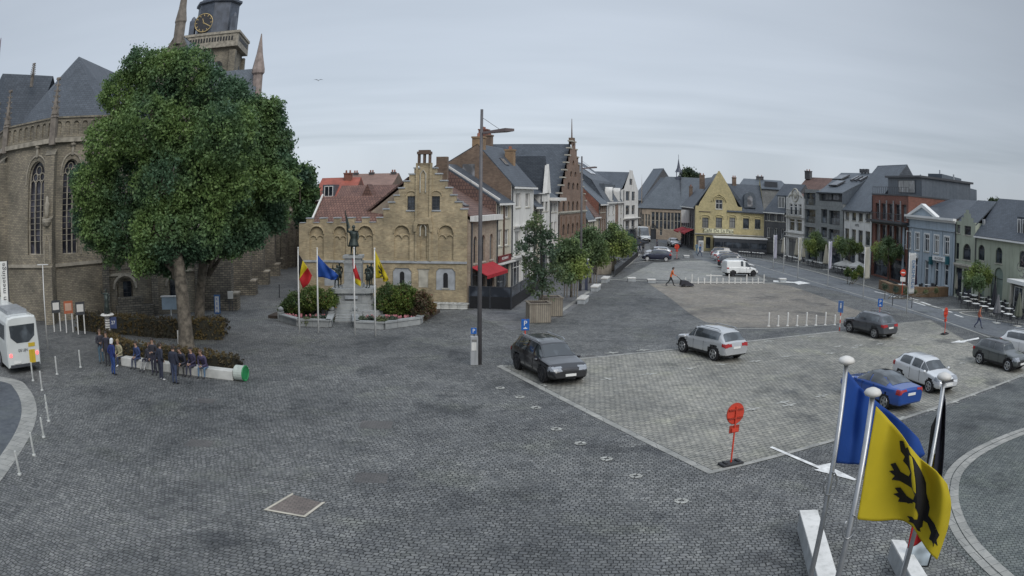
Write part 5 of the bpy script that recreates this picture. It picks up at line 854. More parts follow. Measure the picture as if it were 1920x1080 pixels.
# south side: lower chapels and buttresses along the lane
R0, R1 = Vector((-23.6, 57.2, 0)), Vector((-29.2, 92, 0)); LocalPart('wall', R0 + Vector((-4, 1, 0)), R1 + Vector((-4, 1, 0)), chst2, lambda m, L: m.panel(rc(0, L, 0, 15.4), [], depth=.3))
f = LocalPart('chapel_wall', Vector((-23.2, 54.6, 0)), R1 + Vector((0, 0, 0)), chst2, lambda m, L: (m.panel(rc(0, L, 0, 6.2), [arch(x, x + 2.2, 1.8, 5.2, 6, 1.3) for x in (5, 12, 19, 26, 33)], depth=.35), m.box(0, .36, 0, L, 4, 6.15)))
MB().box(-.1, -.2, 6.2, f.L, .5, 6.5).build('coping', stn, f.o)
for i, (k, d) in enumerate(((0, 2.4), (9, 2.4), (17, 2.4), (25, 2.4), (33, 2.0))):
    m = MB(); x = .5 + k; m.box(x, -d, 0, x + 1.1, -.002, 5.4); m.box(x - .1, -d - .5, 0, x + 1.2, -.004, 1.2); m.add([(x - .08, -d - .1, 5.4), (x + 1.18, -d - .1, 5.4), (x + 1.18, 0, 6.6), (x - .08, 0, 6.6)], [(0, 1, 2, 3)]); m.add([(x - .08, -d - .1, 5.4), (x - .08, 0, 6.6), (x - .08, 0, 5.4)], [(0, 1, 2)]); o = m.build('buttress', chst2, f.o)
    m = MB(); m.box(x - .1, -d - .55, 1.2, x + 1.2, -d, 1.32); m.box(x - .05, -d - .12, 5.35, x + 1.15, -d * .8, 5.5); m.build('coping', stn, o)
q = LocalPart('lane_tower', AT(527, 430, 88), AT(559, 430, 92), chst2, lambda m, L: (m.panel(rc(0, L, 0, 11.6), [arch(.5, L * .45, 7.2, 11, 6, 1.5), arch(L * .55, L - .5, 7.2, 11, 6, 1.5)], depth=.4), m.box(0, .42, 0, L, 6, 11.5)))
for z in (6.6, 11.4): MB().box(-.2, -.4, z, q.L + .2, -.002, z + .3).build('string_course', stn, q.o)
for x in (0, q.L * .48, q.L - .5): MB().box(x, -.6, 0, x + .5, -.003, 11.3).build('buttress', chst2, q.o)
# sacristy: low annex with arched windows and battlemented parapet
SA, SB = Vector((-30.2, 49.6, 0)), Vector((-23.2, 54.4, 0)); PS = Plane(SA, SB); L = PS.L; ws_ = [PS.rect(222, 528, 247, 560), PS.rect(320, 522, 341, 558)]; zt = PS.loc(260, 480)[1]; zq = PS.loc(260, 512)[1]
hw_ = [arch(w[0] - .1, w[1] + .1, w[2], w[3] + .25) for w in ws_]
f = LocalPart('sacristy_wall', SA, SB, chst, lambda m, L: (m.panel(rc(0, L, 0, zt - .9), hw_, depth=.4), m.box(0, .42, 0, L, 6, zt - .92)))
for w in ws_: window(f.o, (w[0], w[1], w[2], w[3]), frd, gls, nx=3, nz=3, fw=.04, y=.3, sill=stn); t = MB(); c = (w[0] + w[1]) / 2; R = (w[1] - w[0]) / 2 + .4; t.tube([(c - R * math.cos(a), -.07, w[3] - .5 + R * 1.0 * math.sin(a)) for a in [math.pi * i / 10 for i in range(11)]], .13, 6); t.build('hood_mould', stn, f.o)
t = MB(); t.box(-.05, -.12, zq - .1, L + .05, -.002, zq + .08); t.build('string_course', stn, f.o); t = MB(); n = 12; t.panel(rc(0, L, zt - .9, zt), [arch(L * i / n + .1, L * (i + 1) / n - .1, zt - .75, zt - .15, 4) for i in range(n)], y=-.06, depth=.14); t.box(0, .09, zt - .9, L, .3, zt - .002); t.box(-.05, -.15, zt, L + .05, .35, zt + .12); t.build('parapet', chst, f.o)
for x in (.0, L * .5, L - .5): m = MB(); m.box(x, -.45, 0, x + .55, -.003, zt + .1); m.build('buttress', chst2, f.o)
m = MB(); x = ws_[0][0] - .3; m.box(x, -1.0, 0, x + 3.2, -.004, .9); m.box(x + .2, -.7, .9, x + 2.4, -.004, 1.5); m.build('stone_base', chst2, f.o)
# the tower
tc_ = cl(AT(400, 200, 124)); tw = 5.3; zt = 37.2; a, b = cl(AT(348, 100, 122)), cl(AT(444, 100, 122)); hw2 = (b - a).length / 2 * .9; cx, cy = (a.x + b.x) / 2 - .5, (a.y + b.y) / 2 + hw2; m = MB()
m.box(cx - hw2, cy - hw2, 0, cx + hw2, cy + hw2, zt - 2.6); 
for s in (-1, 1):
    for q in (-1, 1): m.box(cx + s * hw2 - .6, cy + q * hw2 - .6, 0, cx + s * hw2 + .6, cy + q * hw2 + .6, zt - 3.2)
m.build('tower', chst, ch); m = MB(); m.box(cx - hw2 - .9, cy - hw2 - .9, zt - 2.6, cx + hw2 + .9, cy + hw2 + .9, zt - .2); m.box(cx - hw2 - 1.1, cy - hw2 - 1.1, zt - .2, cx + hw2 + 1.1, cy + hw2 + 1.1, zt + .25); o = m.build('tower_parapet', stn, ch)
m = MB()
for i in range(18): t_ = -hw2 + 2 * hw2 * (i + .5) / 18; m.box(cx + t_ - .16, cy - hw2 - .94, zt - 1.5, cx + t_ + .16, cy - hw2 - .902, zt - .7); m.box(cx + hw2 + .902, cy + t_ - .16, zt - 1.5, cx + hw2 + .94, cy + t_ + .16, zt - .7)
m.build('parapet_opening', blk, o); m = MB()
for i in (-1, 1): m.prismy(arch(cx + i * hw2 * .45 - .9, cx + i * hw2 * .45 + .9, zt - 13, zt - 5, 6, 1.4), cy - hw2 - .03, cy - hw2 - .002); 
for i in (-1, 1):
    q_ = arch(cy + i * hw2 * .45 - .9, cy + i * hw2 * .45 + .9, zt - 13, zt - 5, 6, 1.4); m.add([(cx + hw2 + .01, a_, b_) for a_, b_ in q_], [tuple(range(len(q_)))])
m.build('belfry_opening', blk, ch); lead = paint('lead and slate lantern', (.085, .1, .13), .5, .3, .8)
bx = MB(); R8 = hw2 * .86; bx.lathe([(R8, 0), (R8, 6.2), (R8 * 1.12, 6.5), (R8 * 1.12, 6.9), (R8 * .95, 7.2), (R8 * .7, 9.5), (R8 * .55, 11), (R8 * .6, 12), (R8 * .2, 15), (.1, 24)], (cx, cy, zt + .25), 8); o = bx.build('lantern', lead, ch)
for s in (-1, 1): m = MB(); m.box(cx + s * R8 * .98 - .5, cy - R8 * 1.0, zt + .25, cx + s * R8 * .98 + .5, cy - R8 * .6, zt + 3.3); m.lathe([(.62, 0), (.35, .7), (.05, 1.0)], (cx + s * R8 * .98, cy - R8 * .8, zt + 3.3), 8); m.build('corner_turret', lead, o)
ckc = (cx - R8 * .42, cy - R8 * .92 - .12, zt + 2.7); m = MB(); M = Matrix.Translation(ckc) @ Matrix.Rotation(math.pi / 2, 4, 'X'); m.lathe([(1.9, 0), (1.9, .12)], (0, 0, 0), 24, M=M); ck = m.build('clock_face', paint('clock face', (.03, .03, .035), .5), o, uv=False)
gold = paint('gilt', (.5, .38, .18), .4, .1, metal=.3); m = MB(); m.tube([(ckc[0] + 1.75 * math.cos(a), ckc[1] - .16, ckc[2] + 1.75 * math.sin(a)) for a in [2 * math.pi * i / 24 for i in range(25)]], .08, 5)
for i in range(12): a = math.pi * i / 6; m.box(-.07, -.17, 1.3, .07, -.13, 1.62, M=Matrix.Translation(ckc) @ Matrix.Rotation(a, 4, 'Y'))
for a, l in ((math.radians(-20), .9), (math.radians(120), 1.35)): m.box(-.07, -.2, -.2, .07, -.17, l, M=Matrix.Translation(ckc) @ Matrix.Rotation(a, 4, 'Y'))
m.build('clock_hands', gold, ck, uv=False)
# ================================================================== TREES AND SHRUBS
bark = paint('bark', (.13, .112, .088), .9, .55, 3.5)
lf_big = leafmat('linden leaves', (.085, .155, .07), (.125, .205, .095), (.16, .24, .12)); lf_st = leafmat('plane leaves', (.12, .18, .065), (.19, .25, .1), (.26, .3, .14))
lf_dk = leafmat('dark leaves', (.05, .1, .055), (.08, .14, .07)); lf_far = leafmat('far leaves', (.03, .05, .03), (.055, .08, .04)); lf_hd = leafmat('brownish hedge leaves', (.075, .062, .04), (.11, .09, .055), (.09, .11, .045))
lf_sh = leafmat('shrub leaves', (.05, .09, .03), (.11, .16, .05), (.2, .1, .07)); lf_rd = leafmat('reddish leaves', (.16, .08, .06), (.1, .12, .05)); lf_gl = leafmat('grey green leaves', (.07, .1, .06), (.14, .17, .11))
def lobes(px, Y, dz=0.0, dy=1.3, seed=0):
    g = random.Random(seed); out = []
    for x, y, r in px:
        c = AT(x, y, Y + g.uniform(-dy, dy)); R = r * c.length / 1560 * (.96 if r > 30 else 1); out.append((c.x, c.y, c.z + dz, R, R, R * .92))
    return out
def add_tree(name, label, base, Y, lpx, n, size, mat, trunk_r, trunk_top, limbs=6, group=None, seed=1, shell=.55, smallr=.02, extra=None):
    b = Vector((base.x, base.y, 0)); t = thing(name, label, 'tree', tuple(b), 0, group); L = [(x - b.x, y - b.y, z, a, c, d) for x, y, z, a, c, d in lobes(lpx, Y, seed=seed)] + (extra or [])
    cx = sum(l[0] for l in L) / len(L); cy = sum(l[1] for l in L) / len(L); m = MB(); r = trunk_r
    m.tube([(0, 0, -.05), (0, 0, .25), (cx * .0, cy * .0, 1.2), (cx * .03, cy * .03, trunk_top * .6), (cx * .1, cy * .1, trunk_top), (cx * .4, cy * .4, trunk_top * 1.6 + 1)], [r * 1.5, r * 1.15, r, r * .9, r * .8, r * .3], 12)
    m.build('trunk', bark, t, smooth=True); g = random.Random(seed)
    for i, l in enumerate(g.sample(L, min(limbs, len(L)))):
        s = Vector((cx * .2, cy * .2, trunk_top * g.uniform(.8, 1.1))); e = Vector(l[:3]); mid = s.lerp(e, .45) + Vector((g.uniform(-.3, .3), g.uniform(-.3, .3), .1 * (e - s).length)); k = max(smallr, r * .42)
        m = MB(); m.tube([s, s.lerp(mid, .5), mid, mid.lerp(e, .6), e], [k, k * .8, k * .6, k * .4, k * .15], 7); q = mid.lerp(e, .3)
        for j in range(3): e2 = e + Vector((g.uniform(-1, 1), g.uniform(-1, 1), g.uniform(-.6, .9))) * l[3] * .8; m.tube([q, q.lerp(e2, .5) + Vector((0, 0, .1)), e2], [k * .4, k * .25, k * .08], 5)
        m.build('limb', bark, t, smooth=True)
    leaves('crown', L, n, size, mat, t, seed=seed, shell=shell); return t
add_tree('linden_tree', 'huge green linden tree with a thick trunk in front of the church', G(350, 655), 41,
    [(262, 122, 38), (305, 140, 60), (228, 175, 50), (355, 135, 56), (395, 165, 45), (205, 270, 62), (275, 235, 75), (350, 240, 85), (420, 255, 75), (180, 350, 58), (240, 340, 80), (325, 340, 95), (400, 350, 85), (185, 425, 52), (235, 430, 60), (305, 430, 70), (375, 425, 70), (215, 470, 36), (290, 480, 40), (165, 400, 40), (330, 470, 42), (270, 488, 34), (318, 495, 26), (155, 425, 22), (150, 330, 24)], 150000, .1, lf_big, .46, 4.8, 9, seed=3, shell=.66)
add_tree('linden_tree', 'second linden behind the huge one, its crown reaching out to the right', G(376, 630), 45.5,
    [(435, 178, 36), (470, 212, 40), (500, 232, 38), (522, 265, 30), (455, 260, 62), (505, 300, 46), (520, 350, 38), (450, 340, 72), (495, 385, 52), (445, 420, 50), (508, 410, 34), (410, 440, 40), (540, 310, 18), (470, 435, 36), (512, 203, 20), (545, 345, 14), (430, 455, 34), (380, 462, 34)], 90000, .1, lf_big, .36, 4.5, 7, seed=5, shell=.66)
add_tree('dense_tree', 'dark dense tree standing between the church and the red roofs', AT(575, 430, 80), 80, [(572, 338, 18), (565, 365, 24), (582, 362, 11), (572, 400, 20), (562, 325, 14), (576, 325, 9)], 14000, .2, lf_dk, .3, 4, 3, seed=6)
add_tree('dense_tree', 'rounded tree far behind the roofs at the right edge', AT(1862, 430, 92), 92, [(1862, 392, 18), (1880, 395, 16), (1845, 397, 12), (1870, 385, 9)], 7000, .2, lf_far, .3, 5, 3, seed=7)
add_tree('dense_tree', 'pair of small dark crowns rising beside the old hall spire', AT(1290, 430, 185), 185, [(1290, 326, 7), (1302, 332, 6), (1282, 333, 5)], 3500, .3, lf_far, .3, 9, 3, seed=8)
# street trees of the left pavement
GT = 'young street trees along the left pavement'
add_tree('street_tree', 'slender sparse young tree rooted in the nearest wooden planter', G(1016, 597), 53.6, [(1003, 425, 22), (1020, 445, 24), (990, 455, 20), (1030, 480, 24), (995, 490, 22), (1010, 515, 26), (975, 470, 14), (1045, 505, 18), (1000, 540, 20), (1030, 540, 18), (1010, 405, 10)], 3600, .1, leafmat('sparse tree leaves', (.08, .12, .06), (.14, .19, .1)), .07, 2.8, 7, GT, 11, .2, .018)
add_tree('street_tree', 'dark green young tree between timber stakes, second along the left pavement', G(1071, 557), 63, [(1060, 470, 24), (1080, 480, 24), (1050, 495, 20), (1085, 505, 22), (1065, 515, 20), (1070, 460, 16)], 7500, .11, lf_st, .09, 2.3, 4, GT, 12, .3, .02)
add_tree('street_tree', 'light green young tree, third along the left pavement', G(1107, 531), 75, [(1100, 450, 22), (1115, 460, 24), (1095, 475, 22), (1120, 482, 22), (1108, 440, 16)], 7500, .12, lf_st, .09, 2.3, 4, GT, 13, .3, .02)
add_tree('street_tree', 'bright green young tree, fourth along the left pavement', G(1140, 508), 87, [(1148, 435, 18), (1160, 448, 22), (1140, 452, 20), (1165, 465, 20), (1145, 470, 18), (1175, 455, 14), (1155, 425, 12)], 6000, .13, lf_st, .09, 2.3, 4, GT, 14, .3, .02)
add_tree('street_tree', 'dark young tree at the far end of the left pavement, beside the black parasols', G(1172, 490), 100, [(1172, 450, 14), (1180, 462, 14), (1168, 465, 12)], 3500, .13, lf_dk, .09, 2.0, 3, GT, 15, .3, .02)
GT2 = 'young trees on the right hand terraces'
for i, (bx_, by, Y, L_, lab) in enumerate(((1530, 496, 100, [(1530, 445, 13), (1520, 458, 15), (1540, 460, 14), (1528, 470, 12)], 'yellow green tree before the modern grey block'), (1592, 512, 92, [(1575, 458, 15), (1595, 462, 16), (1610, 465, 12), (1580, 470, 12)], 'thin leafy tree before the bright white house'), (1665, 528, 82, [(1665, 458, 17), (1650, 468, 17), (1680, 470, 17), (1665, 482, 16), (1645, 480, 10)], 'green tree before the modern brick building'), (1834, 575, 60, [(1834, 505, 17), (1818, 518, 17), (1850, 518, 17), (1834, 530, 18), (1815, 530, 10)], 'green tree before the sage green houses'))):
    add_tree('street_tree', lab, G(bx_, by), Y, L_, 5200, .11, lf_st, .08, 1.9, 4, GT2, 20 + i, .3, .02)
# hedges: clipped, leafy
def hedge(label, pts, h, w, n, mat=lf_hd, size=.05, name='hedge', cat='hedge', seed=31):
    pts = [Vector((p[0], p[1], 0)) for p in pts]; t = thing(name, label, cat, tuple(pts[0])); L = []; m = MB(); o = pts[0]
    for a, b in zip(pts[:-1], pts[1:]):
        d = (b - a); k = max(2, int(d.length / .35)); s = Vector((-d.y, d.x, 0)).normalized(); n = n
        q = [a - s * w * .34 - o, b - s * w * .34 - o, b + s * w * .34 - o, a + s * w * .34 - o]; m.prism([(v.x, v.y) for v in q], 0, h * .85)
        for i in range(k + 1):
            c = a + d * i / k - o
            for z in (h * .25, h * .72):
                for e in (-.25, .25): L.append((c.x + s.x * e * w, c.y + s.y * e * w, z, w * .32, w * .32, h * .3))
    m.build('dark_core', paint('hedge core', (.03, .028, .018), .9, .4, 6), t); leaves('foliage', L, n, size, mat, t, seed=seed, shell=.8, jit=.12); return t  # solid dark block behind the leaves, standing for the shaded inside of the hedge
hedge('long brown hedge under the church wall, running to the big tree trunks', [G(150, 618), G(300, 632), G(415, 636)], 1.3, .9, 34000)
hedge('low brown hedge directly behind the long white bench', [G(195, 648), G(235, 672), G(350, 688), G(445, 702)], 1.0, .9, 30000, seed=33)
hedge('short hedge block beside the lane at the foot of the buttress', [G(385, 628), G(420, 626)], 1.2, 1.2, 3500, seed=34)
def shrub(label, px, Y, n, size, mat, name='shrub', seed=40, base=None):
    L = lobes(px, Y, seed=seed); b = base or Vector((L[0][0], L[0][1], 0)); t = thing(name, label, 'shrub', (b.x, b.y, 0)); L = [(a - b.x, c - b.y, z, d, e, f) for a, c, z, d, e, f in L]; m = MB(); g = random.Random(seed)
    for l in L: m.tube([(l[0] * .3, l[1] * .3, 0), (l[0] * .7, l[1] * .7, l[2] * .5), l[:3]], [.05, .035, .015], 5)
    m.build('stem', bark, t); leaves('foliage', L, n, size, mat, t, seed=seed, shell=.5, jit=.2); return t
shrub('big dark shrub on the left of the monument steps', [(556, 570, 26), (585, 560, 28), (612, 562, 24), (540, 583, 20), (600, 582, 22), (570, 590, 18), (625, 570, 18)], 53.3, 17000, .07, lf_sh, seed=41)
shrub('tall green shrub hugging the right side of the monument', [(728, 552, 22), (758, 556, 27), (720, 568, 20), (748, 578, 24), (780, 565, 22), (765, 585, 20)], 54, 17000, .07, lf_sh, seed=42)
shrub('reddish shrub at the right end of the monument bed', [(793, 560, 16), (803, 576, 14), (788, 586, 15)], 53.4, 5500, .07, lf_rd, seed=43)
shrub('low leafy plants in the left half of the monument bed', [(590, 601, 7), (605, 600, 7), (618, 600, 6), (575, 602, 7)], 50.4, 3500, .07, lf_gl, seed=44)
shrub('low leafy plants in the right half of the monument bed', [(680, 602, 7), (695, 603, 8), (715, 602, 8), (735, 602, 8)], 50.4, 4500, .07, lf_gl, seed=45)
shrub('green bushes at the edge of the right terrace before the white house', [(1590, 510, 8), (1602, 515, 8), (1612, 506, 8), (1618, 514, 7)], 78, 4500, .08, lf_sh, seed=46)
# ================================================================== VEHICLES
tyre = paint('tyre rubber', (.02, .02, .022), .85, .2, 8); rimm = paint('alloy rim', (.4, .41, .42), .35, .1, 8, metal=.8); rimd = paint('dark rim', (.04, .04, .045), .35, .1, 8, metal=.6); rimw = paint('white rim', (.6, .6, .6), .5, .1, 8)
clad = paint('black plastic cladding', (.025, .026, .028), .7, .15, 6); cgl = glassm('car glass', (.035, .042, .048), .03, 1.0); lampw = paint('headlamp glass', (.3, .32, .35), .12, .1, 20); lampr = paint('tail lamp', (.35, .02, .02), .2, .1, 20); platem = paint('number plate', (.75, .75, .72), .5, .04)
def carpaint(n, c, metal=.5): return paint(n, c, .28, .04, 2.0, metal * .5, 1.0)
def resample(P, k):
    P = np.array(P, float); P = np.vstack([2 * P[0] - P[1], P, 2 * P[-1] - P[-2]]); out = []
    for i in range(1, len(P) - 2):
        a, b, c, d = P[i - 1:i + 3]
        for j in range(k): t = j / k; out.append(.5 * ((2 * b) + (c - a) * t * .7 + (2 * a * .7 - (3 + 1.4) * b * 1.0 + (3 + .7 * 1) * c - .7 * d + (-.3 * 2) * c * 0 + (1.4 - 1.4) * b + 0 * a) * 0) if False else b + (c - b) * (t * t * (3 - 2 * t) * .35 + t * .65))
    out.append(P[-2]); return np.array(out)
def make_car(name, label, col, L=4.6, Wd=1.85, H=1.6, wb=2.7, prof='suv', rim=rimm, wr=.35, cladding=True, rails=True, group=None, side_glass=None, roof_mat=None, plate=True):
    t = thing(name, label, {'van': 'van'}.get(prof, 'car'), (0, 0, 0), 0, group); h = L / 2; w = Wd / 2; S = H / 1.65
    # stations: x, zbottom, zbelt, ztop, half width at belt, half width of roof, 
    if prof == 'suv': st = [(-h, .42, .78, .84, w * .86, w * .7), (-h + .06, .36, .98, 1.04, w * .92, w * .78), (-h + .18, .3, 1.02, 1.12 * S, w * .96, w * .8), (-h + .55, .28, 1.04, H - .1, w * .985, w * .68), (-h + .95, .26, 1.04, H - .02, w, w * .7), (-.2, .26, 1.0, H, w, w * .72), (.35, .26, .98, H - .03, w, w * .7), (.6, .26, .98, H - .09, w, w * .68), (h - 1.22, .26, .98, 1.1, w, w * .8), (h - .95, .26, .96, 1.03, w * .99, w * .82), (h - .35, .28, .88, .94, w * .95, w * .78), (h - .1, .3, .72, .78, w * .88, w * .7), (h, .36, .6, .64, w * .78, w * .6)]
    elif prof == 'hatch': st = [(-h, .42, .76, .82, w * .84, w * .66), (-h + .07, .34, .96, 1.0, w * .9, w * .72), (-h + .2, .28, .98, 1.12, w * .96, w * .7), (-h + .6, .26, .98, H - .09, w * .985, w * .62), (-h + 1.0, .24, .97, H - .02, w, w * .66), (-.1, .24, .94, H, w, w * .69), (.3, .24, .93, H - .03, w, w * .68), (.5, .24, .93, H - .08, w, w * .66), (h - 1.1, .24, .92, 1.02, w, w * .78), (h - .85, .24, .9, .96, w * .99, w * .8), (h - .3, .26, .8, .86, w * .94, w * .74), (h - .08, .3, .66, .7, w * .86, w * .64), (h, .36, .54, .58, w * .76, w * .54)]
    elif prof == 'coupe': st = [(-h, .4, .82, .92, w * .82, w * .7), (-h + .06, .32, .95, 1.04, w * .9, w * .78), (-h + .45, .26, .97, 1.07, w * .96, w * .8), (-h + .75, .24, .96, 1.1, w, w * .74), (-h + 1.45, .24, .95, H - .07, w, w * .62), (-.35, .24, .93, H, w, w * .66), (.15, .24, .92, H - .02, w, w * .66), (.4, .24, .92, H - .08, w, w * .64), (h - 1.42, .24, .9, .98, w, w * .78), (h - 1.1, .24, .88, .93, w * .99, w * .8), (h - .35, .26, .76, .82, w * .94, w * .74), (h - .08, .3, .62, .66, w * .84, w * .62), (h, .34, .52, .56, w * .74, w * .52)]
    else: st = [(-h, .42, 1.0, H - .3, w * .92, w * .76), (-h + .05, .34, 1.02, H - .12, w * .95, w * .8), (-h + .25, .28, 1.04, H - .03, w * .98, w * .84), (-.6, .26, 1.04, H, w, w * .86), (.1, .26, 1.0, H - .02, w, w * .84), (.45, .26, .98, H - .12, w, w * .8), (h - 1.02, .26, .98, 1.12, w, w * .82), (h - .8, .26, .95, 1.02, w * .98, w * .82), (h - .25, .28, .8, .86, w * .92, w * .76), (h - .06, .32, .64, .7, w * .84, w * .66), (h, .38, .55, .58, w * .76, w * .56)]
    A = resample(st, 7); grid = []; nj = 0
    for x, zb, zl, zt, wl, wt in A:
        half = [(0, zb), (wl * .88, zb), (wl * .97, zb + .1), (wl, zb + (zl - zb) * .45), (wl * .985, zl - .08), (wl * .955, zl), (wt + (wl * .94 - wt) * .55, zl + (zt - zl) * .5), (wt, zt - min(.09, (zt - zl) * .3)), (wt * .9, zt - min(.03, (zt - zl) * .1)), (wt * .55, zt), (0, zt + .015)]
        half = resample(half, 3); full = [(y, z) for y, z in half] + [(-y, z) for y, z in half[::-1][1:-1]]; nj = len(full); grid.append([(x, y, z) for y, z in full])
    nx = len(grid); V = [v for row in grid for v in row]; m = MB(); F = []; nh = 31; mats = []
    for i in range(nx - 1):
        for j in range(nj): F.append((i * nj + j, i * nj + (j + 1) % nj, (i + 1) * nj + (j + 1) % nj, (i + 1) * nj + j))
    m.v = list(V); cc = lambda f: sum((Vector(V[i]) for i in f), Vector()) / len(f)
    wx = (-wb / 2 + .02, wb / 2 + .02)
    for f in F:
        c = cc(f); low = c.z < .4 or (cladding and any((c.x - q) ** 2 + (c.z - wr) ** 2 < (wr + .13) ** 2 for q in wx)); arch_ = any((c.x - q) ** 2 + (c.z - wr) ** 2 < (wr + .05) ** 2 for q in wx)
        if arch_ and abs(c.y) > w * .5: continue
        m.f.append(f); m.m.append(1 if (low and (cladding or c.z < .31)) else (2 if roof_mat and c.z > H - .13 else 0))
    m.f.append(tuple(range(nj - 1, -1, -1))); m.m.append(0); m.f.append(tuple((nx - 1) * nj + j for j in range(nj))); m.m.append(1 if cladding else 0)
    body = m.build('body', [col, clad, roof_mat or col], t, smooth=True, uv=False); body.data.polygons[-1].use_smooth = body.data.polygons[-2].use_smooth = False
    MB().box(-h + .25, -w * .8, .3, h - .25, w * .8, .8).build('underbody', clad, t, uv=False)
    def patch(nm, mat, pred, off=.012, par=t):
        idx = {}; vs = []; fs = []
        for k, f in enumerate(F):
            c = cc(f); i, j = divmod(k, nj); j = j if j < 30 else nj - 1 - j
            n = (Vector(V[f[2]]) - Vector(V[f[0]])).cross(Vector(V[f[3]]) - Vector(V[f[1]]))
            if n.length < 1e-9: continue
            n.normalize(); n = -n if (n.x * c.x + n.y * c.y * 3 + n.z * (c.z - .6)) < 0 else n
            if pred(c, j, n): fs.append(tuple(len(vs) + q for q in range(4))); vs += [Vector(V[q]) + n * off for q in f]
        if fs:
            mm_ = MB(); mm_.add(vs, fs); o = mm_.build(nm, mat, par, uv=False); bm = bmesh.new(); bm.from_mesh(o.data); bmesh.ops.remove_doubles(bm, verts=bm.verts, dist=.004); bmesh.ops.recalc_face_normals(bm, faces=bm.faces); bm.to_mesh(o.data); bm.free(); [setattr(p, 'use_smooth', True) for p in o.data.polygons]; return o
    idx = {'suv': (7, 8, 3, 1.6), 'hatch': (7, 8, 3, 1.6), 'coupe': (7, 8, 4, 1.6), 'van': (5, 6, 0, 1.6)}[prof]; xt, xb = st[idx[0]][0], st[idx[1]][0]
    patch('windscreen', cgl, lambda c, j, n: xt + .05 < c.x < xb - .03 and j >= 22)
    if prof != 'van': r0, r1 = (st[2][0], st[3][0]) if prof != 'coupe' else (st[3][0], st[4][0]); patch('rear_window', cgl, lambda c, j, n: r0 + .02 < c.x < r1 - .04 and j >= 22)
    else: patch('rear_window', cgl, lambda c, j, n: False)
    bx = st[3][0] + .12 if prof in ('suv', 'hatch') else (st[4][0] - .45 if prof == 'coupe' else -.1); sg = side_glass or [(bx, -.52), (-.44, .32), (.40, xb - .12)] if prof != 'van' else [(.3, .95)] + ([(-.3, -.0)] if True else [])
    if prof in ('suv', 'hatch', 'coupe') and not side_glass: sg = [(bx, -.5), (-.42, .38), (.46, xb - .1)] if wb > 2.62 and prof != 'coupe' else [(bx, -.12), (-.04, xb - .1)]
    for s in (1, -1):
        for a, b in sg: patch('side_window', cgl, lambda c, j, n: a < c.x < b and 16 <= j <= 20 and c.y * s > 0 and c.z > .98 * S * .98)
        patch('headlight', lampw, lambda c, j, n: c.x > h - .42 and c.y * s > w * .42 and .66 < c.z < .84, .014)
        patch('tail_light', lampr, lambda c, j, n: c.x < -h + .3 and c.y * s > w * .42 and .8 < c.z < 1.0, .016)
        mr = MB(); mr.lathe([(.02, 0), (.1, .04), (.11, .1), (.07, .17), (.01, .2)], (0, 0, 0), 10, M=Matrix.Translation((st[idx[0]][0] + .45, s * (w + .0), .98)) @ Matrix.Rotation(-s * math.pi / 2, 4, 'X') @ Matrix.Diagonal((.7, .75, 1, 1))); mr.build('wing_mirror', col, t, smooth=True, uv=False)
        if rails: mr = MB(); mr.tube([(-h + .75, s * w * .66, H - .04), (-h + .95, s * w * .67, H + .035), (.2, s * w * .68, H + .04), (.42, s * w * .67, H - .03)], .022, 6); mr.build('roof_rail', metl, t, uv=False)
        mh = MB(); [mh.box(a, s * (w * .985) - .012, .9, a + .16, s * (w * .985) + .012, .93) for a in (-.75, .3)]; mh.build('door_handle', col, t, uv=False)
        ml = MB(); [ml.box(a - .006, s * w * .995 - .01, .42, a + .006, s * w * .995 + .004, .95) for a in (-.45, .42)]; ml.build('door_gap', clad, t, uv=False)
    patch('grille', clad, lambda c, j, n: c.x > h - .16 and abs(c.y) < w * .4 and .45 < c.z < .7, .012); patch('bumper_intake', clad, lambda c, j, n: c.x > h - .2 and abs(c.y) < w * .75 and .33 < c.z < .43, .012)
    if plate: MB().box(h - .01, -.26, .42, h + .03, .26, .53).build('number_plate', platem, t, uv=False); MB().box(-h - .03, -.26, .72, -h + .05, .26, .83).build('number_plate', platem, t, uv=False)
    for q in wx:
        for s in (1, -1):
            y0, y1 = s * (w - .21), s * (w + .004); wh = MB(); wh.cyl((q, y0, wr), (q, y1, wr), wr, wr, 26); o = wh.build('wheel', tyre, t, uv=False); rm = MB(); rm.cyl((q, y1 - s * .01, wr), (q, y1 + s * .006, wr), wr * .68, wr * .66, 22, 1)
            for k in range(5): a = k * 2 * math.pi / 5 + q; M = Matrix.Translation((q, y1 + s * .006, wr)) @ Matrix.Rotation(a, 4, 'Y'); rm.box(-.045, -.012, .0, .045, .012, wr * .66, M=M)
            rm.cyl((q, y1, wr), (q, y1 + s * .03, wr), .07, .05, 10); ring_ = [(q + wr * .66 * math.cos(a), y1 + s * .012, wr + wr * .66 * math.sin(a)) for a in [2 * math.pi * k / 22 for k in range(23)]]; rm.tube(ring_, .02, 5); rm.build('rim', [rim, clad], o, uv=False)
    return t
def park(t, rear, front, side, Wd=1.85, back=0):
    """rear / front: ground points under the visible wheels, side = +1 when these are the car's right wheels"""
    a, b = Vector((rear.x, rear.y, 0)), Vector((front.x, front.y, 0)); d = (b - a).normalized(); left = Vector((-d.y, d.x, 0)); t.location = (a + b) / 2 + left * (Wd / 2 - .1) * side; t.rotation_euler = (0, 0, math.atan2(d.y, d.x))
c = make_car('parked_car', 'black SUV with glass roof parked at the left corner of the pale parking area', carpaint('black car paint', (.006, .006, .009), .2), 4.9, 1.98, 1.7, 2.95, rim=rimd, wr=.39, roof_mat=None); park(c, G(969, 691), G(1021, 718), 1, 1.98)
c = make_car('parked_car', 'silver SUV with roof rails parked at the far edge of the parking area', carpaint('silver car paint', (.46, .47, .48)), 4.5, 1.85, 1.64, 2.7, wr=.37); park(c, G(1337, 676), G(1283, 661), -1)
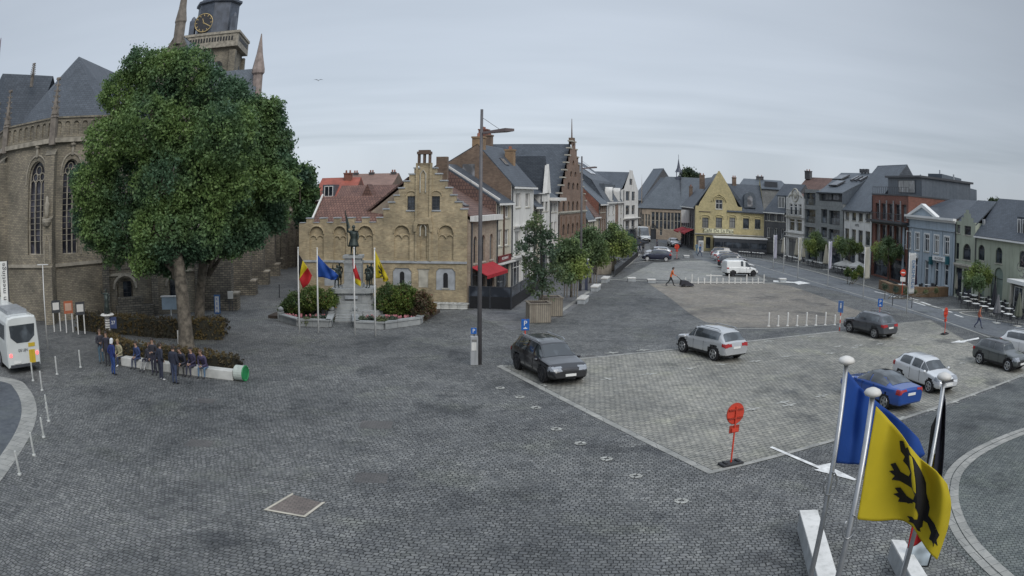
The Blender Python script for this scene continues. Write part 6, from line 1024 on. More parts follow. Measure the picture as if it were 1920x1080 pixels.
c = make_car('parked_car', 'dark grey SUV parked beside the blue disabled parking sign', carpaint('graphite car paint', (.07, .075, .085)), 4.45, 1.85, 1.6, 2.67, wr=.36); park(c, G(1641, 635), G(1592, 623), -1)
c = make_car('parked_car', 'small dark grey green crossover near the right edge of the parking area', carpaint('grey green car paint', (.09, .1, .1)), 4.15, 1.8, 1.57, 2.6, wr=.35, rails=False, roof_mat=carpaint('black car paint', (.012, .013, .017), .2)); park(c, G(1834, 682), G(1890, 697), 1, 1.8)
c = make_car('parked_car', 'silver hatchback parked nose out next to the blue car', carpaint('bright silver car paint', (.66, .67, .68)), 4.3, 1.8, 1.5, 2.65, 'hatch', wr=.33, cladding=False, rails=False); park(c, G(1679, 713), G(1749, 739), 1, 1.8)
c = make_car('parked_car', 'bright blue coupe like saloon behind the blue flag', carpaint('blue car paint', (.015, .075, .33)), 4.75, 1.86, 1.42, 2.8, 'coupe', wr=.34, cladding=False, rails=False, roof_mat=cgl); park(c, G(1661, 768), G(1590, 741), -1)
c = make_car('parked_car', 'white estate car half cut off by the right edge of the picture', carpaint('white car paint', (.62, .63, .64), .05), 4.6, 1.82, 1.58, 2.7, 'suv', wr=.34, cladding=False); park(c, G(1886, 664), G(1950, 676), 1, 1.82)
c = make_car('parked_car', 'dark navy hatchback parked alone at the far left of the upper square', carpaint('navy car paint', (.02, .024, .05)), 3.95, 1.7, 1.5, 2.5, 'hatch', rim=rimw, wr=.31, cladding=False, rails=False); park(c, G(1247, 490.5), G(1216, 489.5), -1, 1.7)
s2 = carpaint('pale silver paint', (.42, .43, .45)); c = make_car('parked_car', 'pale silver hatchback half hidden behind the dark navy one', s2, 4.1, 1.72, 1.5, 2.55, 'hatch', wr=.31, cladding=False, rails=False); park(c, G(1249, 483.5), G(1219, 483), -1, 1.7)
GV = 'cars parked in a line beyond the white van'
c = make_car('parked_van', 'small white delivery van at the near end of the far parking line', paint('van white', (.72, .73, .72), .4, .04, coat=.5), 4.15, 1.75, 1.8, 2.68, 'van', rim=rimd, wr=.31, cladding=True, rails=False, group=GV); park(c, G(1374, 518.5), G(1411, 518.5), 1, 1.75)
for i, (rx_, ry, fx, fy, nm, colr, prof, lab) in enumerate(((1369, 508, 1404, 509, 'grey far paint', (.25, .26, .27), 'hatch', 'pale grey car right behind the white van'), (1357, 503, 1395, 504.5, 'black far paint', (.02, .022, .03), 'suv', 'black SUV second beyond the white van'), (1356, 496, 1392, 497, 'navy far paint', (.03, .035, .07), 'hatch', 'dark blue car third beyond the white van'), (1350, 490.5, 1382, 491, 'white far paint', (.6, .6, .6), 'hatch', 'white car fourth beyond the white van'), (1345, 485.5, 1376, 486.5, 'dark far paint', (.05, .04, .05), 'suv', 'dark car farthest beyond the white van'))):
    c = make_car('parked_car', lab, carpaint(nm, colr, .3), 4.3, 1.78, 1.5 if prof == 'hatch' else 1.65, 2.6, prof, wr=.32, cladding=prof == 'suv', rails=False, group=GV); park(c, G(rx_, ry), G(fx, fy), 1, 1.78)
c = make_car('moving_car', 'white and black small car coming out of the side street before the old hall', carpaint('white car paint 2', (.6, .61, .62), .05), 4.0, 1.7, 1.5, 2.5, 'hatch', wr=.31, cladding=True, rails=False); park(c, G(1249, 460), G(1262, 464), 1, 1.7)
c = make_car('delivery_van', 'white box van far down the street beside the white gable', paint('van white', (.72, .73, .72), .4), 5.6, 2.0, 2.7, 3.2, 'van', rim=rimd, wr=.35, rails=False); park(c, G(1193, 450), G(1203, 454), 1, 2.0)
# bus
bl = Vector((-.80, .60, 0)).normalized(); rc_ = G(49, 699); t = thing('city_bus', 'white city bus with a yellow stripe seen from behind at the left edge', 'bus', tuple(rc_), math.atan2(bl.y, bl.x)); wb_, hb_ = 1.16, 3.0; LB = 11.5
busw = paint('bus white', (.62, .64, .62), .35, .08, .8, coat=.4); ylw = paint('bus yellow', (.6, .42, .03), .45, .1); m = MB()
prof = [(-wb_ * .98, .32), (wb_ * .98, .32), (wb_, .9), (wb_, 1.6), (wb_ * .93, 2.7), (wb_ * .84, 2.95), (wb_ * .5, 3.02), (-wb_ * .5, 3.02), (-wb_ * .84, 2.95), (-wb_ * .93, 2.7), (-wb_, 1.6), (-wb_, .9)]; xs_ = [(0, .94), (.12, 1), (LB - .2, 1), (LB, .95)]; n = len(prof)
V = [(x, y * s, (z - 1.6) * s + 1.6) for x, s in xs_ for y, z in prof]; m.add(V, [tuple(reversed((i * n + j, i * n + (j + 1) % n, (i + 1) * n + (j + 1) % n, (i + 1) * n + j))) for i in range(3) for j in range(n)] + [tuple(range(n)), tuple(range(4 * n - 1, 3 * n - 1, -1))]); m.build('body', busw, t, uv=False)
m = MB(); m.add([(-.015, y * .94, (z - 1.6) * .94 + 1.6) for y, z in [(-.95, 2.62), (-.9, 1.95), (-.45, 1.62), (.45, 1.62), (.9, 1.95), (.95, 2.62)]], [(0, 1, 2, 3, 4, 5)][::1]); m.add([(-.012, .1 + q, z) for q, z in ((-.3, 2.36), (.3, 2.4), (.3, 2.44), (-.3, 2.4))], [(0, 1, 2, 3)]); m.build('rear_window', cgl, t, uv=False)
m = MB(); m.box(-.022, -.82, 1.36, .02, -.36, 1.56, M=None); m.box(-.02, -.78, .5, .02, -.36, 1.2); m.build('yellow_stripe', ylw, t, uv=False)
for s, z in ((1, 1.0), (-1, 1.0)): m = MB(); m.cyl((-.04, s * .93, z), (.05, s * .93, z), .1, .1, 14); m.build('tail_light', emis('lit tail lamp', (1, .12, .12), 1.2) if 'lit tail lamp' not in MATS else MATS['lit tail lamp'], t, uv=False)
text('DE LIJN', .2, metd, t, loc=(-.03, .05, 1.22), rot=(math.pi / 2, 0, -math.pi / 2)); MB().box(-.05, -1.02, .34, .1, 1.02, .5).build('bumper', metd, t, uv=False); MB().box(-.035, .25, .55, -.01, .75, .66).build('number_plate', platem, t, uv=False)
for i in range(5):
    for s in (1, -1): MB().box(.6 + i * 2.15, s * (wb_ * .965) - .03, 1.35, 2.55 + i * 2.15, s * (wb_ * .965) + .03, 2.55).build('side_window', cgl, t, uv=False)
for x in (2.6, 8.6):
    for s in (1, -1): o = MB().cyl((x, s * 1.0, .48), (x, s * 1.19, .48), .48, .48, 24).build('wheel', tyre, t, uv=False); MB().cyl((x, s * 1.18, .48), (x, s * 1.2, .48), .28, .26, 18).build('rim', rimm, o, uv=False)
MB().box(1.0, -.7, 3.02, 4.0, .7, 3.2).build('roof_unit', metl, t, uv=False)
# ================================================================== PEOPLE AND STATUES
skinm = paint('skin', (.42, .26, .19), .55, .08, 8); hairm = [paint('dark hair', (.025, .018, .014), .6, .2, 20), paint('brown hair', (.09, .05, .03), .6, .2, 20), paint('fair hair', (.3, .2, .1), .6, .2, 20)]; shoe = paint('dark shoes', (.03, .03, .035), .6); shoew = paint('white shoes', (.6, .6, .6), .6)
def cloth(n, c): return paint(n, c, .85, .2, 6)
def skin_mesh(joints, edges, root=0, sub=1):
    me = bpy.data.meshes.new('tmp'); me.from_pydata([j[:3] for j in joints], edges, []); o = bpy.data.objects.new('tmp', me); COL.objects.link(o); s = o.modifiers.new('s', 'SKIN'); s.use_smooth_shade = True
    for i, v in enumerate(me.skin_vertices[0].data): r = joints[i][3]; v.radius = (r, joints[i][4] if len(joints[i]) > 4 else r); v.use_root = (i == root)
    u = o.modifiers.new('u', 'SUBSURF'); u.levels = sub; u.render_levels = sub; dg = bpy.context.evaluated_depsgraph_get(); m = bpy.data.meshes.new_from_object(o.evaluated_get(dg)); bpy.data.objects.remove(o); return m
POSES = {
 'stand': dict(hip=.93, kn=[(.1, -.0, .49), (-.1, .02, .49)], an=[(.11, .03, .08), (-.11, .02, .08)], el=[(.26, .03, 1.12), (-.26, .03, 1.12)], wr=[(.25, -.08, .88), (-.25, -.1, .9)], lean=0),
 'pockets': dict(hip=.93, kn=[(.1, -.03, .49), (-.11, 0, .49)], an=[(.13, .03, .08), (-.12, .04, .08)], el=[(.3, .08, 1.12), (-.3, .08, 1.12)], wr=[(.2, -.08, .95), (-.2, -.08, .95)], lean=0),
 'phone': dict(hip=.93, kn=[(.1, -.0, .49), (-.1, .02, .49)], an=[(.12, .03, .08), (-.11, .02, .08)], el=[(.25, -.02, 1.12), (-.24, -.02, 1.12)], wr=[(.08, -.28, 1.15), (-.08, -.28, 1.12)], lean=0),
 'walk': dict(hip=.91, kn=[(.1, -.2, .5), (-.1, .12, .48)], an=[(.1, -.3, .1), (-.1, .42, .14)], el=[(.25, .14, 1.12), (-.25, -.1, 1.12)], wr=[(.24, .08, .88), (-.24, -.26, .95)], lean=-.05),
 'push': dict(hip=.9, kn=[(.1, -.22, .5), (-.1, .15, .48)], an=[(.1, -.34, .1), (-.1, .48, .15)], el=[(.22, -.22, 1.12), (-.22, -.22, 1.12)], wr=[(.2, -.5, 1.0), (-.2, -.5, 1.0)], lean=-.16),
 'sit': dict(hip=.55, kn=[(.13, -.42, .52), (-.12, -.42, .52)], an=[(.13, -.4, .08), (-.14, -.46, .08)], el=[(.25, -.08, .76), (-.25, -.08, .76)], wr=[(.1, -.33, .62), (-.1, -.33, .62)], lean=-.1),
 'hunch': dict(hip=.55, kn=[(.18, -.42, .52), (-.18, -.42, .52)], an=[(.15, -.4, .08), (-.2, -.44, .08)], el=[(.24, -.3, .66), (-.24, -.3, .66)], wr=[(.06, -.46, .6), (-.06, -.46, .6)], lean=-.32),
 'recline': dict(hip=.5, kn=[(.12, -.44, .56), (-.16, -.4, .6)], an=[(.14, -.86, .12), (-.2, -.7, .1)], el=[(.27, .1, .74), (-.27, .1, .74)], wr=[(.2, -.2, .6), (-.28, .0, .52)], lean=.06),
}
def person(label, loc, rz, pose='stand', top=(.03, .035, .05), legs=(.04, .05, .09), hair=0, name='person', h=1.0, bulk=1.0, hood=None, group=None, shoes=None, mats=None, cat='person', robe=None):
    P = POSES[pose]; hp = P['hip']; ln = P['lean']; t = thing(name, label, cat, tuple(loc), rz, group); B = bulk
    # trunk: pelvis, waist, chest, neck base, neck, skull base, crown   (x side, y back is +, z up)
    J = [(0, 0, hp, .15 * B, .11 * B), (0, ln * .35, hp + .18, .135 * B, .1 * B), (0, ln * .8, hp + .38, .165 * B, .115 * B), (0, ln * 1.05, hp + .5, .12 * B, .09 * B), (0, ln * 1.15 - .01, hp + .57, .055, .055), (0, ln * 1.3 - .03, hp + .66, .075, .09), (0, ln * 1.35 - .035, hp + .76, .082, .1), (0, ln * 1.35 - .02, hp + .83, .05, .06)]; E_ = [(0, 1), (1, 2), (2, 3), (3, 4), (4, 5), (5, 6), (6, 7)]
    reg = {}
    for s in (0, 1):
        sg = 1 if s == 0 else -1; sh = (sg * .2, ln * 1.0, hp + .47, .065 * B); el = P['el'][s]; wr = P['wr'][s]; i = len(J); hd = Vector(wr) + (Vector(wr) - Vector(el)).normalized() * .07
        J += [(*sh[:3], sh[3]), ((sh[0] + el[0]) / 2 + sg * .01, (sh[1] + el[1]) / 2, (sh[2] + el[2]) / 2, .058 * B), (*el, .048 * B), ((el[0] + wr[0]) / 2, (el[1] + wr[1]) / 2, (el[2] + wr[2]) / 2, .045 * B), (*wr, .03), (*hd, .032, .02)]; E_ += [(3, i), (i, i + 1), (i + 1, i + 2), (i + 2, i + 3), (i + 3, i + 4), (i + 4, i + 5)]
        kn, an = P['kn'][s], P['an'][s]; i = len(J); hx = (sg * .09, 0, hp - .06); J += [(*hx, .095 * B), ((hx[0] + kn[0]) / 2, (hx[1] + kn[1]) / 2, (hx[2] + kn[2]) / 2, .085), (*kn, .06), ((kn[0] + an[0]) / 2, (kn[1] + an[1]) / 2 + .01, (kn[2] + an[2]) / 2 + .03, .058), (*an, .042), (an[0], an[1] - .1, an[2] - .035, .045, .035), (an[0], an[1] - .18, an[2] - .04, .035, .028)]; E_ += [(0, i), (i, i + 1), (i + 1, i + 2), (i + 2, i + 3), (i + 3, i + 4), (i + 4, i + 5), (i + 5, i + 6)]
    me = skin_mesh(J, E_); me.name = 'body'; ms = mats or [skinm, cloth('top %s' % (top,), top), cloth('legs %s' % (legs,), legs), shoes or shoe]; [me.materials.append(m) for m in ms]
    Pj = np.array([j[:3] for j in J]); kind = []
    for a, b in E_:      # clothing zone of each bone
        if a in (4, 5, 6) or b in (5, 6, 7): kind.append(0)
        elif a in (0, 1, 2, 3) and b < 5: kind.append(1)
        else: kind.append(None)
    base = {8: 1, 9: 1, 10: 1, 11: 1, 12: 0}; 
    for e, (a, b) in enumerate(E_):
        if kind[e] is None:
            i = (max(a, b) - 8) % 13 if max(a, b) >= 8 else 0
            kind[e] = 1 if i <= 4 else (0 if i == 5 else (2 if i <= 10 else 3))
    for p in me.polygons:
        c = np.array(p.center); best = 9; kk = 1
        for e, (a, b) in enumerate(E_):
            ab = Pj[b] - Pj[a]; tt = max(0, min(1, np.dot(c - Pj[a], ab) / max(1e-9, ab @ ab))); d = np.linalg.norm(c - Pj[a] - ab * tt)
            if d < best: best = d; kk = kind[e]
        if kk == 2 and c[2] > hp - .02 and abs(c[0]) < .2 and pose not in (): kk = 1
        p.material_index = kk; p.use_smooth = True
    if mats: [setattr(p, 'material_index', 0) for p in me.polygons]
    bo = bpy.data.objects.new('body', me); COL.objects.link(bo); bo.parent = t
    hc = Vector(J[6][:3]); fm = mats[0] if mats else skinm
    m = MB()      # five separate fingers and a thumb on each hand
    for s in (0, 1):
        wr, el = Vector(P['wr'][s]), Vector(P['el'][s]); d = (wr - el).normalized(); side = d.cross(Vector((0, 1, .2))).normalized(); up = d.cross(side); palm = wr + d * .09; q = 1 if s == 0 else -1
        for k, l in enumerate((.06, .072, .068, .052)): o_ = palm + side * (k - 1.5) * .019; m.tube([o_, o_ + d * l * .6, o_ + d * l * .9 + up * -.02 * q], [.009, .008, .006], 5)
        o_ = wr + d * .03 + side * -.03; m.tube([o_, o_ - side * .025 + d * .025, o_ - side * .02 + d * .055], [.01, .009, .007], 5)
    m.build('fingers', fm, bo, smooth=True, uv=False); m = MB(); m.add([hc + Vector(v) for v in ((-.012, -.1, -.01), (.012, -.1, -.01), (0, -.1, .03), (0, -.128, -.012))], [(0, 1, 3), (1, 2, 3), (2, 0, 3), (0, 2, 1)]); m.build('nose', fm, bo, uv=False)
    if not mats:
        for s in (-1, 1): MB().lathe([(.003, -.01), (.012, -.004), (.012, .004), (.003, .01)], (hc.x + s * .032, hc.y - .098, hc.z + .022), 8).build('eye', blk, bo, uv=False); MB().lathe([(.004, -.03), (.016, -.01), (.018, .015), (.005, .03)], (hc.x + s * .09, hc.y + .01, hc.z), 8).build('ear', fm, bo, uv=False)
        MB().box(hc.x - .025, hc.y - .104, hc.z - .05, hc.x + .025, hc.y - .09, hc.z - .042).build('mouth', paint('lips', (.3, .12, .1), .6), bo, uv=False)
        hm = MB(); n = 14; 
        for i in range(7):
            for j in range(n): a, b = math.pi / 2 * i / 6, 2 * math.pi * j / n; hm.v.append((hc.x + .098 * math.cos(a) * math.cos(b), hc.y + .012 + (.115 * math.cos(a) * math.sin(b)), hc.z + .015 + .11 * math.sin(a) - (.09 if math.sin(b) > -.2 and i == 0 else 0)))
        for i in range(6):
            for j in range(n): hm.f.append((i * n + j, i * n + (j + 1) % n, (i + 1) * n + (j + 1) % n, (i + 1) * n + j)); hm.m.append(0)
        if hood: hm.v = [(x, y, z) if z > hc.z + .03 else ((x - hc.x) * 1.05 + hc.x, (y - hc.y) * 1.05 + hc.y + .01, z - .06) for x, y, z in hm.v]
        hm.build('hood' if hood else 'hair', cloth('hood %s' % (hood,), hood) if hood else hairm[hair], t, smooth=True, uv=False)
    t.scale = (h, h, h); return t
def face(frm, to): d = Vector((to[0] - frm[0], to[1] - frm[1])); return math.atan2(d.y, d.x) + math.pi / 2     # body front is -y
camp = (0, 0)
# bench by the hedge, with the group around it
bA, bB = G(232, 684), G(442, 712); bd = (bB - bA).normalized(); bn = Vector((bd.y, -bd.x, 0)); bn = bn if bn.y < 0 else -bn; frz = math.atan2(bn.y, bn.x) + math.pi / 2
t = thing('long_bench', 'long white concrete bench with a green ringed end in front of the low hedge', 'bench', tuple(bA), math.atan2(bd.y, bd.x)); Lb = (bB - bA).length; Ls = Lb / 4
for i in range(4): MB().box(i * Ls + .02, -.28, 0, (i + 1) * Ls - .02, .28, .46).build('bench_block', conc, t, bevel=.03)
m = MB(); x = Lb + .05; M = Matrix.Translation((x, 0, .36)) @ Matrix.Rotation(math.pi / 2, 4, 'Y'); m.lathe([(.34, 0), (.36, .02), (.36, .5), (.34, .52)], (0, 0, 0), 20, M=M); o = m.build('planter_drum', paint('pale drum', (.5, .55, .5), .6, .2), t); m = MB(); m.tube([(x + .53, .34 * math.cos(a), .36 + .34 * math.sin(a)) for a in [2 * math.pi * k / 20 for k in range(21)]], .04, 6); m.cyl((x + .5, 0, .36), (x + .535, 0, .36), .29); m.build('green_ring', paint('green enamel', (.02, .25, .08), .5), o, uv=False)
def onb(px, off=0.0): # point on the bench below a pixel column
    f = (px - 232) / (442 - 232); return bA + bd * (f * Lb) + bn * off
GP = 'people around the long white bench'
seat = [(229, 'sit', (.33, .3, .2), (.04, .05, .1), 2, 'person in a beige quilted jacket sitting at the left end of the long bench', shoew), (268, 'sit', (.03, .05, .13), (.05, .06, .1), 0, 'person in a blue jacket sitting second from the left on the long bench', None), (290, 'recline', (.04, .04, .055), (.3, .3, .29), 1, 'person in pale grey trousers stretching their legs on the long bench', None), (315, 'hunch', (.1, .03, .04), (.05, .05, .06), 1, 'person in a dark red jacket leaning forward on the long bench', None), (346, 'hunch', (.025, .027, .04), (.03, .03, .04), 0, 'person in black leaning forward on the bench right of the standing pair', None), (359, 'hunch', (.028, .03, .045), (.05, .05, .05), 0, 'person in black with a white hand bag, hunched beside the other one in black', None), (374, 'sit', (.04, .035, .07), (.05, .05, .08), 0, 'person in a dark purple jacket sitting just left of the lone sitter', None), (395, 'hunch', (.06, .05, .1), (.1, .17, .26), 1, 'lone person in light blue jeans sitting near the green end of the long bench', None)]
for px_, pose, top, legs, hr, lab, sh in seat: person(lab, onb(px_, .12), frz + random.uniform(-.25, .25), pose, top, legs, hr, group=GP, h=1.0, bulk=1.18, shoes=sh)
for px_, py_, pose, top, legs, hr, lab, rot, hood in ((191, 681, 'phone', (.035, .035, .045), (.08, .14, .19), 1, 'person in a black jacket and teal jeans standing left of the striped column', .9, None), (203, 686, 'stand', (.03, .03, .045), (.03, .03, .04), 0, 'person in dark clothes standing half hidden behind the person with the white hood', .4, None), (214, 703, 'pockets', (.015, .03, .14), (.025, .06, .2), 0, 'person all in blue with a white hood standing before the long bench', 2.9, (.6, .62, .64)), (290, 703, 'phone', (.03, .03, .04), (.04, .04, .06), 0, 'person in a dark hoodie standing in front of the stretched out sitter', .3, None), (304, 713, 'pockets', (.025, .03, .05), (.03, .035, .06), 0, 'person in a navy coat and white soled shoes standing in front of the bench', 2.7, None), (329, 720, 'stand', (.022, .026, .045), (.045, .06, .11), 0, 'broad person in a dark jacket and jeans standing nearest to the viewer', 3.0, None)):
    person(lab, G(px_, py_), frz + rot, pose, top, legs, hr, group=GP, h=1.03, bulk=1.35 if px_ == 329 else 1.18, hood=hood, shoes=shoew if px_ == 304 else None)
p0 = G(1257, 537); cl_ = person('street cleaner in an orange jacket and black trousers pushing a black bin', p0, math.pi / 2, 'push', (.62, .14, .04), (.02, .02, .022), 0, h=1.03)
t = thing('cleaning_cart', 'low black leaf collecting cart pushed by the street cleaner', 'cart', (p0.x + .95, p0.y, 0)); m = MB(); m.add([(x, y, z) for y in (-.38, .38) for x, z in ((.0, .12), (.1, .62), (.6, .6), (1.25, .3), (1.35, .1))], [(0, 1, 2, 3, 4), (9, 8, 7, 6, 5), (0, 5, 6, 1), (1, 6, 7, 2), (2, 7, 8, 3), (3, 8, 9, 4), (4, 9, 5, 0)]); m.build('bin', paint('black bin', (.03, .03, .04), .6), t)
for s in (-1, 1): MB().cyl((.3, s * .4, .15), (.3, s * .45, .15), .15).build('wheel', tyre, t, uv=False)
MB().tube([(.1, -.2, .6), (-.35, -.2, 1.0), (-.4, 0, 1.03), (-.35, .2, 1.0), (.1, .2, .6)], .02, 6).build('handle', metd, t, uv=False)
person('pedestrian in an orange brown jacket walking along the road edge by the terrace', G(1834, 616), .9, 'walk', (.38, .12, .07), (.04, .05, .1), 0)
person('pedestrian in blue walking in front of the yellow cafe', G(1312, 481), .6, 'walk', (.05, .12, .25), (.04, .06, .12), 1)
person('pale blue dressed pedestrian by the left corner of the yellow cafe', G(1306, 477), 2.2, 'stand', (.2, .3, .38), (.2, .28, .35), 1)
for i, (x, y, c, lab) in enumerate(((1189, 479, (.4, .12, .08), 'person in a red top by the black parasols'), (1199, 476, (.04, .05, .09), 'person in navy by the black parasols'), (1206, 474, (.45, .42, .36), 'person in cream by the black parasols'), (1232, 470, (.06, .06, .08), 'person in black crossing behind the silver car'), (1278, 463, (.05, .05, .06), 'person in dark clothes by the red awnings'))): person(lab, G(x, y), i * 1.3, 'walk' if i % 2 else 'stand', c, (.04, .04, .06), i % 3, h=1.0)
# ------------------------------------------------------------------ the monument
brz = paint('dark bronze', (.05, .065, .06), .5, .35, 3, metal=.5); mon = G(660, 592); MY = 54.6; mc = AT(663, 500, MY); mt = thing('monument', 'grey stone monument with a tall stepped pedestal inside a low walled flower bed', 'monument', (mc.x, mc.y, 0), .06); mst = bricks('monument stone', (.42, .43, .42), (.35, .36, .355), (.2, .2, .2), bw=1.4, bh=.5, ms=.01, stain=.4, bump=.15)
zb = lambda y, Y=MY: AT(663, y, Y).z
def octo(a, b, c=.35): return [(-a + c, -b), (a - c, -b), (a, -b + c), (a, b - c), (a - c, b), (-a + c, b), (-a, b - c), (-a, -b + c)]
z0, z1, z2, z3 = .45, zb(577, 53.2), zb(541, 53.6), zb(478, MY); m = MB(); m.prism(octo(2.6, 2.4, .5), 0, .3); m.prism(octo(2.2, 2.0, .5), .3, .6); m.prism(octo(1.75, 1.6, .5), .6, .85); m.build('plinth_steps', mst, mt)
m = MB(); m.prism(octo(1.5, 1.35, .35), .85, 1.15); m.prism(octo(1.3, 1.15, .3), 1.15, z2 - .3); m.prism(octo(1.5, 1.35, .35), z2 - .3, z2); m.build('pedestal_base', mst, mt)
m = MB(); m.box(-.72, -.62, z2, .72, .62, z2 + .25); m.box(-.62, -.5, z2 + .25, .62, .5, z3 - .55); m.box(-.66, -.56, z3 - .55, .66, .56, z3 - .38); m.box(-.58, -.5, z3 - .38, .58, .5, z3 - .2); m.box(-.7, -.6, z3 - .2, .7, .6, z3); m.build('pedestal_shaft', mst, mt)
MB().box(-.45, -1.37, 1.3, .45, -1.152, z2 - .45).build('inscription_tablet', stn2, mt)
m = MB(); [m.box(-.9, -2.4 - .3 * (3 - i), .0, .9, -2.2, .14 * (i + 1)) for i in range(4)]; m.build('front_steps', mst, mt)
wallp = [G(x, y) - Vector((mc.x, mc.y, 0)) for x, y in ((527, 601), (560, 611), (617, 613), (622, 600))]; wallq = [G(x, y) - Vector((mc.x, mc.y, 0)) for x, y in ((666, 600), (668, 615), (720, 617), (785, 608), (800, 592))]
for wl in (wallp, wallq):
    m = MB(); rr = Matrix.Rotation(-.06, 3, 'Z'); wl = [rr @ w for w in wl]
    for a, b in zip(wl[:-1], wl[1:]):
        d = (b - a).normalized(); s = Vector((-d.y, d.x, 0)) * .16; m.prism([(v.x, v.y) for v in (a - s, b - s, b + s, a + s)], 0, .38); s = s * 1.4; m.prism([(v.x, v.y) for v in (a - s - d * .08, b - s + d * .08, b + s + d * .08, a + s - d * .08)], .38, .48)
    m.build('bed_wall', mst, mt)
    for w in (wl[0], wl[-1]): q = MB(); q.box(w.x - .2, w.y - .2, 0, w.x + .2, w.y + .2, .62); q.lathe([(.1, 0), (.2, .1), (.2, .22), (.05, .34)], (w.x, w.y, .62), 10); q.build('wall_post', mst, mt)
m = MB(); m.prism([(-6, -2.0), (-.9, -3.2), (-.9, 1.5), (-5.5, 2)], 0, .2); m.prism([(.9, -3.2), (5.2, -2.2), (6, 1.6), (.9, 1.5)], 0, .2); m.build('flower_bed_soil', paint('soil', (.06, .045, .035), .95), mt); g = random.Random(3); m = MB()
for i in range(70): s = g.choice((-1, 1)); x, y = s * g.uniform(1.2, 4.8), g.uniform(-3.0, -2.3) + 0; m.lathe([(.02, .0), (.07, .12), (.05, .2), (.01, .22)], (x, y, .2), 5)
m.build('flowers', paint('pink flowers', (.5, .2, .22), .8, .4, 9), mt)['kind'] = 'stuff'
POSES['banner'] = dict(hip=.93, kn=[(.1, -.05, .49), (-.13, .04, .49)], an=[(.12, -.04, .08), (-.16, .06, .08)], el=[(.3, -.05, 1.15), (-.36, -.1, 1.45)], wr=[(.3, -.18, .95), (-.38, -.2, 1.72)], lean=0)
SH = (zb(424, MY) - z3) / 1.76
st = person('dark bronze statue of a man raising a banner on top of the pedestal', (mc.x, mc.y, z3), .06, 'banner', mats=[brz], name='statue', cat='statue', h=SH, bulk=1.5)
m = MB(); m.lathe([(.36, 0), (.33, .12), (.23, .42), (.2, .55), (.26, .75), (.22, .9)], (0, 0, .52), 14); m.build('tunic', brz, st, smooth=True); m = MB(); m.add([(-.18, .12, 1.42), (.18, .12, 1.42), (.26, .2, .5), (.0, .26, .42), (-.26, .2, .5), (-.16, .16, 1.42), (.16, .16, 1.42), (.24, .25, .5), (0, .31, .42), (-.24, .25, .5)], [(0, 1, 2, 3, 4), (9, 8, 7, 6, 5)]); m.build('cloak', brz, st)
m = MB(); m.tube([(-.36, -.2, .55), (-.4, -.2, 1.75), (-.52, -.2, 2.75)], .03, 6); m.add([(-.52, -.2, 2.7), (-.38, -.16, 2.3), (-.2, -.2, 1.72), (-.26, -.24, 1.6), (-.41, -.2, 1.7), (-.52, -.17, 2.7), (-.38, -.13, 2.3), (-.2, -.17, 1.72), (-.26, -.21, 1.6), (-.41, -.18, 1.7)], [(0, 1, 2, 3, 4), (9, 8, 7, 6, 5)]); m.build('banner', brz, st)
MB().lathe([(.11, 0), (.115, .06), (.08, .14), (.02, .17)], (0, -.03, 1.66), 12).build('helmet', brz, st, smooth=True); MB().box(-.3, -.3, -.08, .3, .3, .02).build('statue_base', brz, st)
for i, (x, y, lab, ps) in enumerate(((-1.1, -.7, 'left front', 'banner'), (1.1, -.7, 'right front', 'phone'), (1.15, .8, 'right rear', 'stand'), (-1.15, .8, 'left rear', 'stand'))):
    q = Vector((mc.x, mc.y, z2)) + Matrix.Rotation(.06, 3, 'Z') @ Vector((x, y, 0)); s = person('small bronze figure standing on the %s corner of the pedestal base' % lab, q, (.5, -.5, 2.5, -2.5)[i], ps, mats=[brz], name='statue', cat='statue', h=.92, group='bronze corner figures of the monument'); MB().lathe([(.2, 0), (.17, .3), (.2, .5)], (0, 0, .6), 12).build('tunic', brz, s, smooth=True)
# ================================================================== FLAGS
def flag(root, fn, nu, nv, matfn, mats, name='flag', thick=0.0):
    """fn(u, v) -> point; u from the hoist outwards, v from top downwards"""
    m = MB(); V = [fn(i / nu, j / nv) for i in range(nu + 1) for j in range(nv + 1)]; m.v = [tuple(v) for v in V]
    for i in range(nu):
        for j in range(nv): m.f.append((i * (nv + 1) + j, i * (nv + 1) + j + 1, (i + 1) * (nv + 1) + j + 1, (i + 1) * (nv + 1) + j)); m.m.append(matfn((i + .5) / nu, (j + .5) / nv))
    o = m.build(name, mats, root, smooth=True, uv=False); s = o.modifiers.new('thickness', 'SOLIDIFY'); s.thickness = .012; s.offset = 0; return o
def flagm(n, c):
    if n in MATS: return MATS[n]
    m = paint(n, c, .75, .06, 3); nn = m.node_tree.nodes; l = m.node_tree.links; p = nn['Principled BSDF']; t = nn.new('ShaderNodeBsdfTranslucent'); t.inputs[0].default_value = (*c, 1); ms = nn.new('ShaderNodeMixShader'); ms.inputs[0].default_value = .3; l.new(p.outputs[0], ms.inputs[1]); l.new(t.outputs[0], ms.inputs[2]); l.new(ms.outputs[0], nn['Material Output'].inputs[0]); return m
fb, fy, fr_, fbl, fw_ = flagm('flag black', (.015, .015, .018)), flagm('flag yellow', (.62, .5, .02)), flagm('flag red', (.5, .02, .025)), flagm('flag blue', (.015, .08, .36)), flagm('flag white', (.65, .65, .63))
